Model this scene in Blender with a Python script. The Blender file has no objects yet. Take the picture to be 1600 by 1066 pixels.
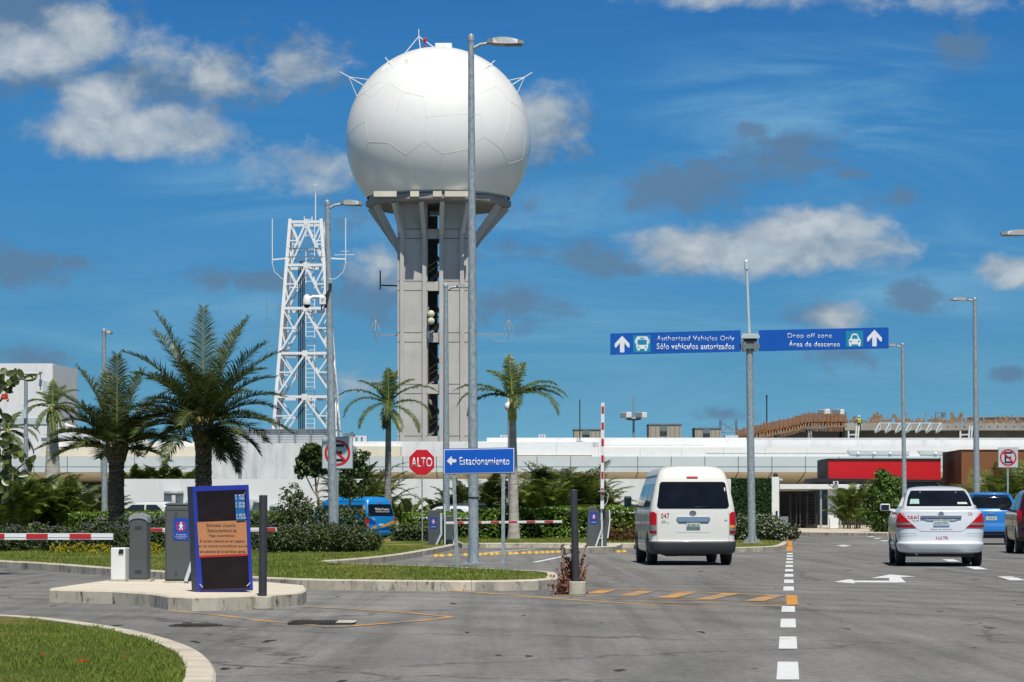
import bpy, bmesh, math, random
from mathutils import Vector, Matrix
R = math.radians
random.seed(11)
S = bpy.context.scene
COL = S.collection
# ------------------------------------------------------------------ camera
F, HZ, CH = 4000.0, 799.0, 1.15          # focal length and horizon in photo pixels, eye height in metres
cd = bpy.data.cameras.new('camera'); cam = bpy.data.objects.new('camera', cd); COL.objects.link(cam)
cam.location = (0, 0, CH); cam.rotation_euler = (R(90), 0, 0)
cd.sensor_width = 36; cd.lens = F/1600*36; cd.shift_y = (HZ-533)/1600
cd.clip_start = 0.5; cd.clip_end = 6000
S.camera = cam
# ------------------------------------------------------------------ sun, sky, exposure
S.view_settings.view_transform = 'Standard'; S.view_settings.look = 'None'
S.view_settings.exposure = 0.0; S.view_settings.gamma = 1
SUN_EL, SUN_AZ = 63, 10                   # azimuth: degrees right of straight behind the camera
sd = Vector((math.sin(R(SUN_AZ))*math.cos(R(SUN_EL)), -math.cos(R(SUN_AZ))*math.cos(R(SUN_EL)), math.sin(R(SUN_EL))))
sl = bpy.data.lights.new('sun', 'SUN'); sl.energy = 5.0; sl.angle = R(0.5); sl.color = (1, .955, .87)
so = bpy.data.objects.new('sun', sl); COL.objects.link(so)
so.rotation_euler = sd.to_track_quat('Z', 'Y').to_euler(); so.location = (0, -20, 60)

W = bpy.data.worlds.new('World'); S.world = W; W.use_nodes = True
def build_sky():
    nt = W.node_tree; nt.nodes.clear(); N = nt.nodes.new; L = nt.links.new
    def math_(op, a, b=None, c=None, clamp=False):
        n = N('ShaderNodeMath'); n.operation = op; n.use_clamp = clamp
        for i, v in enumerate((a, b, c)):
            if v is None: continue
            if isinstance(v, (int, float)): n.inputs[i].default_value = v
            else: L(v, n.inputs[i])
        return n.outputs[0]
    def mixc(f, a, b):
        n = N('ShaderNodeMix'); n.data_type = 'RGBA'
        if isinstance(f, (int, float)): n.inputs[0].default_value = f
        else: L(f, n.inputs[0])
        for i, v in ((6, a), (7, b)):
            if isinstance(v, tuple): n.inputs[i].default_value = (*v, 1)
            else: L(v, n.inputs[i])
        return n.outputs[2]
    tc = N('ShaderNodeTexCoord'); sep = N('ShaderNodeSeparateXYZ'); L(tc.outputs['Generated'], sep.inputs[0])
    x, y, z = sep.outputs
    # the physical sky, sampled a little higher than the ray so that the deep blue reaches down to the roofs
    zz = math_('MULTIPLY_ADD', math_('MAXIMUM', z, 0.0), 2.4, 0.16)
    cv = N('ShaderNodeCombineXYZ'); L(x, cv.inputs[0]); L(y, cv.inputs[1]); L(zz, cv.inputs[2])
    nv = N('ShaderNodeVectorMath'); nv.operation = 'NORMALIZE'; L(cv.outputs[0], nv.inputs[0])
    sky = N('ShaderNodeTexSky'); sky.sky_type = 'NISHITA'; sky.sun_disc = False
    sky.sun_elevation = R(SUN_EL); sky.sun_rotation = R(180-SUN_AZ)
    sky.air_density = 1.0; sky.dust_density = 0.3; sky.ozone_density = 3.0; sky.altitude = 0
    L(nv.outputs[0], sky.inputs[0])
    hs = N('ShaderNodeHueSaturation'); hs.inputs['Saturation'].default_value = SKY_SAT; hs.inputs['Hue'].default_value = SKY_HUE
    hs.inputs['Value'].default_value = SKY_VAL
    L(sky.outputs[0], hs.inputs['Color'])
    # deeper and darker overhead, paler at the horizon
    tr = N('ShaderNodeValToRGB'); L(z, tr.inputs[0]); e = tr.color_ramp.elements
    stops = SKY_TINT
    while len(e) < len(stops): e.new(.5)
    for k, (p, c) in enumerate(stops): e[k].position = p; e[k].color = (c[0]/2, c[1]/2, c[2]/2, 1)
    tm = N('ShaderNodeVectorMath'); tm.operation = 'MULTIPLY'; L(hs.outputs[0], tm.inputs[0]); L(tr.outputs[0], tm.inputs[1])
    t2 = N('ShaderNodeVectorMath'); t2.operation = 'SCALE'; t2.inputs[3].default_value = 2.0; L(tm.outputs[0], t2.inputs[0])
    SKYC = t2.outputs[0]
    # clouds live on directions of the world (x/y, z/y), ahead of the viewer
    yy = math_('MAXIMUM', y, 0.02)
    u = math_('DIVIDE', x, yy); v = math_('DIVIDE', z, yy)
    uv = N('ShaderNodeCombineXYZ'); L(u, uv.inputs[0]); L(v, uv.inputs[1])
    UV = uv.outputs[0]
    def noise(vec, scale, detail, rough, dist=0.0, sx=1, sy=1, oy=0.0):
        m = N('ShaderNodeMapping'); m.inputs['Scale'].default_value = (sx, sy, 1); m.inputs['Location'].default_value = (0, oy, 0)
        L(vec, m.inputs[0])
        n = N('ShaderNodeTexNoise'); n.inputs['Scale'].default_value = scale; n.inputs['Detail'].default_value = detail
        n.inputs['Roughness'].default_value = rough; n.inputs['Distortion'].default_value = dist
        L(m.outputs[0], n.inputs['Vector'])
        return n.outputs['Fac']
    def field(blobs):
        cur = None
        for (px, py, rx, ry, w) in blobs:
            m = N('ShaderNodeMapping'); m.vector_type = 'TEXTURE'
            m.inputs['Location'].default_value = ((px-800)/F, (HZ-py)/F, 0); m.inputs['Scale'].default_value = (rx/F, ry/F, 1)
            L(UV, m.inputs[0])
            ln = N('ShaderNodeVectorMath'); ln.operation = 'LENGTH'; L(m.outputs[0], ln.inputs[0])
            d = math_('MULTIPLY', math_('SUBTRACT', 1.0, ln.outputs['Value']), w)
            cur = d if cur is None else math_('SMOOTH_MAX', cur, d, 0.15)
        return cur
    def ramp01(val, a, b):
        n = N('ShaderNodeMapRange'); n.interpolation_type = 'SMOOTHSTEP'
        L(val, n.inputs[0]); n.inputs[1].default_value = a; n.inputs[2].default_value = b
        return n.outputs[0]
    n1 = noise(UV, 46, 9, .57, .3, .8, 1.1)
    n2 = noise(UV, 46, 9, .57, .3, .8, 1.1, .007)
    n4 = noise(UV, 105, 7, .6, .4, .8, 1.1)
    n3 = noise(UV, 20, 7, .62, .9, .35, 1.9)
    white = [(40,78,170,52,1.25), (120,60,90,75,1.0), (205,205,175,52,1.35), (165,160,85,62,1.2), (300,215,110,42,1.05), (255,85,75,62,.62), (345,110,80,62,.52),
             (455,95,95,62,.52), (480,262,120,42,.62), (1220,388,235,52,1.2), (1270,362,140,50,1.15), (1090,388,150,44,.95), (1590,422,75,36,1),
             (595,415,70,50,.7), (565,602,70,28,.5), (850,190,100,66,.62), (1150,0,220,22,.55), (1420,2,260,20,.4), (1310,495,80,34,.55)]
    grey = [(50,22,190,52,.95), (255,130,150,62,.8), (360,120,120,70,.7), (450,100,110,70,.7), (860,215,110,60,.7), (1000,315,90,30,.8), (1120,275,110,34,.9), (1210,225,60,22,.8), (1270,255,70,26,.8), (1180,205,40,16,.7), (1325,272,40,14,.7), (985,420,40,16,.8), (895,400,40,16,.8), (1080,400,110,34,.7), (1070,292,155,46,1), (1235,245,95,64,.7), (935,412,80,40,.9), (1430,468,70,34,1), (1285,488,70,34,.8), (1320,552,110,30,.6),
            (20,420,95,46,1), (130,408,50,20,.8), (335,437,50,24,.8), (412,440,80,26,.9), (600,455,130,62,.85), (810,478,110,44,.8),
            (790,390,90,32,.7), (40,560,90,26,.9), (1575,583,50,18,.9), (1500,72,60,44,.6), (700,330,190,60,.4), (1130,648,60,14,.5), (1400,312,80,22,.5), (290,130,120,44,.6), (60,130,150,40,.5)]
    fw = math_('ADD', field(white), math_('ADD', math_('MULTIPLY', math_('SUBTRACT', n1, .5), 1.35), math_('MULTIPLY', math_('SUBTRACT', n4, .5), .75)))
    fg = math_('ADD', field(grey), math_('ADD', math_('MULTIPLY', math_('SUBTRACT', n2, .5), 1.5), math_('MULTIPLY', math_('SUBTRACT', n4, .5), 1.5)))
    mw = ramp01(fw, -.02, 0.62); mg = ramp01(fg, 0.0, 0.68)
    # relief: upper sides of the billows catch the sun
    rel = math_('MULTIPLY_ADD', math_('ADD', math_('SUBTRACT', n1, n2), math_('MULTIPLY', math_('SUBTRACT', n4, .5), .12)), 1.9, .70, clamp=True)
    core = ramp01(fw, .30, 1.05)
    lit = math_('MULTIPLY', rel, math_('MULTIPLY_ADD', core, .45, .62), clamp=True)
    cw = mixc(lit, CL_DARK, CL_LIT)
    wisp = math_('MULTIPLY', ramp01(n3, .40, .78), math_('MAXIMUM', ramp01(field([(1290,190,420,190,1), (760,330,460,120,.8), (380,300,240,70,.9), (1180,600,600,160,.7), (300,520,500,160,.55), (1000,470,520,200,.8), (1350,420,420,160,.8)]), -.1, .8), .06))
    base = mixc(math_('MULTIPLY', wisp, .62), SKYC, CL_WISP)
    c1 = mixc(math_('MULTIPLY', mg, .78), base, CL_GREY)
    c2 = mixc(math_('MULTIPLY', mw, .86), c1, cw)
    bg = N('ShaderNodeBackground'); bg.inputs['Strength'].default_value = SKY_STR
    L(c2, bg.inputs[0]); o = N('ShaderNodeOutputWorld'); L(bg.outputs[0], o.inputs[0])
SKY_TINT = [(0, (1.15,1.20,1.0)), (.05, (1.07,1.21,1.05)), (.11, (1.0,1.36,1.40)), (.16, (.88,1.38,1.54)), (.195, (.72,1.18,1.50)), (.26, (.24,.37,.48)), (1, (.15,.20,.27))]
SKY_STR = 0.1; SKY_SAT = 1.25; SKY_HUE = 0.49; SKY_VAL = 1.0
CL_LIT = (5.7, 6.2, 6.5); CL_DARK = (1.9, 2.75, 3.7); CL_GREY = (1.15, 2.05, 3.25); CL_WISP = (2.6, 5.2, 7.0)
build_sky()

# ------------------------------------------------------------------ helpers
def wx(px, Z): return (px-800)/F*Z
def wz(py, Z): return CH-(py-HZ)/F*Z
def G(px, py, z=0.0):
    Z = F*(CH-z)/(py-HZ); return ((px-800)/F*Z, Z)
class MB:
    """collects faces; build() links ONE mesh object"""
    def __init__(s): s.v = []; s.f = []; s.m = []; s.sm = []
    def add(s, vs, fs, mi=0, smooth=False):
        o = len(s.v); s.v += [tuple(p) for p in vs]
        for f in fs: s.f.append([i+o for i in f]); s.m.append(mi); s.sm.append(smooth)
        return s
    def box(s, x0, x1, y0, y1, z0, z1, mi=0):
        return s.add([(x0,y0,z0),(x1,y0,z0),(x1,y1,z0),(x0,y1,z0),(x0,y0,z1),(x1,y0,z1),(x1,y1,z1),(x0,y1,z1)],
                     [(0,3,2,1),(4,5,6,7),(0,1,5,4),(1,2,6,5),(2,3,7,6),(3,0,4,7)], mi)
    def bar(s, p, q, w, h=None, mi=0, up=(0,0,1)):
        h = w if h is None else h
        p = Vector(p); q = Vector(q); d = (q-p).normalized(); u = Vector(up)
        if abs(d.dot(u)) > .98: u = Vector((0,1,0))
        a = d.cross(u).normalized()*(w/2); b = a.cross(d).normalized()*(h/2)
        vs = [p-a-b, p+a-b, p+a+b, p-a+b, q-a-b, q+a-b, q+a+b, q-a+b]
        return s.add(vs, [(3,2,1,0),(4,5,6,7),(0,1,5,4),(1,2,6,5),(2,3,7,6),(3,0,4,7)], mi)
    def tube(s, pts, rad, n=10, mi=0, cap=True, smooth=True):
        pts = [Vector(p) for p in pts]
        if not isinstance(rad, (list, tuple)): rad = [rad]*len(pts)
        vs = []; fs = []; pa = None
        for i, p in enumerate(pts):
            d = (pts[min(i+1, len(pts)-1)]-pts[max(i-1, 0)]).normalized()
            if pa is None:
                u = Vector((0,0,1)) if abs(d.z) < .9 else Vector((0,1,0)); pa = d.cross(u).normalized()
            a = (pa-d*pa.dot(d)).normalized(); pa = a; b = d.cross(a)
            for k in range(n):
                t = 2*math.pi*k/n; vs.append(p+(a*math.cos(t)+b*math.sin(t))*rad[i])
        for i in range(len(pts)-1):
            for k in range(n):
                fs.append((i*n+k, i*n+(k+1)%n, (i+1)*n+(k+1)%n, (i+1)*n+k))
        s.add(vs, fs, mi, smooth)
        if cap:
            o = len(vs)
            s.add(vs[:n], [tuple(range(n-1, -1, -1))], mi); s.add(vs[o-n:], [tuple(range(n))], mi)
        return s
    def lathe(s, prof, n=20, c=(0,0,0), mi=0, smooth=True, caps=True):
        vs = []; fs = []
        for (r, z) in prof:
            for k in range(n):
                t = 2*math.pi*k/n; vs.append((c[0]+r*math.cos(t), c[1]+r*math.sin(t), c[2]+z))
        for i in range(len(prof)-1):
            for k in range(n): fs.append((i*n+k, i*n+(k+1)%n, (i+1)*n+(k+1)%n, (i+1)*n+k))
        s.add(vs, fs, mi, smooth)
        if caps:
            s.add(vs[:n], [tuple(range(n-1, -1, -1))], mi); s.add(vs[-n:], [tuple(range(n))], mi)
        return s
    def prism_y(s, poly, y0, y1, mi=0):
        """polygon in (x, z) (counter clockwise from the front), extruded along y"""
        n = len(poly); vs = [(x, y0, z) for x, z in poly]+[(x, y1, z) for x, z in poly]
        fs = [tuple(range(n)), tuple(range(2*n-1, n-1, -1))]+[(i, i+n, (i+1)%n+n, (i+1)%n) for i in range(n)]
        return s.add(vs, fs, mi)
    def prism_z(s, poly, z0, z1, mi=0):
        n = len(poly); vs = [(x, y, z0) for x, y in poly]+[(x, y, z1) for x, y in poly]
        fs = [tuple(range(n-1, -1, -1)), tuple(range(n, 2*n))]+[(i, (i+1)%n, (i+1)%n+n, i+n) for i in range(n)]
        return s.add(vs, fs, mi)
    def sheet(s, poly, z, mi=0):
        return s.add([(x, y, z) for x, y in poly], [tuple(range(len(poly)))], mi)
    def build(s, name, mats, parent=None, loc=None, bevel=0, rotz=0, recalc=False):
        me = bpy.data.meshes.new(name); me.from_pydata(s.v, [], s.f)
        if not isinstance(mats, (list, tuple)): mats = [mats]
        for m in mats: me.materials.append(m)
        me.polygons.foreach_set('material_index', s.m); me.polygons.foreach_set('use_smooth', s.sm)
        if recalc or bevel:
            bm = bmesh.new(); bm.from_mesh(me); 
            if bevel: bmesh.ops.remove_doubles(bm, verts=bm.verts, dist=1e-5)
            bmesh.ops.recalc_face_normals(bm, faces=bm.faces); bm.to_mesh(me); bm.free()
        me.update()
        o = bpy.data.objects.new(name, me); COL.objects.link(o)
        if parent: o.parent = parent
        if loc: o.location = loc
        o.rotation_euler.z = rotz
        if bevel:
            b = o.modifiers.new('bevel', 'BEVEL'); b.width = bevel; b.segments = 2; b.limit_method = 'ANGLE'; b.angle_limit = R(35)
        return o
def tag(o, label=None, cat=None, group=None, kind=None):
    if label: o['label'] = label
    if cat: o['category'] = cat
    if group: o['group'] = group
    if kind: o['kind'] = kind
    return o
def thing(name, label, cat, loc=(0,0,0), rotz=0, group=None):
    o = bpy.data.objects.new(name, None); COL.objects.link(o); o.empty_display_size = .3
    o.location = loc; o.rotation_euler = (0, 0, rotz)
    return tag(o, label, cat, group)
def copy_tree(o, parent=None):
    c = o.copy(); COL.objects.link(c)
    if parent: c.parent = parent
    for ch in list(o.children): copy_tree(ch, c)
    return c
def dup(root, loc, rotz=0, label=None, scale=None):
    c = copy_tree(root); c.location = loc; c.rotation_euler = (0, 0, rotz)
    if label: c['label'] = label
    if scale: c.scale = (scale,)*3 if isinstance(scale, (int, float)) else scale
    return c
def struct(o): o['kind'] = 'structure'; return o

# ------------------------------------------------------------------ materials (all procedural)
def nodes(name):
    m = bpy.data.materials.new(name); m.use_nodes = True; nt = m.node_tree
    b = nt.nodes['Principled BSDF']
    return m, nt, b
def tex_noise(nt, scale, detail=4, rough=.55, stretch=(1,1,1), coord='Object', dist=0):
    tc = nt.nodes.new('ShaderNodeTexCoord'); mp = nt.nodes.new('ShaderNodeMapping'); mp.inputs['Scale'].default_value = stretch
    nt.links.new(tc.outputs[coord], mp.inputs[0])
    n = nt.nodes.new('ShaderNodeTexNoise'); n.inputs['Scale'].default_value = scale; n.inputs['Detail'].default_value = detail
    n.inputs['Roughness'].default_value = rough; n.inputs['Distortion'].default_value = dist
    nt.links.new(mp.outputs[0], n.inputs['Vector']); return n
def ramp(nt, src, stops):
    r = nt.nodes.new('ShaderNodeValToRGB'); e = r.color_ramp.elements
    while len(e) < len(stops): e.new(.5)
    for k, (p, c) in enumerate(stops):
        e[k].position = p; e[k].color = (*c, 1) if len(c) == 3 else c
    nt.links.new(src, r.inputs[0]); return r
def mix(nt, f, a, b, mode='MIX'):
    n = nt.nodes.new('ShaderNodeMix'); n.data_type = 'RGBA'; n.blend_type = mode
    if isinstance(f, (int, float)): n.inputs[0].default_value = f
    else: nt.links.new(f, n.inputs[0])
    for i, v in ((6, a), (7, b)):
        if isinstance(v, tuple): n.inputs[i].default_value = (*v, 1)
        else: nt.links.new(v, n.inputs[i])
    return n.outputs[2]
def bump(nt, b, src, strength, dist=.02):
    n = nt.nodes.new('ShaderNodeBump'); n.inputs['Strength'].default_value = strength; n.inputs['Distance'].default_value = dist
    nt.links.new(src, n.inputs['Height']); nt.links.new(n.outputs[0], b.inputs['Normal'])
def pm(name, col, rough=.55, metal=0.0, var=.12, scale=3.0, bmp=0.0, stretch=(1,1,1), spec=.5, coat=0.0, grime=None):
    """painted / plain surface with some uneven colour"""
    m, nt, b = nodes(name)
    n = tex_noise(nt, scale, 6, .6, stretch)
    lo = tuple(max(0, c*(1-var)) for c in col); hi = tuple(min(1, c*(1+var)) for c in col)
    r = ramp(nt, n.outputs['Fac'], [(.3, lo), (.7, hi)]); out = r.outputs[0]
    if grime:
        g = tex_noise(nt, grime[1], 8, .68, grime[2]); gr = ramp(nt, g.outputs['Fac'], [(grime[3], (0,0,0)), (grime[3]+.16, (1,1,1))])
        out = mix(nt, gr.outputs[0], out, grime[0])
    nt.links.new(out, b.inputs['Base Color'])
    b.inputs['Roughness'].default_value = rough; b.inputs['Metallic'].default_value = metal
    b.inputs['Specular IOR Level'].default_value = spec; b.inputs['Coat Weight'].default_value = coat; b.inputs['Coat Roughness'].default_value = .05
    if bmp: bump(nt, b, n.outputs['Fac'], bmp)
    return m
def leafmat(name, dark, light, scale=2.5, trans=.25, rough=.5, tip=None):
    m, nt, b = nodes(name)
    n = tex_noise(nt, scale, 5, .7); g = nt.nodes.new('ShaderNodeNewGeometry')
    k = mix(nt, .45, n.outputs['Fac'], g.outputs['Random Per Island'])
    st = [(.25, dark), (.7, light)] + ([(.86, tip)] if tip else [])
    r = ramp(nt, k, st)
    nt.links.new(r.outputs[0], b.inputs['Base Color']); b.inputs['Roughness'].default_value = rough
    t = nt.nodes.new('ShaderNodeBsdfTranslucent'); nt.links.new(r.outputs[0], t.inputs[0])
    ms = nt.nodes.new('ShaderNodeMixShader'); ms.inputs[0].default_value = trans
    nt.links.new(b.outputs[0], ms.inputs[1]); nt.links.new(t.outputs[0], ms.inputs[2])
    nt.links.new(ms.outputs[0], nt.nodes['Material Output'].inputs['Surface'])
    return m
def asphalt_mat():
    m, nt, b = nodes('asphalt')
    big = tex_noise(nt, .22, 6, .6, (.35, .16, 1), dist=1.2)
    mid = tex_noise(nt, 1.6, 6, .7, (.7, .25, 1), dist=.6)
    streak = tex_noise(nt, 1.0, 5, .6, (2.2, .045, 1), dist=.5)
    fine = tex_noise(nt, 55, 3, .7); grit = tex_noise(nt, 11, 5, .8, (1.1,.55,1))
    r1 = ramp(nt, big.outputs['Fac'], [(.32, (.150,.149,.144)), (.52, (.193,.191,.184)), (.72, (.258,.254,.242))])
    r2 = ramp(nt, mid.outputs['Fac'], [(.3, (.80,.80,.80)), (.7, (1.14,1.14,1.14))])
    r3 = ramp(nt, streak.outputs['Fac'], [(.36, (.80,.80,.81)), (.56, (1.04,1.04,1.04))])
    r4 = ramp(nt, fine.outputs['Fac'], [(.25, (.62,.62,.62)), (.75, (1.38,1.38,1.38))])
    c = mix(nt, 1, r1.outputs[0], r2.outputs[0], 'MULTIPLY'); c = mix(nt, 1, c, r3.outputs[0], 'MULTIPLY'); c = mix(nt, 1, c, r4.outputs[0], 'MULTIPLY')
    tr = nt.nodes.new('ShaderNodeTexCoord'); mpw = nt.nodes.new('ShaderNodeMapping'); mpw.inputs['Location'].default_value = (9.5,-21,0); nt.links.new(tr.outputs['Object'], mpw.inputs[0]); wv = nt.nodes.new('ShaderNodeTexWave'); wv.wave_type = 'RINGS'; wv.rings_direction = 'Z'; wv.inputs['Scale'].default_value = .22; wv.inputs['Distortion'].default_value = 3.5; wv.inputs['Detail'].default_value = 4; wv.inputs['Detail Scale'].default_value = .6; nt.links.new(mpw.outputs[0], wv.inputs['Vector'])
    rw = ramp(nt, wv.outputs['Fac'], [(.15, (.83,.83,.84)), (.55, (1.03,1.03,1.03)), (.9, (1.12,1.11,1.09))]); c = mix(nt, .5, c, rw.outputs[0], 'MULTIPLY')
    r5 = ramp(nt, grit.outputs['Fac'], [(.30, (.74,.74,.74)), (.52, (1.02,1.02,1.02)), (.72, (1.24,1.24,1.23))]); c = mix(nt, 1, c, r5.outputs[0], 'MULTIPLY')
    chip = tex_noise(nt, 2.4, 2, .5, (1.3, .32, 1)); rc = ramp(nt, chip.outputs['Fac'], [(.70, (0,0,0)), (.72, (1,1,1))])
    c = mix(nt, rc.outputs[0], c, (.035,.034,.033))
    crk = nt.nodes.new('ShaderNodeTexVoronoi'); crk.feature = 'DISTANCE_TO_EDGE'; crk.inputs['Scale'].default_value = .16
    tcw = nt.nodes.new('ShaderNodeTexCoord'); dn = tex_noise(nt, 1.1, 5, .65); ad = nt.nodes.new('ShaderNodeVectorMath'); ad.operation = 'MULTIPLY_ADD'
    ad.inputs[1].default_value = (1.4,1.4,0); nt.links.new(dn.outputs['Color'], ad.inputs[0]); nt.links.new(tcw.outputs['Object'], ad.inputs[2]); nt.links.new(ad.outputs[0], crk.inputs['Vector'])
    rk = ramp(nt, crk.outputs['Distance'], [(.0, (1,1,1)), (.006, (0,0,0))])
    c = mix(nt, rk.outputs[0], c, (.075,.073,.07))
    nt.links.new(c, b.inputs['Base Color']); b.inputs['Roughness'].default_value = .85; b.inputs['Specular IOR Level'].default_value = .25
    bump(nt, b, fine.outputs['Fac'], .5, .012)
    return m
def kerb_mat():
    m, nt, b = nodes('kerb concrete')
    base = tex_noise(nt, 2.2, 6, .65); r1 = ramp(nt, base.outputs['Fac'], [(.3, (.42,.375,.295)), (.7, (.62,.57,.465))])
    st = tex_noise(nt, 1.3, 8, .7, (1.0, 1.0, .45)); r2 = ramp(nt, st.outputs['Fac'], [(.53, (0,0,0)), (.66, (.9,.9,.9))])
    g = nt.nodes.new('ShaderNodeNewGeometry'); sp = nt.nodes.new('ShaderNodeSeparateXYZ'); nt.links.new(g.outputs['Normal'], sp.inputs[0])
    side = ramp(nt, sp.outputs['Z'], [(.3, (1,1,1)), (.7, (.10,.10,.10))])       # splash grime keeps to the upright faces
    f = mix(nt, 1, r2.outputs[0], side.outputs[0], 'MULTIPLY')
    c = mix(nt, f, r1.outputs[0], (.17,.165,.155))
    sp2 = tex_noise(nt, 5, 7, .75, (1.6,1.6,.5)); r3 = ramp(nt, sp2.outputs['Fac'], [(.545, (0,0,0)), (.63, (1,1,1))])
    f2 = mix(nt, 1, r3.outputs[0], side.outputs[0], 'MULTIPLY'); c = mix(nt, f2, c, (.055,.05,.045))
    nt.links.new(c, b.inputs['Base Color']); b.inputs['Roughness'].default_value = .9
    bump(nt, b, sp2.outputs['Fac'], .5, .02)
    return m
def lawn_mat():
    m, nt, b = nodes('lawn')
    big = tex_noise(nt, .55, 6, .65, (1,.5,1)); fine = tex_noise(nt, 22, 5, .75)
    r1 = ramp(nt, big.outputs['Fac'], [(.30, (.075,.115,.020)), (.48, (.12,.155,.030)), (.58, (.24,.20,.07)), (.72, (.42,.33,.17))])
    r2 = ramp(nt, fine.outputs['Fac'], [(.25, (.55,.55,.5)), (.75, (1.35,1.35,1.2))])
    c = mix(nt, 1, r1.outputs[0], r2.outputs[0], 'MULTIPLY')
    nt.links.new(c, b.inputs['Base Color']); b.inputs['Roughness'].default_value = .95; b.inputs['Specular IOR Level'].default_value = .1
    bump(nt, b, fine.outputs['Fac'], 1.0, .05)
    return m
def paint_mat(name, col, wear=.62):
    m, nt, b = nodes(name)
    n = tex_noise(nt, 9, 8, .75); n2 = tex_noise(nt, 1.2, 4, .6)
    k = mix(nt, .5, n.outputs['Fac'], n2.outputs['Fac']); r = ramp(nt, k, [(wear-.06, (0,0,0)), (wear+.04, (1,1,1))])
    v = ramp(nt, n2.outputs['Fac'], [(.3, tuple(c*.85 for c in col)), (.7, col)])
    c = mix(nt, r.outputs[0], v.outputs[0], (.19,.185,.175))
    nt.links.new(c, b.inputs['Base Color']); b.inputs['Roughness'].default_value = .75
    return m
def concrete_mat(name, lo, hi, stain=(.16,.155,.15), amt=.58, joints=None, sc=.5):
    m, nt, b = nodes(name)
    n = tex_noise(nt, sc, 8, .68); st = tex_noise(nt, sc*1.6, 7, .7, (1.6,1.6,.22))
    r = ramp(nt, n.outputs['Fac'], [(.3, lo), (.7, hi)]); rs = ramp(nt, st.outputs['Fac'], [(amt, (0,0,0)), (amt+.2, (.75,.75,.75))])
    c = mix(nt, rs.outputs[0], r.outputs[0], stain)
    nt.links.new(c, b.inputs['Base Color']); b.inputs['Roughness'].default_value = .9
    bump(nt, b, n.outputs['Fac'], .3, .05)
    return m
def trunk_mat(name, lo, hi, rings):
    m, nt, b = nodes(name)
    n = tex_noise(nt, rings, 5, .6, (.5,.5,2.2), dist=.4); r = ramp(nt, n.outputs['Fac'], [(.32, lo), (.62, hi)])
    nt.links.new(r.outputs[0], b.inputs['Base Color']); b.inputs['Roughness'].default_value = .95
    bump(nt, b, n.outputs['Fac'], .8, .04)
    return m
M = {}
M['asphalt'] = asphalt_mat(); M['kerb'] = kerb_mat(); M['lawn'] = lawn_mat()
M['roofgrey'] = pm('roof felt', (.13,.13,.125), .9, var=.2, scale=.4)
M['trimjoint'] = pm('kerb joint mortar', (.16,.15,.13), .9, var=.2)
M['ground'] = pm('dry ground', (.11,.105,.07), .95, var=.3, scale=.3)
M['pave'] = pm('pale pavement', (.52,.46,.36), .9, var=.12, scale=1.2, bmp=.2)
M['island'] = pm('pale island concrete', (.60,.55,.45), .9, var=.10, scale=1.8, bmp=.2, grime=((.33,.31,.27), 2.2, (1,1,1), .62))
M['roadwhite'] = paint_mat('road paint white', (.70,.72,.73), .60)
M['roadorange'] = paint_mat('road paint orange', (.58,.31,.085), .53)
M['kerborange'] = paint_mat('road paint orange fresh', (.60,.27,.05), .64)
M['steel'] = pm('galvanised steel', (.36,.41,.43), .45, .3, var=.30, scale=16, bmp=.08, stretch=(1,1,.6))
M['steeldark'] = pm('dark galvanised steel', (.20,.23,.25), .5, .3, var=.15, scale=6)
M['lampgrey'] = pm('lamp grey', (.26,.28,.29), .45, .3, var=.08)
M['lens'] = pm('lamp lens', (.10,.11,.12), .2, 0, var=.05)
M['white'] = pm('white paint', (.78,.79,.79), .5, 0, var=.04, scale=2)
M['whitewall'] = pm('white render', (.76,.77,.77), .85, var=.05, scale=.35, grime=((.60,.61,.61), .6, (1.5,1.5,.3), .56))
M['whitestain'] = concrete_mat('stained white render', (.62,.64,.64), (.82,.84,.84), (.42,.44,.45), .46, sc=.55)
M['cream'] = concrete_mat('cream render', (.58,.54,.43), (.72,.67,.55), (.40,.36,.27), .56, sc=.3)
M['fasciablue'] = pm('pale panel', (.52,.58,.60), .45, var=.05, scale=.25)
M['tan'] = pm('tan soffit', (.58,.50,.37), .8, var=.08, scale=.3)
M['shadowglass'] = pm('dark glazing', (.03,.035,.04), .12, 0, var=.2, scale=.3)
M['joint'] = pm('dark joint', (.08,.085,.09), .8, var=.1)
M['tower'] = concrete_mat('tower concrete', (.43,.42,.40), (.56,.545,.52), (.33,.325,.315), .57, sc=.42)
M['towerdark'] = concrete_mat('dark tower concrete', (.26,.255,.245), (.36,.35,.33), (.17,.165,.16), .5, sc=.5)  # darker variant of the tower concrete for stairs, slot wall and platform
M['radome'] = pm('radome skin', (.80,.80,.78), .33, 0, var=.03, scale=.25, coat=.15)
M['seam'] = pm('radome seam', (.70,.70,.69), .6, var=.1, scale=.6)
M['rust'] = pm('rust', (.30,.17,.07), .9, var=.3)
M['rail'] = pm('yellow rail', (.55,.36,.06), .5, var=.1)
M['black'] = pm('black plastic', (.014,.014,.016), .6, 0, var=.2)
M['rubber'] = pm('tyre rubber', (.016,.016,.017), .8, 0, var=.25, scale=12)
M['rim'] = pm('wheel rim', (.35,.36,.37), .35, .7, var=.1)
M['glass'] = pm('tinted glass', (.008,.010,.014), .06, 0, var=.3, spec=.5)
M['glassside'] = pm('side glass', (.02,.028,.035), .05, 0, var=.3, spec=.6)
M['chrome'] = pm('chrome', (.50,.51,.52), .26, .8, var=.1, scale=6)
M['redlens'] = pm('red lamp lens', (.50,.004,.008), .3, 0, var=.15, scale=14, coat=.15, spec=.3)
M['redlensdark'] = pm('dark red lens', (.30,.003,.006), .3, 0, var=.15, scale=14, coat=.15, spec=.3)
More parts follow.
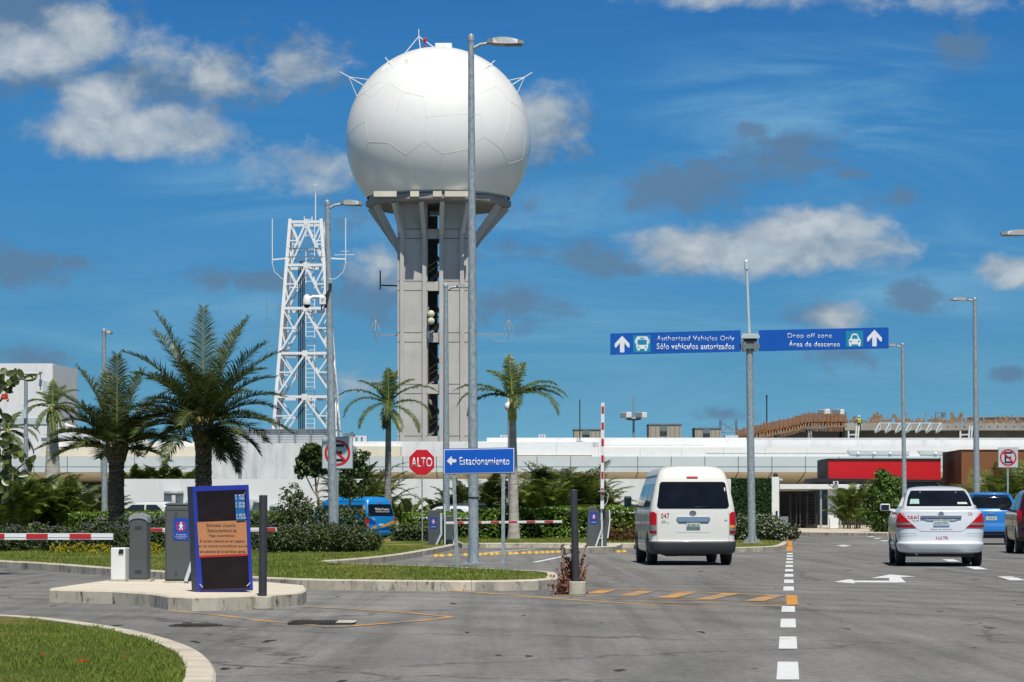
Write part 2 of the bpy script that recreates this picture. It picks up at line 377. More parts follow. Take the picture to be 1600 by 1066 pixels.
M['clearlens'] = pm('clear lamp lens', (.26,.23,.21), .25, .1, var=.4, scale=16, coat=.3)
M['amberlens'] = pm('amber lens', (.75,.33,.05), .18, 0, var=.1, scale=14, coat=.6)
M['vanwhite'] = pm('van paint', (.74,.735,.68), .32, 0, var=.025, scale=1.2, coat=.5)
M['taxiwhite'] = pm('taxi paint', (.70,.735,.77), .30, .05, var=.025, scale=1.2, coat=.6)
M['carblue'] = pm('blue car paint', (.030,.205,.56), .28, .1, var=.05, coat=.7)
M['bluevan'] = pm('blue van paint', (.01,.23,.62), .32, 0, var=.05, coat=.5)
M['bluevandark'] = pm('dark blue graphic', (.01,.07,.30), .32, 0, var=.2, coat=.5)
M['vanorange'] = pm('orange graphic', (.66,.32,.05), .35, 0, var=.1, coat=.5)
M['carred'] = pm('dark red car paint', (.055,.011,.014), .2, .2, var=.1, coat=.5)
M['carsilver'] = pm('pale car paint', (.66,.68,.70), .3, .1, var=.04, coat=.6)
M['cargrey'] = pm('dark car paint', (.05,.07,.10), .25, .2, var=.1, coat=.7)
M['redtext'] = pm('red lettering', (.42,.018,.03), .5, 0, var=.1)
M['darktext'] = pm('dark lettering', (.07,.06,.06), .5, 0, var=.1)
M['plate'] = pm('plate', (.55,.60,.56), .5, 0, var=.1, scale=12)
M['plategreen'] = pm('plate green', (.10,.22,.17), .5, 0, var=.2, scale=12)
M['plateblue'] = pm('plate blue', (.30,.42,.62), .5, 0, var=.1, scale=12)
M['signblue'] = pm('sign blue', (.004,.105,.56), .4, 0, var=.06, scale=1.5)
M['signblue2'] = pm('overhead sign blue', (.004,.095,.46), .4, 0, var=.08, scale=.8)
M['signteal'] = pm('pictogram teal', (.01,.26,.42), .4, 0, var=.06)
M['signwhite'] = pm('sign white', (.80,.82,.84), .45, 0, var=.03)
M['signface'] = pm('sign face', (.55,.62,.64), .4, .1, var=.07, scale=2)
M['signred'] = pm('sign red', (.60,.010,.022), .4, 0, var=.06)
M['signback'] = pm('sign metal', (.33,.36,.37), .5, .5, var=.1)
M['totemblue'] = pm('totem blue', (.022,.042,.36), .35, 0, var=.08)
M['totemside'] = pm('totem side', (.030,.036,.085), .5, 0, var=.1)
M['totemscreen'] = pm('totem faded panel', (.014,.009,.010), .4, 0, var=.55, scale=2.2, stretch=(1,1,1), spec=.25, grime=((.035,.02,.02), 1.6, (1,1,2.5), .55))
M['totemorange'] = pm('notice orange', (.50,.215,.09), .6, 0, var=.06)
M['totemprice'] = pm('price strip', (.01,.13,.36), .5, 0, var=.06)
M['machine'] = pm('machine grey', (.085,.095,.10), .5, .1, var=.08, scale=4)
M['machinecap'] = pm('machine cap', (.36,.38,.40), .4, .3, var=.06)
M['post'] = pm('post grey', (.045,.048,.055), .55, .1, var=.15, scale=6)
M['posthi'] = pm('painted post', (.20,.23,.25), .5, .2, var=.15, scale=6)
M['noticeblue'] = pm('notice blue', (.012,.06,.33), .4, 0, var=.08)
M['stripered'] = pm('stripe red', (.48,.02,.02), .5, 0, var=.1)
M['footing'] = pm('footing concrete', (.50,.46,.37), .9, 0, var=.2, scale=5, bmp=.4, grime=((.25,.23,.2), 4, (1,1,1), .55))
M['iron'] = pm('cast iron', (.05,.045,.04), .8, .3, var=.4, scale=9)
M['facadered'] = pm('red facade', (.60,.006,.012), .5, 0, var=.03, scale=.3)
M['facadebrown'] = pm('brown facade', (.22,.085,.035), .8, 0, var=.05, scale=.3)
M['facadedark'] = pm('dark trim', (.016,.016,.022), .6, 0, var=.2)
M['gatebrown'] = pm('dark gate steel', (.05,.042,.036), .6, .2, var=.2)
M['roofunit'] = pm('roof unit tan', (.40,.36,.27), .8, 0, var=.12, scale=.6, stretch=(6,1,.3))
M['ply'] = pm('plywood', (.31,.145,.065), .85, 0, var=.35, scale=2.5, stretch=(3,3,.3))
M['timber'] = pm('raw timber', (.28,.175,.105), .85, 0, var=.35, scale=2)
M['struct'] = concrete_mat('raw slab concrete', (.30,.29,.26), (.46,.44,.40), (.2,.19,.18), .55, sc=.4)
M['void'] = pm('dark interior', (.02,.02,.02), .95, 0, var=.2)
M['skin'] = pm('skin', (.22,.12,.07), .6, 0, var=.08)
M['vest'] = pm('safety vest', (.55,.62,.04), .6, 0, var=.08)
M['trousers'] = pm('trousers', (.05,.05,.06), .8, 0, var=.1)
M['helmet'] = pm('helmet white', (.8,.8,.78), .35, 0, var=.02)
M['phoenix_trunk'] = trunk_mat('rough palm bark', (.055,.042,.032), (.19,.155,.125), 6)
M['royal_trunk'] = trunk_mat('smooth palm bark', (.33,.30,.27), (.50,.47,.43), 3)
M['royal_trunk2'] = trunk_mat('grey palm bark', (.17,.155,.15), (.30,.28,.27), 3)
M['bark'] = trunk_mat('bark', (.16,.12,.09), (.33,.27,.20), 4)
M['crownshaft'] = pm('crownshaft', (.17,.22,.035), .5, 0, var=.2, scale=3)
M['crownshaft2'] = pm('yellow crownshaft', (.36,.32,.04), .5, 0, var=.2, scale=3)
M['rachis'] = pm('frond stalk', (.30,.25,.08), .6, 0, var=.2)
M['frond_dark'] = leafmat('date palm leaflets', (.022,.038,.014), (.105,.138,.038), 1.2, .22, .42, (.24,.24,.08))
M['frond_mid'] = leafmat('royal palm leaflets', (.034,.060,.018), (.125,.185,.045), 1.2, .25, .42, (.22,.26,.07))
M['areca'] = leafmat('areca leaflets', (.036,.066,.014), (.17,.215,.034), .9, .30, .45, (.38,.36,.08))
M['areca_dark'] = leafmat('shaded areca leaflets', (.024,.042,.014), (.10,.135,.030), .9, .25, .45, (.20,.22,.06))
M['hedge'] = leafmat('hedge leaves', (.050,.105,.012), (.23,.37,.038), 1.6, .32, .40, (.42,.52,.12))
M['hedgedark'] = leafmat('shrub leaves', (.024,.042,.014), (.105,.150,.040), 1.4, .24, .45, (.22,.26,.11))
M['treeleaf'] = leafmat('tree leaves', (.026,.050,.016), (.095,.150,.036), 1.4, .24, .4, (.18,.24,.08))
M['brightleaf'] = leafmat('bright tree leaves', (.030,.066,.012), (.125,.220,.030), 1.4, .28, .4, (.28,.38,.08))
M['seagrape'] = leafmat('broad leaves', (.030,.050,.012), (.12,.16,.035), 2.0, .3, .35, (.24,.27,.08))
M['rustleaf'] = leafmat('rusty shoots', (.05,.025,.01), (.20,.085,.025), 1.4, .2, .5)
M['dryplant'] = leafmat('dead weed', (.16,.06,.03), (.36,.17,.10), 6, .1, .8)
M['purple'] = leafmat('purple petals', (.16,.11,.34), (.34,.26,.60), 3, .3, .6)
M['whiteflower'] = leafmat('white petals', (.5,.5,.45), (.75,.75,.68), 3, .3, .6)
M['yellowflower'] = leafmat('yellow petals', (.40,.34,.02), (.62,.52,.03), 3, .3, .6)
M['redflower'] = leafmat('scarlet petals', (.55,.03,.01), (.80,.10,.03), 8, .3, .6)
M['grassblade'] = leafmat('grass blades', (.14,.20,.028), (.32,.40,.065), .8, .42, .6, (.54,.48,.18))
M['greenwall'] = leafmat('green wall leaves', (.010,.045,.010), (.034,.105,.020), .9, .2, .5)
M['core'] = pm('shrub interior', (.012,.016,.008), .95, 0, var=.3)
M['letters'] = pm('wall letters', (.34,.38,.38), .6, 0, var=.05)
M['hazelouvre'] = pm('louvre white', (.72,.72,.73), .6, 0, var=.06)

# ------------------------------------------------------------------ lettering
def text_part(name, s, mat, parent, cx, cz, w, h, y=0, bold=0.0, extr=.002, surf=None, gap=1.06):
    bold = min(bold, .011); cu = bpy.data.curves.new(name, 'FONT'); cu.body = s; cu.size = 1; cu.offset = bold; cu.space_character = gap; cu.resolution_u = 3
    cu.fill_mode = 'BOTH'; cu.extrude = .0
    t = bpy.data.objects.new(name, cu); COL.objects.link(t)
    me = bpy.data.meshes.new_from_object(t.evaluated_get(bpy.context.evaluated_depsgraph_get()))
    bpy.data.objects.remove(t)
    xs = [v.co.x for v in me.vertices]; ys = [v.co.y for v in me.vertices]
    x0, x1, y0, y1 = min(xs), max(xs), min(ys), max(ys)
    sz = h/(y1-y0); sx = w/(x1-x0) if w else sz
    xc = (x0+x1)/2
    for v in me.vertices:
        v.co = ((v.co.x-xc)*sx+cx, y, (v.co.y-y0)*sz+cz)
    bm = bmesh.new(); bm.from_mesh(me)
    bmesh.ops.recalc_face_normals(bm, faces=bm.faces)
    for f in bm.faces:
        if f.normal.y > 0: f.normal_flip()
    if extr:
        g = bmesh.ops.extrude_face_region(bm, geom=list(bm.faces))
        for e in g['geom']:
            if isinstance(e, bmesh.types.BMVert): e.co.y -= extr
        bmesh.ops.recalc_face_normals(bm, faces=bm.faces)
    if surf:
        for q in bm.verts: q.co.y = y+surf.ry(q.co.x, q.co.z)-.003-(.002 if q.co.y < y-extr*.5 else 0)
    bm.to_mesh(me); bm.free(); me.name = name
    me.materials.clear(); me.materials.append(mat)
    o = bpy.data.objects.new(name, me); COL.objects.link(o); o.parent = parent
    return o
# ================================================================== THE SETTING: ground, road, beds, kerbs, paint
struct(MB().sheet([(-1500,-200),(1500,-200),(1500,3000),(-1500,3000)], -.03).build('ground', M['ground']))
struct(MB().sheet([(-70,-10),(90,-10),(90,124),(-70,124)], 0).build('road', M['asphalt']))
def area(p): return sum(p[i][0]*p[(i+1)%len(p)][1]-p[(i+1)%len(p)][0]*p[i][1] for i in range(len(p)))/2
def inset(poly, d):
    n = len(poly); out = []
    for i in range(n):
        a, b, c = Vector(poly[i-1]), Vector(poly[i]), Vector(poly[(i+1)%n])
        e1 = (b-a).normalized(); e2 = (c-b).normalized()
        n1 = Vector((-e1.y, e1.x)); n2 = Vector((-e2.y, e2.x)); m = (n1+n2)
        k = d/max(.35, m.length*.5*m.length) if m.length > .1 else d
        k = min(2.2*d, 2*d/max(.4, m.length_squared)) if m.length > .1 else d
        out.append(tuple(b+m*k))
    return out
def smooth_poly(p, it=2):
    for _ in range(it):
        q = []
        for i in range(len(p)):
            a, b = p[i], p[(i+1)%len(p)]
            q += [(a[0]*.75+b[0]*.25, a[1]*.75+b[1]*.25), (a[0]*.25+b[0]*.75, a[1]*.25+b[1]*.75)]
        p = q
    return p
def bed(poly, h=.15, kw=.16, it=1, mat='lawn', name='lawn'):
    if area(poly) < 0: poly = poly[::-1]
    poly = smooth_poly(poly, it); inn = inset(poly, kw); n = len(poly)
    b = MB(); c = .02; tp = inset(poly, c)
    vs = [(x,y,-.02) for x,y in poly]+[(x,y,h-c) for x,y in poly]+[(x,y,h) for x,y in tp]+[(x,y,h) for x,y in inn]+[(x,y,h-.06) for x,y in inn]
    fs = []
    for k in range(4):
        fs += [(k*n+i, k*n+(i+1)%n, (k+1)*n+(i+1)%n, (k+1)*n+i) for i in range(n)]
    b.add(vs, fs); struct(b.build('kerb', M['kerb']))
    jm = MB(); acc = .5
    for i in range(n):
        p0 = Vector(poly[i]); p1 = Vector(poly[(i+1)%n]); L_ = (p1-p0).length; q0 = Vector(inn[i]); q1 = Vector(inn[(i+1)%n])
        if L_ < 1e-5: continue
        while acc < L_:
            t = acc/L_; o = p0.lerp(p1, t); ii = q0.lerp(q1, t); e = (p1-p0).normalized()*.0035; outw = (o-ii).normalized()*.003; wob = random.uniform(.75,1.3)
            jm.add([(*(o-e+outw),.0),(*(o+e+outw),.0),(*(o+e+outw),h-.018),(*(o-e+outw),h-.018),(*(o-e-outw*6),h+.002),(*(o+e-outw*6),h+.002),(*(ii+e),h+.002),(*(ii-e),h+.002)], [(0,1,2,3),(3,2,5,4),(4,5,6,7)])
            acc += 1.05*wob
        acc -= L_
    struct(jm.build('kerb_joints', M['trimjoint']))
    g = MB().sheet(inn, h-.012).build(name, M[mat])
    bm = bmesh.new(); bm.from_mesh(g.data); bmesh.ops.triangulate(bm, faces=bm.faces); bm.to_mesh(g.data); bm.free()
    struct(g); return inn
def gp(pts, z=0.0): return [G(x, y, z) for x, y in pts]
# near lawn, bottom left
fg = bed(gp([(-300,952),(-40,958),(60,963),(130,971),(200,982),(260,996),(303,1011),(326,1026),(337,1043),(338,1060),(325,1088),(250,1140),(-420,1140)], .13), .13, .19)
# long left bed that ends in the sliver under the parking sign
inAB = bed(gp([(-300,872),(-60,883),(0,888),(60,891),(200,903),(300,909),(380,916),(480,921),(600,922.5),(760,924),(868,921),(873,913),(866,907),(790,903),(700,898),(620,895),(540,892),(503,888),
           (560,884),(620,877),(660,869.5),(692,863),(713,858),(707,853),(680,850),(640,838),(600,832),(-300,832)]), .15, .16, it=1)
inC = bed(gp([(722,857),(760,856),(880,856),(995,856),(1012,853),(1014,838),(1000,830),(700,830),(690,842)]), .15, .16, it=0)
inD = bed(gp([(985,868),(1060,866),(1140,864),(1212,862),(1227,858),(1232,851),(1226,840),(1190,833),(1060,831),(1000,838)]), .15, .17, it=1)
isl = gp([(77,941),(110,942),(175,943.5),(235,948),(262,953),(300,955),(340,954),(400,951.5),(440,949),(472,946),(479,941),(476,934)])+gp([(470,914),(420,909.5),(330,906),(190,905),(165,907),(77,919)], .165)
if area(isl) < 0: isl = isl[::-1]
t2 = inset(isl, .025); n = len(isl)
b = MB().add([(x,y,-.02) for x,y in isl]+[(x,y,.145) for x,y in isl]+[(x,y,.165) for x,y in t2], [(k*n+i, k*n+(i+1)%n, (k+1)*n+(i+1)%n, (k+1)*n+i) for k in range(2) for i in range(n)])
struct(b.build('kerb', M['kerb'])); struct(MB().sheet(t2, .165).build('traffic_island', M['island']))
# small concrete island of the open barrier
i2 = gp([(880,862),(884,866),(962,862.5),(972,858),(968,855)])+gp([(960,850),(890,851)], .15)
if area(i2) < 0: i2 = i2[::-1]
struct(MB().prism_z(i2, -.02, .15).build('traffic_island', M['kerb']))
struct(MB().prism_z([(-45,206),(60,206),(60,226.5),(-45,226.5)], -.02, .10).build('bounce_slab', M['island']))  # unseen pale slab, added to bounce light up onto the terminal soffit
# pavement in front of the gates, and the bed on the far right
pav = [G(1216,836), G(1300,837), G(1388,838), (26,118), (26,190), (wx(1190,150),190), (wx(1190,150),132)]
struct(MB().prism_z(pav, -.02, .12).build('pavement', M['pave']))
lip = MB()
for a, c in zip([G(1216,836), G(1300,837), G(1388,838)], [G(1300,837), G(1388,838), (26,118)]): lip.bar((*a,.06), (*c,.06), .16, .16)
struct(lip.build('kerb', M['kerb']))
struct(MB().prism_z([(26.2,116),(90,116),(90,190),(26.2,190)], -.02, .14).build('lawn', M['lawn']))
struct(MB().bar((26.2,115.9,.07), (90,115.9,.07), .2, .17).build('kerb', M['kerb']))

Zp = .004
# edge line of short dashes that runs under the camera towards the gates
b = MB(); hw = .0775
for k in range(14):
    if k == 4: continue
    for_w = 1.0; Zc = 18.47+3.91*k; X = Zc*(431+.25*k)/4000
    z0, z1 = Zc-1.03, Zc+1.03
    if k == 3: z1 = Zc+.75
    b.sheet([((z0-Zc)*.108+X-hw, z0), ((z0-Zc)*.108+X+hw, z0), ((z1-Zc)*.108+X+hw, z1), ((z1-Zc)*.108+X-hw, z1)], Zp)
struct(b.build('dashed_line', M['roadwhite']))
b = MB()
for k in range(0, 11):
    Zc = 43.8+8*k; X = 8.54+(Zc-43.8)*.107
    b.sheet([(X-.13-.14, Zc-1.3), (X+.13-.14, Zc-1.3), (X+.13+.14, Zc+1.3), (X-.13+.14, Zc+1.3)], Zp)
struct(b.build('lane_dashes', M['roadwhite']))
def zoomed(pts, s, ox, oy): return [(x/s+ox, y/s+oy) for x, y in pts]
arrow = gp(zoomed([(470,303),(545,289.5),(580,288.5),(586,296.5),(800,296.5),(795,280),(690,281.5),(800,259.5),(957,271.5),(864,276),(898,306),(838,308),(590,306),(594,313)], 3.81, 1180, 830))
struct(MB().sheet(arrow, Zp).build('road_arrow', M['roadwhite']))
arrow2 = gp(zoomed([(472,88),(515,82),(580,85),(548,88),(560,91),(515,93),(505,89)], 3.81, 1180, 830))
struct(MB().sheet(arrow2, Zp).build('road_arrow', M['roadwhite']))
def line(pts, w, mb, z=Zp):
    """painted line of even width along ground points"""
    P = [Vector(p) for p in pts]
    nn = []
    for i in range(len(P)):
        d = (P[min(i+1, len(P)-1)]-P[max(i-1, 0)]).normalized(); nn.append(Vector((-d.y, d.x))*w/2)
    for i in range(len(P)-1):
        mb.sheet([tuple(P[i]-nn[i]), tuple(P[i+1]-nn[i+1]), tuple(P[i+1]+nn[i+1]), tuple(P[i]+nn[i])], z)
b = MB()
line(gp([(870,919),(948,921),(1060,924.5),(1228,931)]), .14, b)
line(gp([(640,921.5),(712,923.5),(800,930),(880,936.5),(980,943),(1060,947.5),(1130,948.5),(1228,946.5)]), .14, b, Zp*.8)
line(gp([(880,930),(960,936),(1060,937.5),(1228,940.5)]), .13, b, Zp*1.2)
line(gp([(1000,942),(1090,942.5),(1228,942.2)]), .10, b, Zp*1.4)
for (x0,y0,x1,y1) in ((928,928,952,922),(980,931.5,1012,924),(1040,935,1076,926),(1100,937.5,1144,927.5),(1176,940,1216,930.5)):
    line(gp([(x0,y0),(x1,y1)]), .25, b, Zp*1.6)
struct(b.build('hatched_marking', M['roadorange']))
b = MB().sheet(gp([(1228,931.2),(1245,931),(1247,946),(1229,946.5)]), Zp*2); struct(b.build('orange_block', M['kerborange']))
b = MB(); b.sheet(gp([(1229,861),(1239,861),(1236,839),(1229,839)]), Zp); struct(b.build('orange_edge_line', M['kerborange']))
b = MB(); line(gp([(1228,832),(1258,832.5)], .12), .35, b, .128); struct(b.build('orange_edge_line', M['kerborange']))
b = MB()
line(gp([(262,955),(330,960),(410,970.5),(475,976),(520,981)]), .11, b); line(gp([(474,948.5),(560,953),(640,958),(706,965)]), .11, b, Zp*1.2); line(gp([(706,965),(660,970.5),(600,975),(520,981)]), .12, b, Zp*1.4)
struct(b.build('orange_triangle', M['roadorange']))
b = MB(); line(gp([(835,879),(890,867.5)]), .13, b); line(gp([(660,869.5),(735,866),(835,857.5)]), .12, b, Zp*.7); line(gp([(795,867),(890,860)]), .1, b); line(gp([(1240,858),(1262,858)]), .12, b)
struct(b.build('lane_line', M['roadwhite']))
# yellow reflective studs across the exit lane
stud = MB().lathe([(.17,0),(.165,.02),(.11,.055),(.03,.07)], 14).build('road_stud', M['rail'])
tag(stud, 'round yellow road stud in the row across the parking exit lane', 'road stud', 'yellow road studs across the lane')
xs = [681,690,703,727,750,758,768,776,786,797,806,818,827,838,847,855,863,872,893,902,912,921,930,939,966,975]
for k, px in enumerate(xs):
    py = 870-(px-675)/265*8.5+random.uniform(-.3,.3) if px < 940 else 863.5-(px-960)*.05
    o = stud if k == 0 else dup(stud, (0,0,0))
    o.location = (*G(px, py), 0); o.scale = (.56, 1.1, .95)
# manhole, drain
b = MB().lathe([(.27,.0),(.27,.006),(.23,.010),(.22,.004)], 28).build('ring', M['iron'])
b.scale = (1,1.25,1); mh = thing('manhole_cover', 'dark round iron manhole cover in the asphalt before the traffic island', 'manhole cover', (*G(306,978), .002)); b.parent = mh
g = MB()
for k in range(-4, 5):
    w_ = math.sqrt(max(0, .215**2-(k*.047)**2)); g.box(-w_, w_, k*.047-.014, k*.047+.014, .003, .014)
g.build('grating', M['iron'], mh)
dr = thing('drain_grate', 'long dark drain opening with a worn pale frame inside the orange triangle', 'drain', (*G(499,974.5), .008))
MB().box(-.42,.30,-.30,.30,0,.004).build('opening', M['void'], dr)
f = MB().box(-.50,-.42,-.38,.38,-.004,.014).box(-.42,.30,.30,.38,-.004,.014).box(-.42,.30,-.38,-.30,-.004,.012).box(.30,.58,-.34,.34,-.004,.010)
f.build('frame', M['iron'], dr); MB().box(.305,.62,-.33,.33,.011,.016).build('pale_slab', M['footing'], dr)
g = MB()
for k in range(9): g.box(-.38+k*.075,-.345+k*.075,-.29,.29,.005,.011)
g.build('bars', M['iron'], dr); dr.scale = (.60,.8,1)

# ================================================================== grass blades
def blades(poly, n, hmin, hmax, z, name, lean=.6, w=.006, zone=None):
    xs = [p[0] for p in poly]; ys = [p[1] for p in poly]
    if zone: x0, x1, y0, y1 = zone
    else: x0, x1, y0, y1 = min(xs), max(xs), min(ys), max(ys)
    def inside(x, y):
        c = False; j = len(poly)-1
        for i in range(len(poly)):
            if (poly[i][1] > y) != (poly[j][1] > y) and x < (poly[j][0]-poly[i][0])*(y-poly[i][1])/(poly[j][1]-poly[i][1])+poly[i][0]: c = not c
            j = i
        return c
    b = MB(); k = 0; rnd = random.random
    from mathutils import noise as mn
    while k < n:
        x = x0+rnd()*(x1-x0); y = y0+rnd()*(y1-y0); k += 1
        if not inside(x, y): continue
        d = mn.noise((x*.8, y*.8, 3.1))
        if d < -.12 and rnd() < .82: continue
        if d < .08 and rnd() < .35: continue
        h = hmin+rnd()**1.6*(hmax-hmin)*(1.25+1.1*d); a = rnd()*6.283; dx = math.cos(a); dy = math.sin(a); l = h*lean*(.3+rnd()); a2 = rnd()*6.283; wx_ = w*math.cos(a2); wy_ = w*math.sin(a2)
        b.add([(x-wx_,y-wy_,z),(x+wx_,y+wy_,z),(x+dx*l*.5,y+dy*l*.5,z+h*.7),(x+dx*l,y+dy*l,z+h)], [(0,1,2),(1,3,2)])
    return tag(b.build(name, M['grassblade']), 'short green grass', 'grass', kind='stuff')
g1 = blades(fg, 120000, .014, .042, .115, 'grass', zone=(-4.6,-1.9,13.5,30), w=.005)
g1['label'] = 'short mown grass of the near lawn in the bottom left corner'
g2 = blades(inAB, 120000, .022, .055, .136, 'grass', zone=(-14,1.2,37,72), w=.011)
g2['label'] = 'short grass of the long bed between the kerbs and the flowering shrubs'
g3 = blades(inD, 9000, .04, .11, .136, 'grass', w=.012); g3['label'] = 'green grass round the foot of the overhead sign post'
g4 = blades(inC, 14000, .03, .08, .136, 'grass', w=.012, zone=(-2.5,5,79,95)); g4['label'] = 'thin strip of grass in front of the clipped hedge'
# fallen blossoms and leaf litter
fl = MB()
for k in range(5):
    a = k*1.257; fl.add([(0,0,.008),(.03*math.cos(a-.5),.03*math.sin(a-.5),.022),(.048*math.cos(a),.048*math.sin(a),.016),(.03*math.cos(a+.5),.03*math.sin(a+.5),.022)], [(0,1,2,3)])
fo = fl.build('fallen_blossom', M['redflower']); tag(fo, 'orange fallen blossom lying in the near lawn grass', 'blossom', 'fallen blossoms on the near lawn')
fo.location = (*G(129,1040,.15), .165)
fo['label'] = 'largest bright orange fallen blossom on the near lawn'; del fo['group']
for (px, py, s, lb) in ((66,1027,.55,'small dull orange blossom left of the large one on the lawn'), (195,1030,.5,'small dull orange blossom right of the large one on the lawn')):
    dup(fo, (*G(px,py,.15), .16), 1.0, lb, s)
# ================================================================== FAR BUILDINGS AND TOWERS
# ---- radome tower
TZ = 250.0; tz = lambda py: wz(py, TZ); tx = lambda px: (px-677)/16.0
tw = thing('radar_tower', 'tall concrete radar tower carrying a huge white ball-shaped dome', 'radar tower', (wx(677,TZ), TZ, 0))
top = 31.19
b = MB(); D = 7.0
b.box(tx(621), tx(668), 0, D, 0, top); b.box(tx(688), tx(733), 0, D, 0, top)
b.build('shaft', M['tower'], tw)
g = MB()
for px in (628.4, 663.2, 684.6+5, 722): g.box(tx(px)-.19, tx(px)+.19, -.42, -.003, 0, top-.3)
g.build('ribs', M['tower'], tw)
# floor beams across the stair slot, joints, landings, flights and rails

tops = [358, 439.5, 520, 600.5, 681.5, 762]
for k, py in enumerate(tops):
    jt = MB(); st = MB(); rl = MB()
    z1 = tz(py); z0 = z1-.92
    MB().box(tx(668)+.003, tx(688)-.003, .12, .6, z0, z1).build('floor_beam', M['tower'], tw); MB().box(tx(668)+.003, tx(688)-.003, D-.6, D-.1, z0+.2, z1).build('floor_beam', M['tower'], tw)
    for zz_ in (z0, z1):
        for (xa, xb) in ((621,628.4),(631.6,661),(666,668),(692.5,719),(725.5,733)): jt.box(tx(xa), tx(xb), -.006, .02, zz_-.035, zz_+.035)
    if k < 5:
        zb = z0-5.03+.92+.0   # storey floor below
        st.bar((tx(669),2.6,z0-.3-4.0+.25), (tx(688)+.1,2.6,z0-3.0+.1), 1.1, .28)
        for q in range(5): st.box(tx(668)+.1+q*.22, tx(668)+.34+q*.22, 2.0, 3.2, zb+.05+q*.16, zb+.22+q*.16)
        st.bar((tx(668),5.2,z0-.4), (tx(688),5.2,z0-1.9), 1.1, .28)
        for dz in (0, .55): rl.bar((tx(669),1.9,z0-2.55+dz*-1), (tx(687.5),1.9,z0-1.75+dz*-1), .09, .09)
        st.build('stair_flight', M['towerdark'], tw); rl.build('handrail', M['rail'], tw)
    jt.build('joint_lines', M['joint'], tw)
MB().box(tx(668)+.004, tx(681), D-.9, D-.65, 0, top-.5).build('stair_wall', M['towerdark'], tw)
# platform ring and struts
RC = Vector((tx(683.5), D/2, 0)); zr0, zr1 = 31.2, 31.92
p = MB().lathe([(3.2,zr0),(6.9,zr0),(7.18,zr0+.1),(7.2,zr1-.12),(7.05,zr1),(5.5,zr1+.05)], 16, (RC.x,RC.y,0), smooth=False)
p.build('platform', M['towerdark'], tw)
MB().lathe([(6.80,31.95),(6.88,32.0),(6.84,32.22),(6.6,32.32)], 64, (RC.x,RC.y,0)).build('base_ring', M['fasciablue'], tw)
s = MB()
for sx_ in (-1, 1):
    for (yy0, yy1, ro) in ((1.2,-.2,.9),(5.8,7.4,.9),(3.5,3.5,1.0)):
        pt = Vector((RC.x+sx_*6.75*ro*(1 if ro == 1 else .99), RC.y+(yy0-3.5)*1.2, zr0-.05)); base = Vector((sx_*3.45+.0, yy0, 27.0)); s.bar(base, pt, .42, .6)
for px in (628.4, 663.2, 689.6, 722):
    x = tx(px); ang = math.asin(max(-1, min(1, (x*1.25-RC.x)/6.9))); s.bar((x,-.25,28.4), (x*1.22,RC.y-6.5*math.cos(ang),zr0-.02), .42, .62)
    s.bar((x,D+.1,28.4), (x*1.22,RC.y+6.5*math.cos(ang),zr0-.02), .42, .62)
s.build('struts', M['tower'], tw)
for px, w_ in ((607,1.1),(651,.42),(685,.42),(716,1.3)):
    x = (px-677)/15.5; MB().box(x-w_, x+w_, RC.y-7.34, RC.y-6.9, zr0+.22, zr1+.02).build('pad', M['cream'], tw)
# dome
DZ = TZ+RC.y; ds = F/DZ; RD = 144.3/ds; zc = wz(219.6, DZ); cx = RC.x
dm = MB(); prof = []
th0 = math.asin((32.1-zc)/RD)
for i in range(49):
    t = th0+(math.pi/2-th0)*i/48; prof.append((max(.001, RD*math.cos(t)), zc+RD*math.sin(t)))
dm.lathe(prof, 96, (cx,RC.y,0), caps=False)
dome = dm.build('dome', M['radome'], tw)
def on_dome(zx, zy, lift=.0):
    """a point of the photo's dome, on the sphere's front"""
    px, py = zx/3.438+510, zy/3.438+30
    a = (px-683.2)/144.0; c = (218.5-py)/143.5; q = a*a+c*c
    if q > .97: k = math.sqrt(.97/q); a *= k; c *= k; q = .97
    return Vector((cx+a*RD, RC.y-math.sqrt(1-q)*RD, zc+c*RD))
def arc(pa, pb, mb, r=.016, n=7, lift=.0):
    C = Vector((cx, RC.y, zc)); va = (pa-C).normalized(); vb = (pb-C).normalized()
    pts = [C+(va.lerp(vb, i/n)).normalized()*(RD+lift) for i in range(n+1)]
    mb.tube(pts, r, 5)
sm = MB()
paths = [[(100,655),(225,595),(240,705),(205,780),(155,830)], [(225,595),(255,470),(205,430),(140,470)], [(255,470),(345,400),(425,460),(530,490),(620,415),(735,395),(742,300)],
         [(240,705),(345,720),(440,785),(535,720),(630,785),(755,760),(840,690),(930,740),(970,810)], [(345,720),(390,560),(425,460)], [(530,490),(548,600),(535,720)],
         [(548,600),(825,575),(830,460),(905,410)], [(825,575),(840,690)], [(440,785),(490,910)], [(630,785),(600,910)], [(755,760),(830,910)], [(205,780),(330,880)],
         [(1060,530),(975,480),(970,600),(930,740)], [(1060,640),(1045,770),(970,810)], [(1045,770),(1050,850),(985,945)], [(905,410),(975,480)], [(742,300),(850,310),(905,410)], [(345,400),(370,305),(440,262),(560,240)], [(560,240),(742,300)], [(300,380),(200,440)]]
for pth in paths:
    for a, c in zip(pth, pth[1:]): arc(on_dome(*a), on_dome(*c), sm)
    back = [Vector((on_dome(*a).x, 2*RC.y-on_dome(*a).y, on_dome(*a).z)) for a in pth]
    for a, c in zip(back, back[1:]): arc(a, c, sm)
sm.build('seams', M['seam'], tw)
st_ = MB()
def stain(zx, zy, w_, h_):
    C = Vector((cx, RC.y, zc)); pts = []
    for dx, dy in ((-w_,0),(w_,0),(w_*.3,h_),(-w_*.3,h_)):
        q = on_dome(zx+dx, zy+dy); pts.append(C+(q-C).normalized()*(RD+.01))
    st_.add(pts, [(0,1,2,3)])
for a in ((435,265,9,30),(440,262,4,14),(612,415,5,7)): stain(*a)
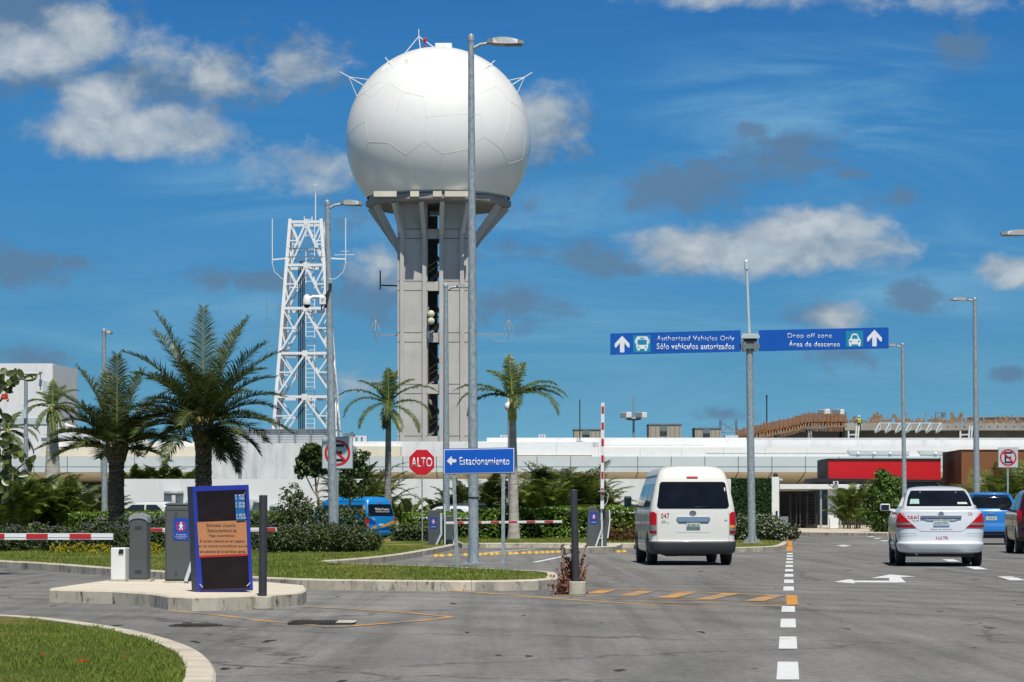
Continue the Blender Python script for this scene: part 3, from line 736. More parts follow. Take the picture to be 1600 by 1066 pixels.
st_.build('rust_stain', pm('rust wash', (.60,.52,.38), .5, var=.2), tw)
# lightning rods and top box
def dome_antenna(base_a, base_b, base_c, tip, name='lightning_rod'):
    m = MB(); m.tube([base_a, tip], .05, 5); mid = base_a.lerp(tip, .62)
    m.tube([base_b, mid], .035, 5); m.tube([base_c, mid], .035, 5); return m.build(name, M['white'], tw)
dome_antenna(on_dome(190,362), on_dome(205,323), on_dome(150,418), Vector((cx-(683.2-531)/ds, RC.y-1.5, zc+(218.5-115.5)/ds)))
dome_antenna(on_dome(1000,358), on_dome(988,330), on_dome(1030,400), Vector((cx+(829.5-683.2)/ds, RC.y-1.5, zc+(218.5-116.5)/ds)))
dome_antenna(on_dome(368,308), on_dome(290,408), on_dome(300,312), on_dome(313,228)+Vector((-.15,-.5,.35)))
dome_antenna(on_dome(848,310), on_dome(930,410), on_dome(890,380), on_dome(912,232)+Vector((.15,-.5,.35)))
ztop = zc+RD
m = MB(); hub = Vector((cx-1.95, RC.y, ztop+1.15))
m.tube([hub-Vector((0,0,.2)), hub+Vector((0,0,.75))], .05, 5); m.tube([hub, (cx-3.35,RC.y,ztop-.55)], .05, 5); m.tube([hub, (cx-.3,RC.y+.2,ztop)], .05, 5); m.tube([hub, (cx-1.75,RC.y-1,ztop-.3)], .04, 5); m.tube([hub, (cx-1.8,RC.y+1,ztop-.3)], .04, 5)
m.build('lightning_rod', M['white'], tw)
m = MB().tube([(cx-1.35,RC.y,ztop-.1),(cx-1.35,RC.y,ztop+.9)], .05, 5).lathe([(.05,0),(.16,.05),(.17,.35),(.1,.5)], 10, (cx-1.35,RC.y,ztop+.55)); m.build('beacon', M['stripered'], tw)
MB().box(cx-.32, cx+1.35, RC.y-.7, RC.y+.7, ztop-.25, ztop+.38).build('roof_hatch', M['white'], tw, bevel=.06)
# side booms with aerials, round microwave dishes
def boom(name, x0, x1, z, y, whisk, mat):
    m = MB().bar((x0,y,z), (x1,y,z), .13, .13); m.tube([(x1,y,z-.45),(x1,y,z+1.6)], .07, 6); m.tube([(x1,y,z+1.6),(x1,y,z+2.3)], .035, 5)
    for k in range(whisk):
        a = k*2*math.pi/whisk; m.tube([(x1,y,z+1.5),(x1+.65*math.cos(a),y+.65*math.sin(a),z+.35)], .025, 4)
    m.tube([(x0+(x1-x0)*.45,y-.05,z-.1),(x0+(x1-x0)*.7,y-.05,z-.7),(x1-(x1-x0)*.05,y-.05,z-.75),(x1,y-.05,z-.3)], .03, 5)
    return m.build(name, mat, tw)
boom('aerial_boom', -3.5, tx(585.5), tz(522), 1.5, 8, M['steel']); boom('aerial_boom', 3.5, tx(795), tz(521), 1.5, 8, M['steel'])
m = MB().bar((-3.5,2,tz(444)), (tx(592.5),2,tz(443)), .13, .13).tube([(tx(592.5),2,tz(450)),(tx(592.5),2,tz(420))], .07, 6); m.build('aerial_boom', M['black'], tw)
dish = MB()
for py in (491.5, 502.5):
    m = MB(); m.lathe([(.01,-.18),(.24,-.17),(.34,-.05),(.34,.14)], 24)
    vs = [(x+tx(674), -.75+z_, tz(py)+y_) for (x, y_, z_) in m.v]
    MB().add(vs, m.f, 0, True).build('dish', pm('dish cover', (.62,.60,.42), .6, var=.05), tw)
MB().bar((tx(669.5),-.4,tz(480)), (tx(669.5),-.4,tz(530)), .16, .16).bar((tx(669.5),-.35,tz(497)), (tx(674),-.55,tz(497)), .12, .12).build('dish_mast', M['steeldark'], tw)

# ---- white lattice mast
LZ = 235.0; lz = lambda py: wz(py, LZ); lx = lambda px: (px-479.5)/17.02
lt = thing('lattice_tower', 'white steel lattice tower with ladder, aerials and open platforms', 'lattice tower', (wx(479.5,LZ), LZ, 0))
f = MB()
def lw(z):                                             # half width at a height
    z0, z1 = lz(668), lz(347); return 2.78+(1.42-2.78)*(z-z0)/(z1-z0)
H0 = 5.0
for sx_ in (-1,1):
    for sy_ in (-1,1):
        f.bar((sx_*lw(H0), sy_*lw(H0), H0), (sx_*lw(lz(345)), sy_*lw(lz(345)), lz(345)), .29, .29)
lev = [349.5, 417, 484.5, 554.5, 622, 690]
for i, py in enumerate(lev):
    z = lz(py); w_ = lw(z)
    for (ax, sg) in (('x',-1),('x',1),('y',-1),('y',1)):
        def P3(t, zz_):
            h_ = lw(zz_); return (t*h_, sg*h_, zz_) if ax == 'x' else (sg*h_, t*h_, zz_)
        f.bar(P3(-1,z), P3(1,z), .20, .24)
        if i < len(lev)-1:
            zb = lz(lev[i+1]); zm = (z+zb)/2+.25
            for s_ in (-1, 1):
                f.bar(P3(0,z-.1), P3(s_*.98,zb+.1), .165, .165)
                f.bar(P3(s_*.98,z-.15), P3(s_*.49,zm), .115, .115)
                f.bar(P3(s_,zm), P3(s_*.49,zm), .115, .115)
                f.bar(P3(s_,zm), P3(s_*.80,zb+ (z-zb)*.2), .10, .10)
        f.box(*(sorted((P3(-.10,z)[0],P3(.10,z)[0])) if ax == 'x' else sorted((sg*w_-.05,sg*w_+.05))), *(sorted((sg*w_-.13,sg*w_+.13)) if ax == 'x' else sorted((P3(-.10,z)[1],P3(.10,z)[1]))), z-.3, z+.25)
f.build('frame', M['white'], lt)
l = MB()
for x in (-.05,.75): l.bar((x,-.5,H0), (x,-.5,lz(346)), .07, .07)
z = H0
while z < lz(346): l.bar((-.05,-.5,z), (.75,-.5,z), .05, .05); z += .42
l.build('ladder', M['white'], lt)
c = MB()
for k in range(4): c.tube([(-.75+k*.16,.2,H0),(-.75+k*.16,.2,lz(420)),(-.6+k*.16,.2,lz(408))], .06, 5)
c.build('cables', M['black'], lt)
pl = MB()
for py in (404.5, 391): 
    z = lz(py); w_ = lw(z)+.1
    for sg in (-1,1): pl.bar((-w_,sg*w_,z),(w_,sg*w_,z),.09,.09); pl.bar((sg*w_,-w_,z),(sg*w_,w_,z),.09,.09)
pl.build('platform_rails', M['steeldark'], lt)
a = MB()
for (px, p0, p1) in ((425.5,412,342),(540,412,341)):
    a = MB(); a.tube([(lx(px),0,lz(p0)),(lx(px),0,lz(p1))], .055, 6)
    sgn = -1 if px < 480 else 1
    a.bar((sgn*lw(lz(404)),0,lz(403.5)), (lx(px),0,lz(405 if sgn > 0 else 406)), .14, .14)
    a.tube([(lx(px),0,lz(413)),(lx(px)-sgn*.2,0,lz(425)),(lx(px)-sgn*.9,0,lz(436)),(sgn*lw(lz(438)),0,lz(437))], .035, 5); a.build('whip_aerial', M['white'], lt)
a = MB(); a.bar((lx(522),.3,lz(398)), (lx(553),.3,lz(397.5)), .05, .05); a.bar((lx(533),.3,lz(392)), (lx(545),.3,lz(392)), .04, .04); a.build('cross_arm', M['white'], lt)
a = MB(); a.tube([(lx(493),0,lz(349)),(lx(493),0,lz(303))], .06, 6); a.tube([(lx(493),0,lz(303)),(lx(493),0,lz(280))], .02, 4); a.bar((lx(490),0,lz(289)),(lx(496),0,lz(289)),.05,.05); a.build('whip_aerial', M['white'], lt)
a = MB()
for px in (477.5, 489.5): a.bar((lx(px),-1.4,lz(349)), (lx(px),-1.4,lz(341)), .07, .07)
a.bar((lx(477.5),-1.4,lz(345.5)), (lx(489.5),-1.4,lz(345.5)), .05, .05)
a.build('top_rail', M['white'], lt)
d = MB()
for px, ys in ((435.5,(478,585)),(417,(466,500)),(417,(500,560))): d.tube([(lx(px),0,lz(ys[1])),(lx(px),0,lz(ys[0]))], .04, 5)
for py in (476, 543, 515, 553): d.bar((lx(417),0,lz(py+3)), (lx(448 if py in (476,) else 435),0,lz(py)), .06, .06)
d.bar((lx(435),0,lz(543)), (lx(443),0,lz(542)), .1, .1)
d.build('dipole_aerial', M['steel'], lt)

# ---- left white block building
BZ = 260.0; bx = lambda px: wx(px, BZ); bz = lambda py: wz(py, BZ)
bl = thing('white_block_building', 'tall plain white building with a grey band behind the left palms', 'building', (bx(20),BZ,0)); o = bx(20)
MB().box(bx(-120)-o, bx(82)-o, 0, 14, 0, bz(568)).build('wall', M['whitewall'], bl)
MB().add([(bx(82)-o+.004,0,0),(bx(103)-o,7,0),(bx(103)-o,7,bz(571)),(bx(82)-o+.004,0,bz(569)),(bx(82)-o+.004,14,0),(bx(82)-o+.004,14,bz(569))], [(0,1,2,3),(1,4,5,2),(3,2,5)]).build('wing_wall', M['whitewall'], bl)
MB().box(bx(-120)-o, bx(82)-o, -.08, -.004, bz(663), bz(653)).build('grey_band', M['fasciablue'], bl)
m = MB().box(bx(67)-o, bx(74)-o, -.05, -.004, bz(612), bz(595)); m.build('panel', M['fasciablue'], bl)
m = MB().bar((bx(-120)-o,-.03,bz(583.5)), (bx(62)-o,-.03,bz(583.5)), .05, .07).bar((bx(82)-o,-.03,bz(568)), (bx(82)-o,-.03,bz(690)), .12, .10); m.build('joint_line', M['seam'], bl)
m = MB().bar((bx(64.5)-o,-.5,bz(593)), (bx(64.5)-o,-.5,bz(583)), .1, .1).bar((bx(62.5)-o,-.5,bz(583)), (bx(67)-o,-.5,bz(583)), .25, .2); m.build('floodlight', M['steeldark'], bl)
m = MB().tube([(bx(101)-o,7,bz(571)),(bx(101)-o,7,bz(563))], .06, 6).lathe([(.05,0),(.16,.1),(.05,.3)], 8, (bx(101)-o,7,bz(564))); m.build('beacon', M['steeldark'], bl)
# roof plant next to it
ra = thing('rooftop_plant', 'white slanted roof plant between the block building and the first palm', 'roof plant', (wx(140,240),240,0))
MB().prism_y([(-3.6,5),(4.5,5),(4.5,wz(694,240)),(1.5,wz(690,240)),(-3.6,wz(655,240))], 0, 6).build('housing', M['whitewall'], ra)
m = MB()
for k in range(3): MB().tube([(-2.6+k*1.6,-.6,5.5),(-2.6+k*1.6,-.6,wz(664+k*7,240))], .13, 8).build('pipe', M['white'], ra)
MB().box(-4.3,-2.6,-1.2,-.4,7.4,8.0).build('duct', M['steeldark'], ra); MB().box(-.6,1.1,-1.2,-.4,7.3,7.8).build('duct', M['steeldark'], ra)

# ---- terminal
QZ = 220.0; qx = lambda px: wx(px, QZ); qz = lambda py: wz(py, QZ)
te = thing('terminal_building', 'long low white terminal with pale panel band and tan soffit', 'terminal', (0,QZ,0))
m = MB(); m.box(qx(-60), qx(760), 3, 30, qz(712), qz(688.5)); m.box(qx(760), qx(1170), 3, 30, qz(712), qz(682.5)); m.box(qx(1170), qx(1640), 3.5, 30, qz(712), qz(686)); m.build('upper_wall', M['whitewall'], te); MB().sheet([(qx(-60),3.4),(qx(760)-.1,3.4),(qx(760)-.1,29.8),(qx(-60),29.8)], qz(688.5)+.01).sheet([(qx(760)+.1,3.4),(qx(1165),3.4),(qx(1165),29.8),(qx(760)+.1,29.8)], qz(682.5)+.01).sheet([(qx(1175),3.9),(qx(1640),3.9),(qx(1640),29.8),(qx(1175),29.8)], qz(686)+.01).build('roof', M['roofgrey'], te)
m = MB().box(qx(60), qx(625), 1.2, 2.997, qz(717.5), qz(697)); m.build('fascia', M['cream'], te)
m = MB().prism_z([(qx(735),1.2),(qx(927),1.2),(qx(927)+.6,2.997),(qx(735),2.997)], qz(711), qz(690)); m.prism_z([(qx(925),-.2),(qx(1640),-.2),(qx(1640),2.997),(qx(946),2.997),(qx(946),.4)], qz(713.5), qz(699)); m.build('white_fascia', M['white'], te)
m = MB()
for xa, xb, py in ((944,1100,695.8),(1103,1400,707.5)): m.box(qx(xa), qx(xb), -.23, -.203, qz(py+.8), qz(py-.6))
m.build('shadow_gap', M['seam'], te); m = MB()
for k in range(26): px = -40+k*65; m.box(qx(px)-.02, qx(px)+.02, 2.985 if px < 735 else 1.19, 2.999 if px < 735 else 1.2, qz(711), qz(692)) if px < 920 else m.box(qx(px)-.02, qx(px)+.02, -.21, -.2, qz(713), qz(699.5))
m.build('panel_joint_lines', M['fasciablue'], te)
m = MB().box(qx(-60), qx(1480), -.5, 0.9, qz(738), qz(713.6)); m.build('panel_band', M['fasciablue'], te)
m = MB(); px = -50
while px < 1480: m.box(qx(px)-.035, qx(px)+.035, -.52, -.503, qz(738), qz(713.8)); px += 52.3
m.box(qx(-60), qx(1480), -.515, -.503, qz(730), qz(729.2)); m.build('panel_joints', M['steeldark'], te)
m = MB().box(qx(60), qx(1480), .905, 1.19, qz(722), qz(712)); m.build('recess', M['tan'], te)
m = MB().add([(qx(-60),-.5,qz(738.2)),(qx(1480),-.5,qz(738.2)),(qx(1480),7,qz(757)),(qx(-60),7,qz(757)),(qx(-60),7,0),(qx(1480),7,0)], [(0,1,2,3),(3,2,5,4)])
m.build('soffit', M['tan'], te)
m = MB(); px = -50
while px < 1480: m.bar((qx(px),-.45,qz(738.6)), (qx(px),6.9,qz(757)), .05, .06); px += 52.3
m.build('soffit_joints', M['joint'], te)
# skylight slots near the right end
for xa, xb in ((1323,1420),(1433,1476)):
    MB().prism_y([(qx(xa)+.3,qz(710.5)),(qx(xb),qz(710.5)),(qx(xb),qz(705)),(qx(xa),qz(704))], -.27, -.21).build('canopy_slot', M['fasciablue'], te)
m = MB()
for px in (1340,1365,1390,1461): MB().lathe([(.13,0),(.16,.12),(.03,.2)], 10, (qx(px),-.33,qz(710))).build('lamp_cap', M['white'], te)
# left dark ground floor behind the palms
MB().box(qx(-60), qx(190), 4.0, 6.4, 0, qz(762)).build('ground_floor', M['shadowglass'], te)
# ---- blank stained wall with louvres
kz = 200.0; kx = lambda px: wx(px, kz)
kb = thing('blank_wall_block', 'large stained white windowless block topped by louvred screens', 'building', (kx(437),kz,0)); o = kx(437)
MB().box(kx(330)-o, kx(544)-o, 0, 12, 0, wz(693,kz)).build('wall', M['whitestain'], kb); MB().sheet([(kx(330)-o+.2,2.5),(kx(544)-o-.2,2.5),(kx(544)-o-.2,11.8),(kx(330)-o+.2,11.8)], wz(693,kz)+.01).build('roof', M['roofgrey'], kb)
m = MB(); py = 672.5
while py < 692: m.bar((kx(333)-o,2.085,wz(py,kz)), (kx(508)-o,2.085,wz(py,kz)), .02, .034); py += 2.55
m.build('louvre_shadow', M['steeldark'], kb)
MB().box(kx(333)-o, kx(508)-o, 2.1, 2.3, wz(693,kz)+.003, wz(670.5,kz)).build('louvre_screen', M['hazelouvre'], kb)
m = MB().box(kx(333)-o, kx(509)-o, 1.9, 2.35, wz(671,kz), wz(669.3,kz))
for k in range(8): px = 333+k*25; m.box(kx(px)-o-.06, kx(px)-o+.06, 1.85, 1.99, wz(693,kz)+.003, wz(671,kz)-.003)
m.box(kx(508)-o, kx(515)-o, 1.5, 2.5, wz(682,kz), wz(666,kz)); m.build('louvre_frame', M['steeldark'], kb)
m = MB().bar((kx(516)-o,2,wz(670,kz)), (kx(531)-o,2,wz(673,kz)), .12, .12).box(kx(534)-o, kx(550)-o, 2, 4, wz(681,kz), wz(676,kz)).box(kx(545)-o, kx(547)-o, 2, 4, wz(676,kz)+.003, wz(673,kz)); m.build('roof_duct', M['steeldark'], kb)
# ---- garden wall with raised lettering
GZ = 145.0; gx = lambda px: wx(px, GZ)
gw = thing('garden_wall', 'long white garden wall with grey raised lettering behind the hedges', 'wall', (gx(600),GZ,0)); o = gx(600)
MB().box(gx(192)-o, gx(1142)-o, 0, .35, 0, wz(748.5,GZ)).build('wall', M['whitewall'], gw)
text_part('letter_t', 'T', M['letters'], gw, gx(272)-o, wz(812,GZ), 30/4000*GZ, 45/4000*GZ, y=-.01, bold=.05, extr=.25)
text_part('letters', 'e', M['letters'], gw, gx(301)-o, wz(812,GZ), None, 32/4000*GZ, y=-.01, bold=.06, extr=.25)
text_part('letters', 'rmi', M['letters'], gw, gx(347)-o, wz(812,GZ), 62/4000*GZ, 32/4000*GZ, y=-.01, bold=.06, extr=.25)
text_part('letters', 'n', M['letters'], gw, gx(402)-o, wz(812,GZ), 23/4000*GZ, 32/4000*GZ, y=-.01, bold=.06, extr=.25)
text_part('letters', 'al', M['letters'], gw, gx(441)-o, wz(812,GZ), 40/4000*GZ, 36/4000*GZ, y=-.01, bold=.06, extr=.25)

# ---- roof clutter
def roof_box(px0, px1, p0, p1, Z, lab):
    t = thing('roof_unit', lab, 'roof unit', (wx((px0+px1)/2,Z),Z,wz(p1,Z)))
    w_ = (px1-px0)/F*Z/2; h_ = (p1-p0)/F*Z
    MB().box(-w_, w_, 0, 4, 0, h_-.08).build('housing', M['roofunit'], t); MB().box(-w_-.06, w_+.06, -.06, 4.06, h_-.077, h_+.05).build('cap', M['steeldark'], t)
    m = MB()
    for k in range(7): x = -w_+.2+k*(2*w_-.4)/6; m.box(x-.025, x+.025, -.03, -.003, .02, h_-.1)
    m.build('seams', M['steeldark'], t); MB().box(-.5,.2,-.25,-.003,h_*.55,h_*.9).build('vent', M['steeldark'], t); return t
roof_box(897, 940, 671, 690, 252, 'tan roof unit behind the raised barrier arm')
roof_box(1014, 1065, 663, 688, 252, 'tallest tan roof unit, above the white van')
roof_box(1086, 1127, 669, 688, 252, 'tan roof unit left of the steel scaffold frame')
def small_unit(px0, px1, p0, p1, lab):
    t = thing('roof_vent', lab, 'roof vent', (wx((px0+px1)/2,235),228,wz(p1,228))); w_ = (px1-px0)/F*228/2; h_ = (p1-p0)/F*228
    m = MB().box(-w_,w_,0,1.2,h_*.75,h_).box(-w_,-w_*.5,0,1.2,0,h_*.75).box(w_*.5,w_,0,1.2,0,h_*.75).box(-w_*.2,w_*.2,0,1.2,0,h_*.75); m.build('frame', M['white'], t)
small_unit(234, 248, 683, 690, 'small white roof vent between the two dark palms'); small_unit(782, 795, 680, 686, 'small white roof vent right of the radar tower'); small_unit(557, 580, 681, 690, 'white roof vent left of the radar tower'); small_unit(840, 851, 679, 684, 'white roof vent stub left of the tan roof units')
am = thing('antenna_mast', 'thin dark antenna mast on a white ledge above the palms', 'antenna', (wx(906,222),222,wz(691,222)))
MB().tube([(0,0,.1),(0,0,3.7)], .05, 6).build('pole', M['post'], am); MB().box(-.35,.3,-.3,.3,-.25,.1).build('base', M['steel'], am)
a2 = thing('antenna_mast', 'thin dark antenna mast behind the plywood formwork', 'antenna', (wx(1206,300),306,5))
MB().tube([(0,0,0),(0,0,wz(618,306)-5)], .08, 6).build('pole', M['post'], a2); MB().lathe([(.05,0),(.13,.1),(.05,.4)], 8, (0,0,wz(622,306)-5)).build('tip', M['post'], a2)
def flood_mast(px, py0, py1, Z, lab, s=1):
    t = thing('floodlight_mast', lab, 'floodlight mast', (wx(px,Z),Z,0)); zt = wz(py0,Z); zh = wz(py1,Z)
    MB().tube([(0,0,0),(0,0,zt)], [.28*s,.10*s], 8).build('pole', M['steel'], t)
    MB().lathe([(.3,0),(1.0,.1),(1.0,.3),(.3,.4)], 12, (0,0,zh-.6)).build('head_frame', M['steeldark'], t)
    for k in range(6):
        a = k*math.pi/3; x, y = 1.35*math.cos(a)*s, 1.35*math.sin(a)*s
        MB().box(x-.35,x+.35,y-.25,y+.25,zh-.25,zh+.45).build('floodlight', M['lampgrey'] if k % 2 else M['white'], t, bevel=.05)
    return t
flood_mast(990, 621, 650, 330, 'floodlight mast with red tip rising between the roof units')
flood_mast(288, 642, 651, 300, 'floodlight mast beside the right dark palm trunk', .8)
flood_mast(1299, 636, 645, 345, 'floodlight mast above the plywood formwork', 1.0)
sc_ = thing('scaffold_frame', 'dark steel scaffold frame at the end of the plywood formwork', 'scaffold', (wx(1139,262),262,wz(690,262))); m = MB(); hh = 34/F*262; ww = 12.5/F*262
for x in (-ww,ww):
    for y in (0,1.6): m.tube([(x,y,0),(x,y,hh)], .05, 6)
for y in (0,1.6): m.tube([(-ww,y,hh*.45),(ww,y,hh*.45)], .04, 6); m.tube([(-ww,y,hh*.45),(ww,y,hh*.9)], .03, 6); m.tube([(-ww,y,hh*.9),(ww,y,hh*.45)], .03, 6)
m.build('tubes', M['steeldark'], sc_); MB().box(-.4,ww+.1,-.2,1.8,0,hh*.28).build('tarp', M['white'], sc_)

# ---- building under construction
CZ = 290.0; qq = lambda px: wx(px, CZ)-wx(1375, CZ); cz = lambda py: wz(py, CZ)
cb = thing('construction_building', 'half built concrete storey with plywood formwork and bare columns', 'building', (wx(1375,CZ),CZ,0))
edge = [(1150,672,691),(1190,662,683),(1230,654,675),(1262,645,667),(1322,648,667)]
def edge_at(px):
    for (a, c) in zip(edge, edge[1:]):
        if a[0] <= px <= c[0]:
            t = (px-a[0])/(c[0]-a[0]); return a[1]+(c[1]-a[1])*t, a[2]+(c[2]-a[2])*t
    return edge[-1][1:]
fw_ = MB(); px = 1150.0; pr = MB(); k = 0
while px < 1321:
    t, bt = edge_at(px); w_ = random.uniform(1.7, 2.6); zt = cz(t+random.uniform(-1.4,1.2)); zb = cz(bt-7+random.uniform(-1,1))
    yo = random.uniform(-.12,.12); fw_.box(qq(px), qq(px+w_-.25), yo, yo+.08, zb, zt)
    if k % 3 == 0: fw_.box(qq(px), qq(px+.5), yo-.14, yo-.01, zb-.4, zt+random.uniform(-.1,.45))
    if k % 2 == 0:
        pr.bar((qq(px),-.1,cz(bt-5)), (qq(px+random.uniform(-4,-1)),-1.0,cz(bt+.5)), .10, .10)
    pr.bar((qq(px),1.2,cz(bt+.5)), (qq(px),1.2,cz(bt+8)), .09, .09)
    px += w_; k += 1
fw_.build('formwork_panels', M['ply'], cb)
m = MB()
for a, c in zip(edge, edge[1:]):
    m.bar((qq(a[0]),-.9,cz(a[2])), (qq(c[0]),-.9,cz(c[2])), .3, .18); m.bar((qq(a[0]),.4,cz(a[2]-5)), (qq(c[0]),.4,cz(c[2]-5)), .3, .7)
m.build('walings', M['timber'], cb); pr.build('props', M['timber'], cb)['kind'] = 'stuff'
m = MB().box(qq(1150), qq(1322), 1.6, 18, cz(760), cz(684)); m.box(qq(1200), qq(1322), 4, 18, cz(684)+.003, cz(668)); m.build('interior', M['void'], cb)
m = MB().box(qq(1320), qq(1680), 0, 20, cz(672.5), cz(661.5)); m.build('slab', M['struct'], cb)
m = MB().box(qq(1322)+.004, qq(1680), 6, 19.8, cz(760), cz(672.5)-.003); m.build('back_wall', M['struct'], cb)
for px in (1212,1263,1321,1330,1500): MB().box(qq(px), qq(px+7), .5, 1.4, cz(760), cz(672.5)-.004).build('column', M['struct'], cb)
m = MB()
for px in range(1480, 1600, 13): m.box(qq(px), qq(px+1.6), -.03, -.003, cz(667.5), cz(665.8))
m.build('slab_holes', M['void'], cb)
m = MB()
for k in range(7):
    m = MB(); px = 1374+k*15.8; m.bar((qq(px),-.5,cz(661)), (qq(px),-.5,cz(672)), .2, .2); m.bar((qq(px),-.5,cz(661.5)), (qq(px-11),-2.2,cz(676)), .13, .13); m.bar((qq(px),-.5,cz(672)), (qq(px-11),-2.2,cz(677)), .16, .16)
    if k < 6: m.bar((qq(px),-.5,cz(661.5)), (qq(px+15.8),-.5,cz(661.5)), .14, .14)
    m.build('steel_bracket', M['signface'], cb)
m = MB()
for px in (1335,1338.5,1511,1515): m.bar((qq(px),-1,cz(687)), (qq(px+1.5),-1,cz(666)), .18, .18)
for px in (1324,1498): m.bar((qq(px),-1,cz(687)), (qq(px),-1,cz(674)), .18, .18); m.bar((qq(px),-1,cz(680)), (qq(px+14),-1,cz(679.5)), .15, .15)
m.build('ladders', M['white'], cb)
m = MB(); random.seed(5)
for k in range(170):
    px = random.uniform(1322, 1660)
    if 1345 < px < 1352: continue
    y = random.uniform(.3, 6); h_ = random.choice((.3,.5,.6,.8,1.2))*random.uniform(.5,1.0); dx = random.uniform(-.6,.6); z0 = cz(661.5)+random.uniform(0,.35)
    if random.random() < .25: m.bar((wx(px,CZ)-wx(1375,CZ),y,z0), (wx(px,CZ)-wx(1375,CZ)+random.uniform(-1.6,1.6),y,z0+random.uniform(0,.4)), .12, .25)
    else: m.bar((wx(px,CZ)-wx(1375,CZ),y,z0), (wx(px,CZ)-wx(1375,CZ)+dx,y,z0+h_), .10, random.choice((.1,.12,.35)))
m.build('timber_stacks', M['timber'], cb)['kind'] = 'stuff'
m = MB()
for px in (1528,1556,1582,1610): m.box(qq(px), qq(px+24), 6.5, 6.9, cz(661), cz(649))
m.box(qq(1520), qq(1680), 6.3, 7.1, cz(649)+.003, cz(648)); m.build('upstand', M['struct'], cb)
m = MB().bar((qq(1462),0,cz(661)), (qq(1462),0,cz(645)), .12, .12).bar((qq(1462),0,cz(645)), (qq(1477),0,cz(645)), .1, .1).bar((qq(1464),0,cz(655)), (qq(1475),0,cz(646)), .08, .08).box(qq(1472), qq(1477), -.3, .3, cz(652), cz(645)-.06); m.build('hoist', M['steeldark'], cb)
# parapet of the front block
fb = thing('front_parapet_block', 'long white parapet block under the construction storey', 'building', (wx(1400,228),228,0))
o = wx(1400,228); MB().box(wx(1158,228)-o, wx(1700,228)-o, .5, 9, wz(708,228), wz(684,228)).box(wx(1480,228)-o, wx(1700,228)-o, 0.51, 8.9, 0, wz(708,228)-.003).build('wall', M['whitewall'], fb)
MB().box(wx(1503,228)-o, wx(1520,228)-o, .1, .497, wz(703,228), wz(698,228)).build('roof_light', M['steeldark'], fb)
# ---- red facade, brown block
rz = 190.0; rx = lambda px: wx(px, rz)-wx(1381, rz)
rf = thing('red_shop_front', 'bright red fascia with black trim left of the brown block', 'shop front', (wx(1381,rz),rz,0))
MB().box(rx(1294), rx(1470), 0, 5, wz(750,rz), wz(720,rz)).build('red_panel', M['facadered'], rf)
m = MB().box(rx(1293), rx(1470), -.04, 5, wz(720,rz)+.003, wz(716.5,rz)).box(rx(1289.5), rx(1294)-.004, -.1, 5, wz(750,rz), wz(717.5,rz)); m.build('top_trim', M['facadedark'], rf)
m = MB().prism_y([(rx(1266),wz(754,rz)),(rx(1472),wz(754,rz)),(rx(1472),wz(750,rz)-.004),(rx(1270),wz(747.5,rz))], -.9, 4.9); m.build('awning', M['facadedark'], rf)
MB().box(rx(1275), rx(1470), 1.5, 4.8, 0, wz(754,rz)-.003).build('ground_floor', M['shadowglass'], rf)
br = thing('brown_block', 'plain brown rendered block right of the red fascia', 'building', (wx(1560,rz),186,0)); q = wx(1560,186)
MB().prism_z([(wx(1486,186)-q,0),(wx(1700,186)-q,0),(wx(1700,186)-q,9),(wx(1471,191)-q,9),(wx(1471,191)-q,4.2)], 0, wz(703.5,186)).build('wall', M['facadebrown'], br)
MB().prism_z([(wx(1486,186)-q-.06,-.06),(wx(1700,186)-q,-.06),(wx(1700,186)-q,9),(wx(1471,191)-q,9.06),(wx(1471,191)-q-.06,4.16)], wz(703.5,186)+.003, wz(702.5,186)).build('coping', M['facadebrown'], br)
# ---- pedestrian gates
pz = 155.0; ga = thing('turnstile_gate', 'white roofed pedestrian gate with dark turnstiles and fences', 'gate', (wx(1290,pz),pz,.12)); gq = lambda px: wx(px,pz)-wx(1290,pz); gz = lambda py: wz(py,pz)-.12
MB().box(gq(1206), gq(1217.5), 0, .5, 0, gz(745.5)).build('pillar', M['white'], ga, bevel=.02)
MB().lathe([(.13,0),(.15,.05),(.15,.1),(.11,.2),(.03,.27)], 12, (gq(1212.5),.25,gz(745.5))).build('finial', M['black'], ga)
m = MB().lathe([(.10,0),(.13,.05),(.10,.12)], 12, (gq(1220),.1,gz(750)-.05)); m.build('camera', M['fasciablue'], ga)
MB().box(gq(1218), gq(1362), -.2, 3.4, gz(764.5), gz(757)).build('roof', M['white'], ga, bevel=.02)
m = MB().box(gq(1301), gq(1309), -.3, -.21, gz(757), gz(752.2)); m.build('roof_sign', M['white'], ga); MB().box(gq(1303), gq(1307), -.33, -.303, gz(755.5), gz(753)).build('roof_sign_face', M['black'], ga)
for px in (1283,1313.5): MB().box(gq(px)-.05, gq(px)+.06, .1, .3, 0, gz(764.7)).build('portal_post', M['steel'], ga)
MB().box(gq(1295.5), gq(1307), .6, .75, 0, gz(765)-.003).build('white_panel', M['white'], ga)
MB().box(gq(1306.5), gq(1308.5), .3, .45, .6, gz(765)-.003).build('edge_post', M['signwhite'], ga)
m = MB().prism_y([(gq(1297),0),(gq(1309),0),(gq(1310.5),.62),(gq(1295.5),.62)], -.1, .3); m.build('planter', M['white'], ga)
MB().box(gq(1220), gq(1281), 2.9, 3.0, 0, gz(768)).build('back_screen', M['black'], ga)
m = MB()
for k in range(16): px = 1219.5+k*4.1; m.bar((gq(px),1.5,.05), (gq(px),1.5,gz(768)), .035, .035)
for py in (768, 771, 822): m.bar((gq(1218),1.5,gz(py)), (gq(1282),1.5,gz(py)), .05, .05)
m.build('fence', M['gatebrown'], ga)
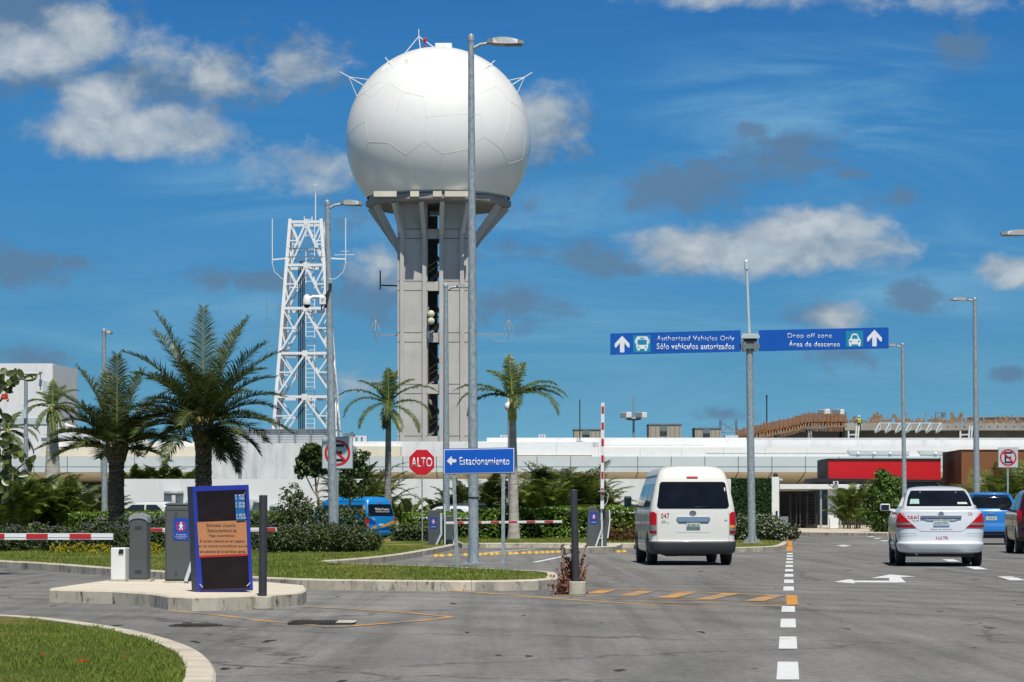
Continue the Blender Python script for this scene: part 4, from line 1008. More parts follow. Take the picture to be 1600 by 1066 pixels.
for px in (1236, 1262):
    m = MB().tube([(gq(px),.6,0),(gq(px),.6,2.1)], .07, 8)
    for lv in range(10):
        for a in range(3):
            t = a*2.094+.5; m.bar((gq(px),.6,.25+lv*.18), (gq(px)+.55*math.cos(t),.6+.55*math.sin(t),.25+lv*.18), .04, .04)
    m.bar((gq(px)-.62,.6,0), (gq(px)-.62,.6,2.2), .07, .07); m.bar((gq(px)+.62,.6,0), (gq(px)+.62,.6,2.2), .07, .07)
    m.build('turnstile', M['gatebrown'], ga)
m = MB()
for k in range(14): px = 1317+k*3; m.bar((gq(px),.8,.03), (gq(px),.8,gz(771)), .035, .035)
for py in (771,778,785,792,799,806,813,820): m.bar((gq(1316),.8,gz(py)), (gq(1358),.8,gz(py)), .04, .04)
m.build('side_fence', M['gatebrown'], ga)
m = MB().box(gq(1258), gq(1275), -.4, .1, 0, .18); m.build('mat', M['black'], ga)
m = MB().box(gq(1219), gq(1231), -.25, .25, 0, .7); m.build('bin', M['steeldark'], ga, bevel=.02)
m = MB().tube([(gq(1213),-.2,.5),(gq(1213),-.2,1.05)], .06, 8); m.build('reader', M['black'], ga)
# ================================================================== VEGETATION
rnd = random.random
def uni(a, b): return a+(b-a)*rnd()
def leaf(mb, p, L_, W_, d=None, fold=.25):
    """one pointed leaf: two triangles either side of a fold"""
    u = Vector((uni(-1,1), uni(-1,1), uni(-1,1)))
    n = d if d is not None else u.normalized()          # d: the way the leaf faces
    n = (n*.9+Vector((0,-.1,.45))+u*.55).normalized()
    d = n.cross(Vector((uni(-1,1), uni(-1,1), uni(-1,1))))
    if d.length < .01: d = n.orthogonal()
    d.normalize(); s = d.cross(n); nrm = n
    p = Vector(p)-d*(L_*.5); m = p+d*(L_*.5)
    mb.add([p, m+s*(W_/2)+nrm*(W_*fold), p+d*L_, m-s*(W_/2)+nrm*(W_*fold)], [(0,1,2),(0,2,3)])
def frond(mb, base, az, e0, length, droop, ll, n, wl=.035, stalk=.12, tw=0, lm=0, sm=1, vee=.35, hang=.5, r0=.035):
    """feather leaf: curved rachis with leaflets on both sides"""
    p = Vector(base); e = e0; N_ = 14; pts = [p.copy()]; tang = []
    for i in range(N_):
        d = Vector((math.cos(az)*math.cos(e), math.sin(az)*math.cos(e), math.sin(e))); tang.append(d)
        p = p+d*(length/N_); pts.append(p.copy()); t_ = (i+1)/N_
        e -= droop/N_*(.45+1.1*t_); az += tw/N_
    tang.append(tang[-1])
    mb.tube(pts, [max(.004, r0*(1-i/N_)) for i in range(N_+1)], 4, sm, cap=False)
    for k in range(n):
        t = stalk+(1-stalk)*(k+.5)/n; f_ = t*N_; i = min(N_-1, int(f_)); q = pts[i].lerp(pts[i+1], f_-i); d = tang[i]
        side = d.cross(Vector((0,0,1)))
        if side.length < .05: side = Vector((math.sin(az), -math.cos(az), 0))
        side.normalize(); upv = side.cross(d)
        env = math.sin(math.pi*min(1, (.18+.82*(t-stalk)/(1-stalk))))**.55 if t < .97 else .4
        L_ = ll*env*uni(.82, 1.12)
        for s_ in (-1, 1):
            dd = (side*s_*uni(.75,1)+d*(.45+.5*t)+upv*vee*uni(.3,1.2)).normalized()
            m = q+dd*(L_*.5); m.z -= hang*L_*.10
            d2 = (dd-Vector((0,0,hang*uni(.6,1.3)))).normalized(); tip = m+d2*(L_*.5)
            w_ = d*(wl*.5)
            mb.add([q-w_*.7, q+w_*.7, m+w_, m-w_, tip], [(0,1,2,3),(3,2,4)], lm)
def rough_trunk(h, r0, r1, mat, boots=0, lean=(0,0), jit=.12, nseg=26, n=16, bulge=0, flare=0):
    mb = MB(); vs = []; fs = []
    for i in range(nseg+1):
        t = i/nseg; r = r0+(r1-r0)*t+bulge*math.exp(-((t-.93)/.09)**2)+flare*math.exp(-t*9)
        for k in range(n):
            a = 2*math.pi*k/n+ (i%2)*math.pi/n; q = r*(1+uni(-jit,jit)); vs.append((lean[0]*t*t+q*math.cos(a), lean[1]*t*t+q*math.sin(a), h*t))
    for i in range(nseg):
        for k in range(n): fs.append((i*n+k, i*n+(k+1)%n, (i+1)*n+(k+1)%n, (i+1)*n+k))
    mb.add(vs, fs, 0, boots == 0)
    for k in range(boots):
        t = (k/boots)**.9; a = k*2.4; r = r0+(r1-r0)*t+bulge*math.exp(-((t-.93)/.09)**2); z = h*t
        c, s_ = math.cos(a), math.sin(a); o = Vector((lean[0]*t*t+c*r*.92, lean[1]*t*t+s_*r*.92, z)); out = Vector((c,s_,0)); sd_ = Vector((-s_,c,0)); w_ = uni(.06,.10); l = uni(.09,.17)*(1+1.2*(t > .85))
        mb.add([o-sd_*w_, o+sd_*w_, o+sd_*w_*.6+out*l*.55+Vector((0,0,l)), o-sd_*w_*.6+out*l*.55+Vector((0,0,l)), o+out*.08-Vector((0,0,.03))], [(0,1,2,3),(0,4,1),(0,3,4),(1,4,2),(4,3,2)])
    return mb
def date_palm(loc, h, label, fronds, r0, r1, seed, lean=(0,0), boots=260):
    random.seed(seed); t = thing('date_palm', label, 'palm tree', loc)
    rough_trunk(h, r0, r1, None, boots, lean, bulge=r0*.45).build('trunk', M['phoenix_trunk'], t)
    m = MB(); top = Vector((lean[0], lean[1], h-.02))
    for (az, e0, ln, dr) in fronds:
        frond(m, top+Vector((math.cos(R(az))*.13, math.sin(R(az))*.13, uni(-.1,.25))), R(az), R(e0), ln, R(dr), .74, 80, .042, .14, uni(-.4,.4), 0, 1, .55, .42, .028)
    m.build('crown', [M['frond_dark'], M['rachis']], t); return t
# az: 0 = picture right, 180 = left, 270 = towards the viewer, 90 = away
Z1 = 88.0
def ring_fr(n, e, ln, dr, off, je=6):
    return [(off+k*360/n+uni(-9,9), e+uni(-je,je), ln*uni(.88,1.1), dr*uni(.85,1.15)) for k in range(n)]
random.seed(3)
big = [(178,76,3.9,22),(100,84,3.9,14),(20,78,3.9,26),(340,68,3.6,40),(150,70,3.7,34),(255,74,2.6,60),(60,74,3.8,30),(8,64,3.6,46),(190,62,3.5,50)]+ring_fr(8,58,3.0,56,12)+ring_fr(7,38,2.75,62,30)+ring_fr(8,18,2.5,62,35)+ring_fr(6,-6,2.1,55,10)+[(330,-38,2.0,40),(350,-45,1.9,30),(200,22,2.9,42),(172,18,3.0,55),(8,12,2.9,50),(300,-20,1.6,60)]
date_palm((wx(318,84),84,.12), wz(668,84)-.12, 'larger dark feathery date palm rising behind the blue notice board', big, .235, .20, 21)
random.seed(4)
sml = [(95,86,3.3,8),(30,80,2.9,20),(165,74,2.8,26),(120,76,2.9,22),(10,66,2.7,40),(185,62,2.7,44)]+ring_fr(8,52,2.4,55,20)+ring_fr(8,30,2.3,58,5)+ring_fr(8,10,2.0,48,25)+[(180,16,2.6,45),(0,18,2.4,40)]
date_palm((wx(182,86),86,.12), wz(700,86)-.12, 'smaller dark date palm with scaly trunk left of the blue notice board', sml, .205, .19, 22)
def royal_palm(loc, h, label, fronds, r0, r1, shaft, seed, matt, lean=(0,0), ll=.42, shaftmat='crownshaft', sh=.55, flare=.08):
    random.seed(seed); t = thing('royal_palm', label, 'palm tree', loc)
    rough_trunk(h, r0, r1, None, 0, lean, .015, 30, 16, 0, flare).build('trunk', matt, t)
    m = MB().lathe([(r1*1.05,-.02),(r1*1.3,sh*.12),(r1*1.15,sh*.45),(r1*.75,sh*.85),(r1*.4,sh*1.05)], 14, (lean[0],lean[1],h)); m.build('crownshaft', M[shaftmat], t)
    m = MB(); top = Vector((lean[0], lean[1], h+sh*.9))
    for (az, e0, ln, dr) in fronds:
        frond(m, top+Vector((0,0,uni(-.08,.12))), R(az), R(e0), ln, R(dr), ll, 66, .046, .1, uni(-.2,.2), 0, 1, .5, .75, .020)
    m.build('crown', [M['frond_mid'], M['rachis']], t); return t
royal_palm((wx(606,112),112,.1), wz(652,112)-.1, 'slim royal palm in front of the radar tower, left of the stop sign',
    [(95,86,1.71,15),(60,80,1.65,25),(180,40,2.41,75),(200,28,2.48,110),(4,48,2.41,85),(350,30,2.35,115),(215,-5,2.03,80),(330,-8,2.16,75),(270,20,1.91,120),(120,60,1.91,60),(260,-30,1.40,50),(300,-30,1.52,40),(185,62,1.78,55),(20,66,1.65,60),(90,20,2.03,90)], .17, .115, None, 31, M['royal_trunk2'], (.03,0), .46)
royal_palm((wx(803,92),92,.13), wz(657,92)-.13, 'royal palm with yellow crownshaft right of the tall grey lamp post',
    [(110,80,1.71,18),(60,72,1.52,30),(28,46,1.97,70),(182,38,2.22,70),(196,30,2.29,95),(172,22,2.03,110),(345,32,2.22,80),(330,20,2.35,100),(2,26,1.91,70),(280,30,1.52,110),(90,40,1.78,80),(140,62,1.52,55)], .185, .125, None, 32, M['royal_trunk'], (-.05,0), .46, 'crownshaft2', .85, .06)
royal_palm((wx(82,125),125,.1), wz(662,125)-.1, 'pale trunked royal palm between the far left lamp post and the small date palm',
    [(70,62,1.7,45),(50,50,1.8,60),(95,80,1.5,20),(175,36,1.6,90),(190,22,1.7,100),(215,10,1.6,80),(335,18,1.6,85),(10,26,1.5,90),(240,-20,1.6,60),(310,-35,1.7,40),(280,-50,1.8,20),(350,-5,1.4,80),(140,60,1.4,60)], .62*.8, .25, None, 33, M['royal_trunk'], (0,0), .40, 'crownshaft', .9, .05)
royal_palm((wx(12,118),118,.1), wz(690,118)-.1, 'leaning royal palm half out of the left edge behind the broad leaved tree',
    [(20,30,1.6,90),(345,10,1.7,80),(60,60,1.5,60),(180,40,1.5,80),(200,10,1.6,90),(320,-20,1.6,60),(0,-15,1.7,70),(100,50,1.5,60),(240,10,1.5,90),(290,-30,1.5,50),(30,-5,1.5,90)], .25, .16, None, 34, M['royal_trunk2'], (0,0), .40)
# areca clumps --------------------------------------------------------------
def areca(loc, h, wid, n, label, seed, mat='areca', group='areca palm clumps along the white garden wall'):
    random.seed(seed); t = thing('areca_palm', label, 'palm', loc, 0, group)
    st_ = MB()
    for k in range(8):
        a = rnd()*6.283; r = wid*.22*math.sqrt(rnd()); st_.tube([(r*math.cos(a),r*math.sin(a),0),(r*1.3*math.cos(a),r*1.3*math.sin(a),h*.45)], [.035,.025], 6)
    st_.build('stems', M['crownshaft'], t)
    m = MB()
    for k in range(int(n*1.7)):
        a = rnd()*6.283; r = wid*.25*math.sqrt(rnd()); z = uni(0,.45)*h; L_ = h*uni(.62,.98); e = R(uni(58,90))
        frond(m, (r*math.cos(a),r*math.sin(a),z), a+uni(-.5,.5), e, L_, R(uni(45,110)), .42*min(1.3,max(.7,h/2.2)), 34, .062, .18, uni(-.5,.5), 0, 1, .35, .45, .012)
    m.build('fronds', [M[mat], M['rachis']], t); return t
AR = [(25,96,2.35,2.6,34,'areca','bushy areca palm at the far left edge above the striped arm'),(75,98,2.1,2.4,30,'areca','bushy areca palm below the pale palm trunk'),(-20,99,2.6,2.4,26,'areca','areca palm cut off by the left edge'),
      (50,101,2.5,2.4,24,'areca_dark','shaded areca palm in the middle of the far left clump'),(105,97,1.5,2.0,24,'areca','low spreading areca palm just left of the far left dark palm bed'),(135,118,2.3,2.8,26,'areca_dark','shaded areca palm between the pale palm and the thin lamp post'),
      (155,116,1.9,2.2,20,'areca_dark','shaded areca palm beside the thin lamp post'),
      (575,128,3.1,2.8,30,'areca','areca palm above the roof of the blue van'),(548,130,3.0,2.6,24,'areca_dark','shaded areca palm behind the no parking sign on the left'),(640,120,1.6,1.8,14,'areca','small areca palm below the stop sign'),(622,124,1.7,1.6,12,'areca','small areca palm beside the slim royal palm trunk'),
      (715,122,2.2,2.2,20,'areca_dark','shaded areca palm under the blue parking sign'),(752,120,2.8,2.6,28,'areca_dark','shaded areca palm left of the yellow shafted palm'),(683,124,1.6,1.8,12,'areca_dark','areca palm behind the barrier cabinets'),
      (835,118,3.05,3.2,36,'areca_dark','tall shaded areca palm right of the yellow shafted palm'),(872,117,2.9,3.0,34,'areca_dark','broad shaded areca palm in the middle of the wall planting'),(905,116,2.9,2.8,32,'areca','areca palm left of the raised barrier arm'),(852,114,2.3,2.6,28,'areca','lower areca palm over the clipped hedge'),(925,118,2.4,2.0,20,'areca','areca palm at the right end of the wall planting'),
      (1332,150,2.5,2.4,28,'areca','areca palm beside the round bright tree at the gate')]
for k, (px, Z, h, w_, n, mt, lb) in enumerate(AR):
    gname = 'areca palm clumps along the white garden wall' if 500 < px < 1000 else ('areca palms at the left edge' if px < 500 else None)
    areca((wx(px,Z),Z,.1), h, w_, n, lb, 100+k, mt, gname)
for k, (px, Z, h, lb) in enumerate([(1548,136,3.0,'areca palm left of the right hand no parking sign'),(1580,134,3.2,'areca palm behind the right hand no parking sign'),(1612,132,3.4,'areca palm at the right edge of the picture'),(1520,140,2.4,'low areca palm behind the white taxi roof'),(1565,130,2.3,'low areca palm above the blue hatchback roof')]):
    areca((wx(px,Z),Z,.1), h, 3.0, 32, lb, 140+k, 'areca', 'areca palms on the right behind the cars')
# palms peeking over the garden wall, left
for k, px in enumerate((205,232,258,284)):
    areca((wx(px,152),152,2.0), 1.75, 2.4, 22, ('first','second','third','fourth')[k]+' areca palm from the left peeking over the garden wall', 150+k, 'areca', 'areca palms behind the garden wall')
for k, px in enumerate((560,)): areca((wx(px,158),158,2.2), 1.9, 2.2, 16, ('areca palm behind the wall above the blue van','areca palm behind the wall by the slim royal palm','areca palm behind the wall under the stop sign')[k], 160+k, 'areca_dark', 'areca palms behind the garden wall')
# hedges ---------------------------------------------------------------------
def hedge(name, label, x0, x1, y0, y1, h, mat, dens, L_, seed, group=None, extra=None, z0=.12, wob=.10):
    random.seed(seed); cx_ = (x0+x1)/2; t = thing(name, label, 'hedge', (cx_,y0,z0), 0, group); m = MB()
    from mathutils import noise as mn
    W_ = x1-x0; D_ = y1-y0
    def surf(px_, pz_): return wob*1.6*mn.noise((px_*.9+seed, pz_*1.3, seed*.7))
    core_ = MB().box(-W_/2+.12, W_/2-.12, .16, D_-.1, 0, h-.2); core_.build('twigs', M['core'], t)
    n = int(dens*(W_*h+W_*D_*.8+2*D_*h))
    for k in range(n):
        q = rnd()*(W_*h+W_*D_*.8+2*D_*h)
        if q < W_*h:
            x = uni(-W_/2,W_/2); z = uni(.02,h); y = surf(x,z)+abs(random.gauss(0,.07)); o = Vector((0,-1,.35))
        elif q < W_*h+W_*D_*.8:
            x = uni(-W_/2,W_/2); y = uni(0,D_); z = h+surf(x,y*2)-abs(random.gauss(0,.06))+uni(0,.04); o = Vector((0,-.2,1))
        else:
            x = random.choice((-1,1))*(W_/2-abs(random.gauss(0,.06))); y = uni(0,D_); z = uni(.02,h); o = Vector((1 if x > 0 else -1,-.1,.3))
        d = (o*.6+Vector((uni(-1,1),uni(-1,1),uni(-.7,1)))).normalized(); leaf(m, (x,y,z), L_*uni(.7,1.2), L_*.55*uni(.8,1.2), d)
    m.build('leaves', M[mat], t)
    return t
hedge('clipped_hedge', 'long bright green clipped hedge behind the yellow shafted palm', wx(738,95), wx(950,95), 93.6, 95.2, 1.12, 'hedge', 340, .14, 201)
hedge('clipped_hedge', 'bright green hedge between the barrier cabinets and the palm trunk', wx(630,98), wx(790,98), 97.2, 99, .93, 'hedge', 240, .14, 202)
hedge('clipped_hedge', 'bright green hedge left of the white minibus', wx(922,88), wx(1022,88), 87, 88.6, 1.16, 'hedge', 380, .14, 203)
hedge('clipped_hedge', 'narrow bright green hedge below the garden wall at left', wx(112,92), wx(300,92), 91.3, 92.6, .94, 'hedge', 260, .13, 204)
hedge('clipped_hedge', 'bright green hedge top between the blue notice board and the dark bush', wx(385,92), wx(450,92), 91.3, 92.6, 1.02, 'hedge', 260, .13, 205)
hedge('clipped_hedge', 'low dark green hedge behind the stop sign post', wx(612,88), wx(690,88), 87.0, 88.2, .55, 'hedgedark', 240, .12, 206)
# rusty shoots inside the right hedge
rs = thing('rusty_shrub', 'rust coloured shrub at the left foot of the white minibus hedge', 'shrub', (wx(967,86.6),86.6,.12)); random.seed(9); m = MB()
for k in range(700): leaf(m, (uni(-.6,.6),uni(-.25,.25),abs(random.gauss(0,.28))), .11, .05)
m.build('leaves', M['rustleaf'], rs)
# green wall
gwl = thing('green_wall', 'dark green leafy wall panel behind the overhead sign post', 'green wall', (wx(1172,148),148,.0)); random.seed(12); m = MB(); hw_ = 33/F*148
for k in range(9000):
    leaf(m, (uni(-hw_,hw_), uni(-.1,.02), uni(0,wz(748,148))), .16*uni(.7,1.2), .09, Vector((uni(-1,1),uni(-1,-.1),uni(-1,.3))).normalized())
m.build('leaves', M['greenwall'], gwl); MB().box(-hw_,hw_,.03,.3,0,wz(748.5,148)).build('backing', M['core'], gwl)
# bushes -----------------------------------------------------------------------
def bush(name, label, loc, blobs, n, mat, L_, seed, cat='shrub', group=None, flowers=None, trunk=None, wr=.5):
    random.seed(seed); t = thing(name, label, cat, loc, 0, group); m = MB(); vol = [b_[3]*b_[3] for b_ in blobs]; tot = sum(vol)
    fl_ = MB()
    for (bx_, by_, bz_, br) in blobs:
        k_ = int(n*br*br/tot)
        for k in range(k_):
            a = rnd()*6.283; e = uni(-1,1); r_ = math.sqrt(1-e*e); rr = br*(uni(.3,1)**.45)*(1+.22*math.sin(a*3+bx_*9)*r_)
            d = Vector((r_*math.cos(a), r_*math.sin(a), e)); p = Vector((bx_,by_,bz_))+d*rr
            if p.z < .02: continue
            dd = (d*.5+Vector((uni(-1,1),uni(-1,1),uni(-.8,.8)))).normalized(); leaf(m, p, L_*uni(.65,1.2), L_*wr*uni(.8,1.2), dd)
            if flowers and rnd() < flowers[1] and d.y < .3 and p.z > flowers[3]:
                c = p+d*.06
                for q in range(4):
                    aa = q*1.57+rnd(); leaf(fl_, c, flowers[2], flowers[2]*.9, Vector((math.cos(aa), -.5, math.sin(aa))).normalized(), .1)
    if trunk:
        tb = MB()
        for (pts, r0, r1) in trunk: tb.tube(pts, [r0+(r1-r0)*i/(len(pts)-1) for i in range(len(pts))], 7)
        tb.build('trunk', M['bark'], t)
    m.build('crown' if trunk else 'leaves', M[mat], t)
    if flowers and fl_.v: fl_.build('flowers', M[flowers[0]], t)
    return t
# purple flowered border: separate shrubs in two rows
k = 0
for (px, Z, r_, h_) in ((-12,66,.5,.75),(22,64,.5,.72),(56,65,.55,.78),(90,64,.5,.72),(124,66,.55,.80),(158,65,.55,.85),(192,66,.6,.92),(226,67,.55,.95),(258,66,.55,.95),(292,68,.55,.95),(330,68,.55,.95),(368,68,.55,1.0),(398,66,.5,1.0)):
    bush('flowering_shrub', 'low dark shrub with small purple flowers in the border row behind the striped barrier arms', (wx(px,Z),Z,.12), [(0,0,.28,r_*.75),(-.3,.1,.3,r_*.6),(.3,.1,.32,r_*.6),(0,.1,h_-.32,r_*.55),(uni(-.3,.3),.1,h_-.25,r_*.4)], 2300, 'hedgedark', .085, 300+k, 'shrub', 'purple flowering shrubs in the left border', ('purple',.03,.055,h_*.6)); k += 1
for (px, Z, r_, h_, lb) in ((438,62.5,.55,.82,'leftmost tall purple flowering shrub, beside the grey post'),(470,63,.58,.88,'purple flowering shrub under the small tree'),(503,63.5,.58,.90,'purple flowering shrub left of the grey lamp post foot'),(538,63.5,.56,.84,'purple flowering shrub right of the grey lamp post foot'),(558,64,.48,.66,'rightmost purple flowering shrub, in front of the blue van')):
    bush('flowering_shrub', lb, (wx(px,Z),Z,.12), [(0,0,.32,r_*.7),(-.35,.05,.34,r_*.62),(.35,.05,.32,r_*.62),(-.1,.1,h_-.5,r_*.62),(.2,.1,h_-.45,r_*.55)], 3300, 'hedgedark', .085, 330+k, 'shrub', 'tall purple flowering shrubs round the lamp post', ('purple',.022,.055,h_*.5)); k += 1
for q, px in enumerate((88,103,126,143,160,238)):
    bush('yellow_bedding_plant', 'small yellow flowering bedding plant at the front edge of the shrub border', (wx(px,61.8),61.8,.13), [(0,0,.06,.14),(.12,0,.05,.1)], 150, 'hedge', .05, 350+q, 'flower', 'yellow bedding plants', ('yellowflower',.6,.06,.02))
bush('dark_bush', 'dark broad bush with pale gaps left of the small thin tree', (wx(470,78),78,.1), [(-.15,0,1.1,.55),(-.55,.1,.75,.5),(.3,0,.85,.6),(.75,.1,.7,.5),(0,0,.5,.7),(-.25,0,1.55,.36),(1.2,.2,.75,.5),(-.8,.2,.45,.4)], 3600, 'hedgedark', .13, 361, 'bush', None, ('whiteflower',.004,.05,.2), [([(0,0,0),(.05,0,.6),(-.1,0,1.3)],.05,.02)])
bush('dark_bush', 'dark bush between the lamp post and the blue van side', (wx(553,74),74,.1), [(-.1,0,.5,.42),(.12,.1,.85,.3),(-.35,.1,.8,.36),(0,0,.3,.42)], 1900, 'hedgedark', .11, 362, 'bush', None, None, [([(0,0,0),(.05,0,.9)],.04,.02)])
def px_tree(px0, Z, pts): return [((px-px0)/F*Z, y, wz(py,Z)-.1) for (px, py, y) in pts]
zt = 80.0; T0 = 507
tr = [(px_tree(T0,zt,[(508,842,0),(504,812,0),(498,785,0),(494,765,.05),(492,740,.1),(489,715,.1)]), .055,.02), (px_tree(T0,zt,[(497,778,0),(488,765,.1),(478,745,.15),(474,722,.1)]), .03,.012), (px_tree(T0,zt,[(494,765,0),(499,745,-.1),(498,720,-.1)]), .03,.012)]
bl_ = [((px-T0)/F*zt, y, wz(py,zt)-.1, r_/F*zt) for (px,py,y,r_) in ((489,706,0,13),(472,720,.1,9),(499,723,-.1,9),(482,732,0,10),(466,733,.1,6),(498,706,.1,8),(477,706,0,8),(491,738,0,7),(505,735,0,6),(470,744,0,4))]
bush('small_tree', 'small thin stemmed tree with a dark leafy head left of the no parking sign', (wx(T0,zt),zt,.1), bl_, 1700, 'treeleaf', .19, 371, 'tree', None, None, tr, .7)
zt = 86.0; T0 = 545
tr = [(px_tree(T0,zt,[(546,842,0),(546,800,0),(548,760,0),(552,725,.05)]), .05,.02)]
bl_ = [((px-T0)/F*zt, y, wz(py,zt)-.1, r_/F*zt) for (px,py,y,r_) in ((545,722,0,16),(560,716,.1,14),(540,745,-.1,16),(566,735,0,12),(552,765,.1,18),(575,750,.1,10),(536,770,0,10),(572,712,0,7))]
bush('small_tree', 'sparse small tree showing right of the no parking sign', (wx(T0,zt),zt,.1), bl_, 900, 'treeleaf', .17, 372, 'tree', None, None, tr, .6)
zt = 128.0; T0 = 1385
bl_ = [((px-T0)/F*zt, y, wz(py,zt)-.1, r_/F*zt) for (px,py,y,r_) in ((1382,752,0,16),(1377,742,0,9),(1392,760,-.3,18),(1372,772,.2,18),(1402,775,0,18),(1385,785,-.5,22),(1365,795,.3,18),(1408,800,0,18),(1380,812,-.3,24),(1355,800,.2,10),(1405,755,0,9))]
bush('round_tree', 'round bright green bushy tree left of the white taxi', (wx(T0,zt),zt,.1), bl_, 6500, 'brightleaf', .20, 373, 'tree', None, None, [([(0,0,0),(0,0,.9),(-.05,0,1.7)],.09,.03)], .6)
# white flowered bushes at the overhead sign
for q, (px, Z, r_, h_, lb) in enumerate(((1158,90,.55,1.0,'white flowering bush left of the overhead sign post foot'),(1188,92,.5,1.05,'white flowering bush behind the overhead sign post'),(1205,90,.55,1.0,'white flowering bush right of the overhead sign post foot'),(1222,84,.38,.75,'white flowering bush at the kerb end nearest the road'),(1130,91,.5,.95,'white flowering bush half hidden by the white minibus'))):
    bush('white_flowering_bush', lb, (wx(px,Z),Z,.1), [(0,0,.35,r_*.75),(-.3,.1,.38,r_*.7),(.3,0,.36,r_*.7),(0,.1,h_-.4,r_*.65)], 2400, 'hedgedark', .10, 381+q, 'shrub', 'white flowering bushes round the overhead sign post', ('whiteflower',.10,.06,.15))
# dead weed at the right grey post
random.seed(44); wd = thing('dead_weed', 'dry reddish brown weed clinging to the right grey post', 'weed', (*G(893,929), 0)); m = MB()
for k in range(26):
    a = rnd()*6.283; L_ = uni(.25,.75); x = uni(-.10,.16); y = uni(-.1,.3); pts = [(x,y,0),(x+math.cos(a)*.07,y+math.sin(a)*.07,L_*.5),(x+math.cos(a)*uni(.05,.2),y+math.sin(a)*.14,L_)]
    m.tube(pts, [.006,.005,.002], 4)
    for j in range(34):
        t_ = uni(.0,1)**1.5; i = 0 if t_ < .5 else 1; q = Vector(pts[i]).lerp(Vector(pts[i+1]), (t_-.5*i)*2); leaf(m, q+Vector((uni(-.02,.02),uni(-.02,.02),uni(-.02,.02))), .06, .038)
for k in range(420): leaf(m, (random.gauss(-.05,.10),uni(-.12,.1),abs(random.gauss(0,.10))), .06, .04)
m.build('stems', M['dryplant'], wd)
# broad leaved flowering tree reaching in at the left edge
zt = 46.0; T0 = -60; random.seed(51)
t = thing('flowering_tree', 'broad leaved tree with a scarlet flower reaching in at the left edge', 'tree', (wx(T0,zt),zt,.12)); Pq = lambda px, py, y=0: Vector(((px-T0)/F*zt, y, wz(py,zt)-.12))
tb = MB(); tb.tube([Pq(-60,898),Pq(-58,820),Pq(-50,740),Pq(-45,660)], [.11,.09,.07,.04], 9)
br_ = [[Pq(-50,700),Pq(-20,640),Pq(8,604),Pq(28,594),Pq(42,590)],[Pq(-48,690),Pq(-25,650),Pq(2,625),Pq(10,612)],[Pq(-52,770),Pq(-20,735),Pq(10,710),Pq(30,700)],[Pq(-52,780),Pq(-20,770),Pq(5,765)],[Pq(-50,720),Pq(-30,690),Pq(-5,672),Pq(6,664)],[Pq(-48,680),Pq(-30,610),Pq(-20,560)],[Pq(-55,790),Pq(-10,740),Pq(25,735),Pq(48,715)]]
for p_ in br_: tb.tube(p_, [.035]+[.02]*(len(p_)-2)+[.008], 6)
tb.build('trunk', M['bark'], t); m = MB()
def bigleaf(p, L_, W_, d):
    d = d.normalized(); s_ = d.cross(Vector((uni(-.4,.4),-1,uni(-.3,.6)))).normalized(); nn = s_.cross(d); pts = []
    for (u_, w_) in ((0,.05),(.2,.75),(.5,1),(.8,.8),(1,.08)): pts += [p+d*(L_*u_)-s_*(W_*.5*w_)+nn*(W_*.18*w_), p+d*(L_*u_)-nn*.0, p+d*(L_*u_)+s_*(W_*.5*w_)+nn*(W_*.18*w_)]
    fs = []
    for i in range(4):
        for j in range(2): fs.append((i*3+j, i*3+j+1, (i+1)*3+j+1, (i+1)*3+j))
    m.add(pts, fs, 0, True)
for (px, py, n_) in ((26,585,2),(40,590,2),(4,585,5),(12,592,4),(0,605,6),(14,606,2),(-15,590,6),(-12,620,6),(2,650,6),(-10,665,7),(6,680,5),(20,695,7),(32,708,6),(8,720,8),(-10,700,8),(28,740,5),(2,745,8),(-5,765,7),(12,770,5),(-30,640,8),(-40,600,10),(-30,720,10),(44,722,4)):
    for k in range(n_): bigleaf(Pq(px+uni(-5,5),py+uni(-5,5),uni(-.12,.12)), uni(.15,.24), uni(.09,.14), Vector((uni(-1,1),uni(-.9,.3),uni(-1,.5))))
for d_ in ((-.4,.9),(.9,.1)): bigleaf(Pq(36,592), .20, .12, Vector((d_[0],-.2,d_[1])))
m.build('crown', M['seagrape'], t); m = MB(); c = Pq(10,622,-.12)
for k in range(26):
    d_ = Vector((uni(-1,1),uni(-1,.2),uni(-1,.9))).normalized(); m_ = MB(); leaf(m, c+d_*.03+Vector((uni(-.04,.04),0,uni(-.05,.05))), .075, .06, d_, .15)
m.build('flower_cluster', M['redflower'], t)
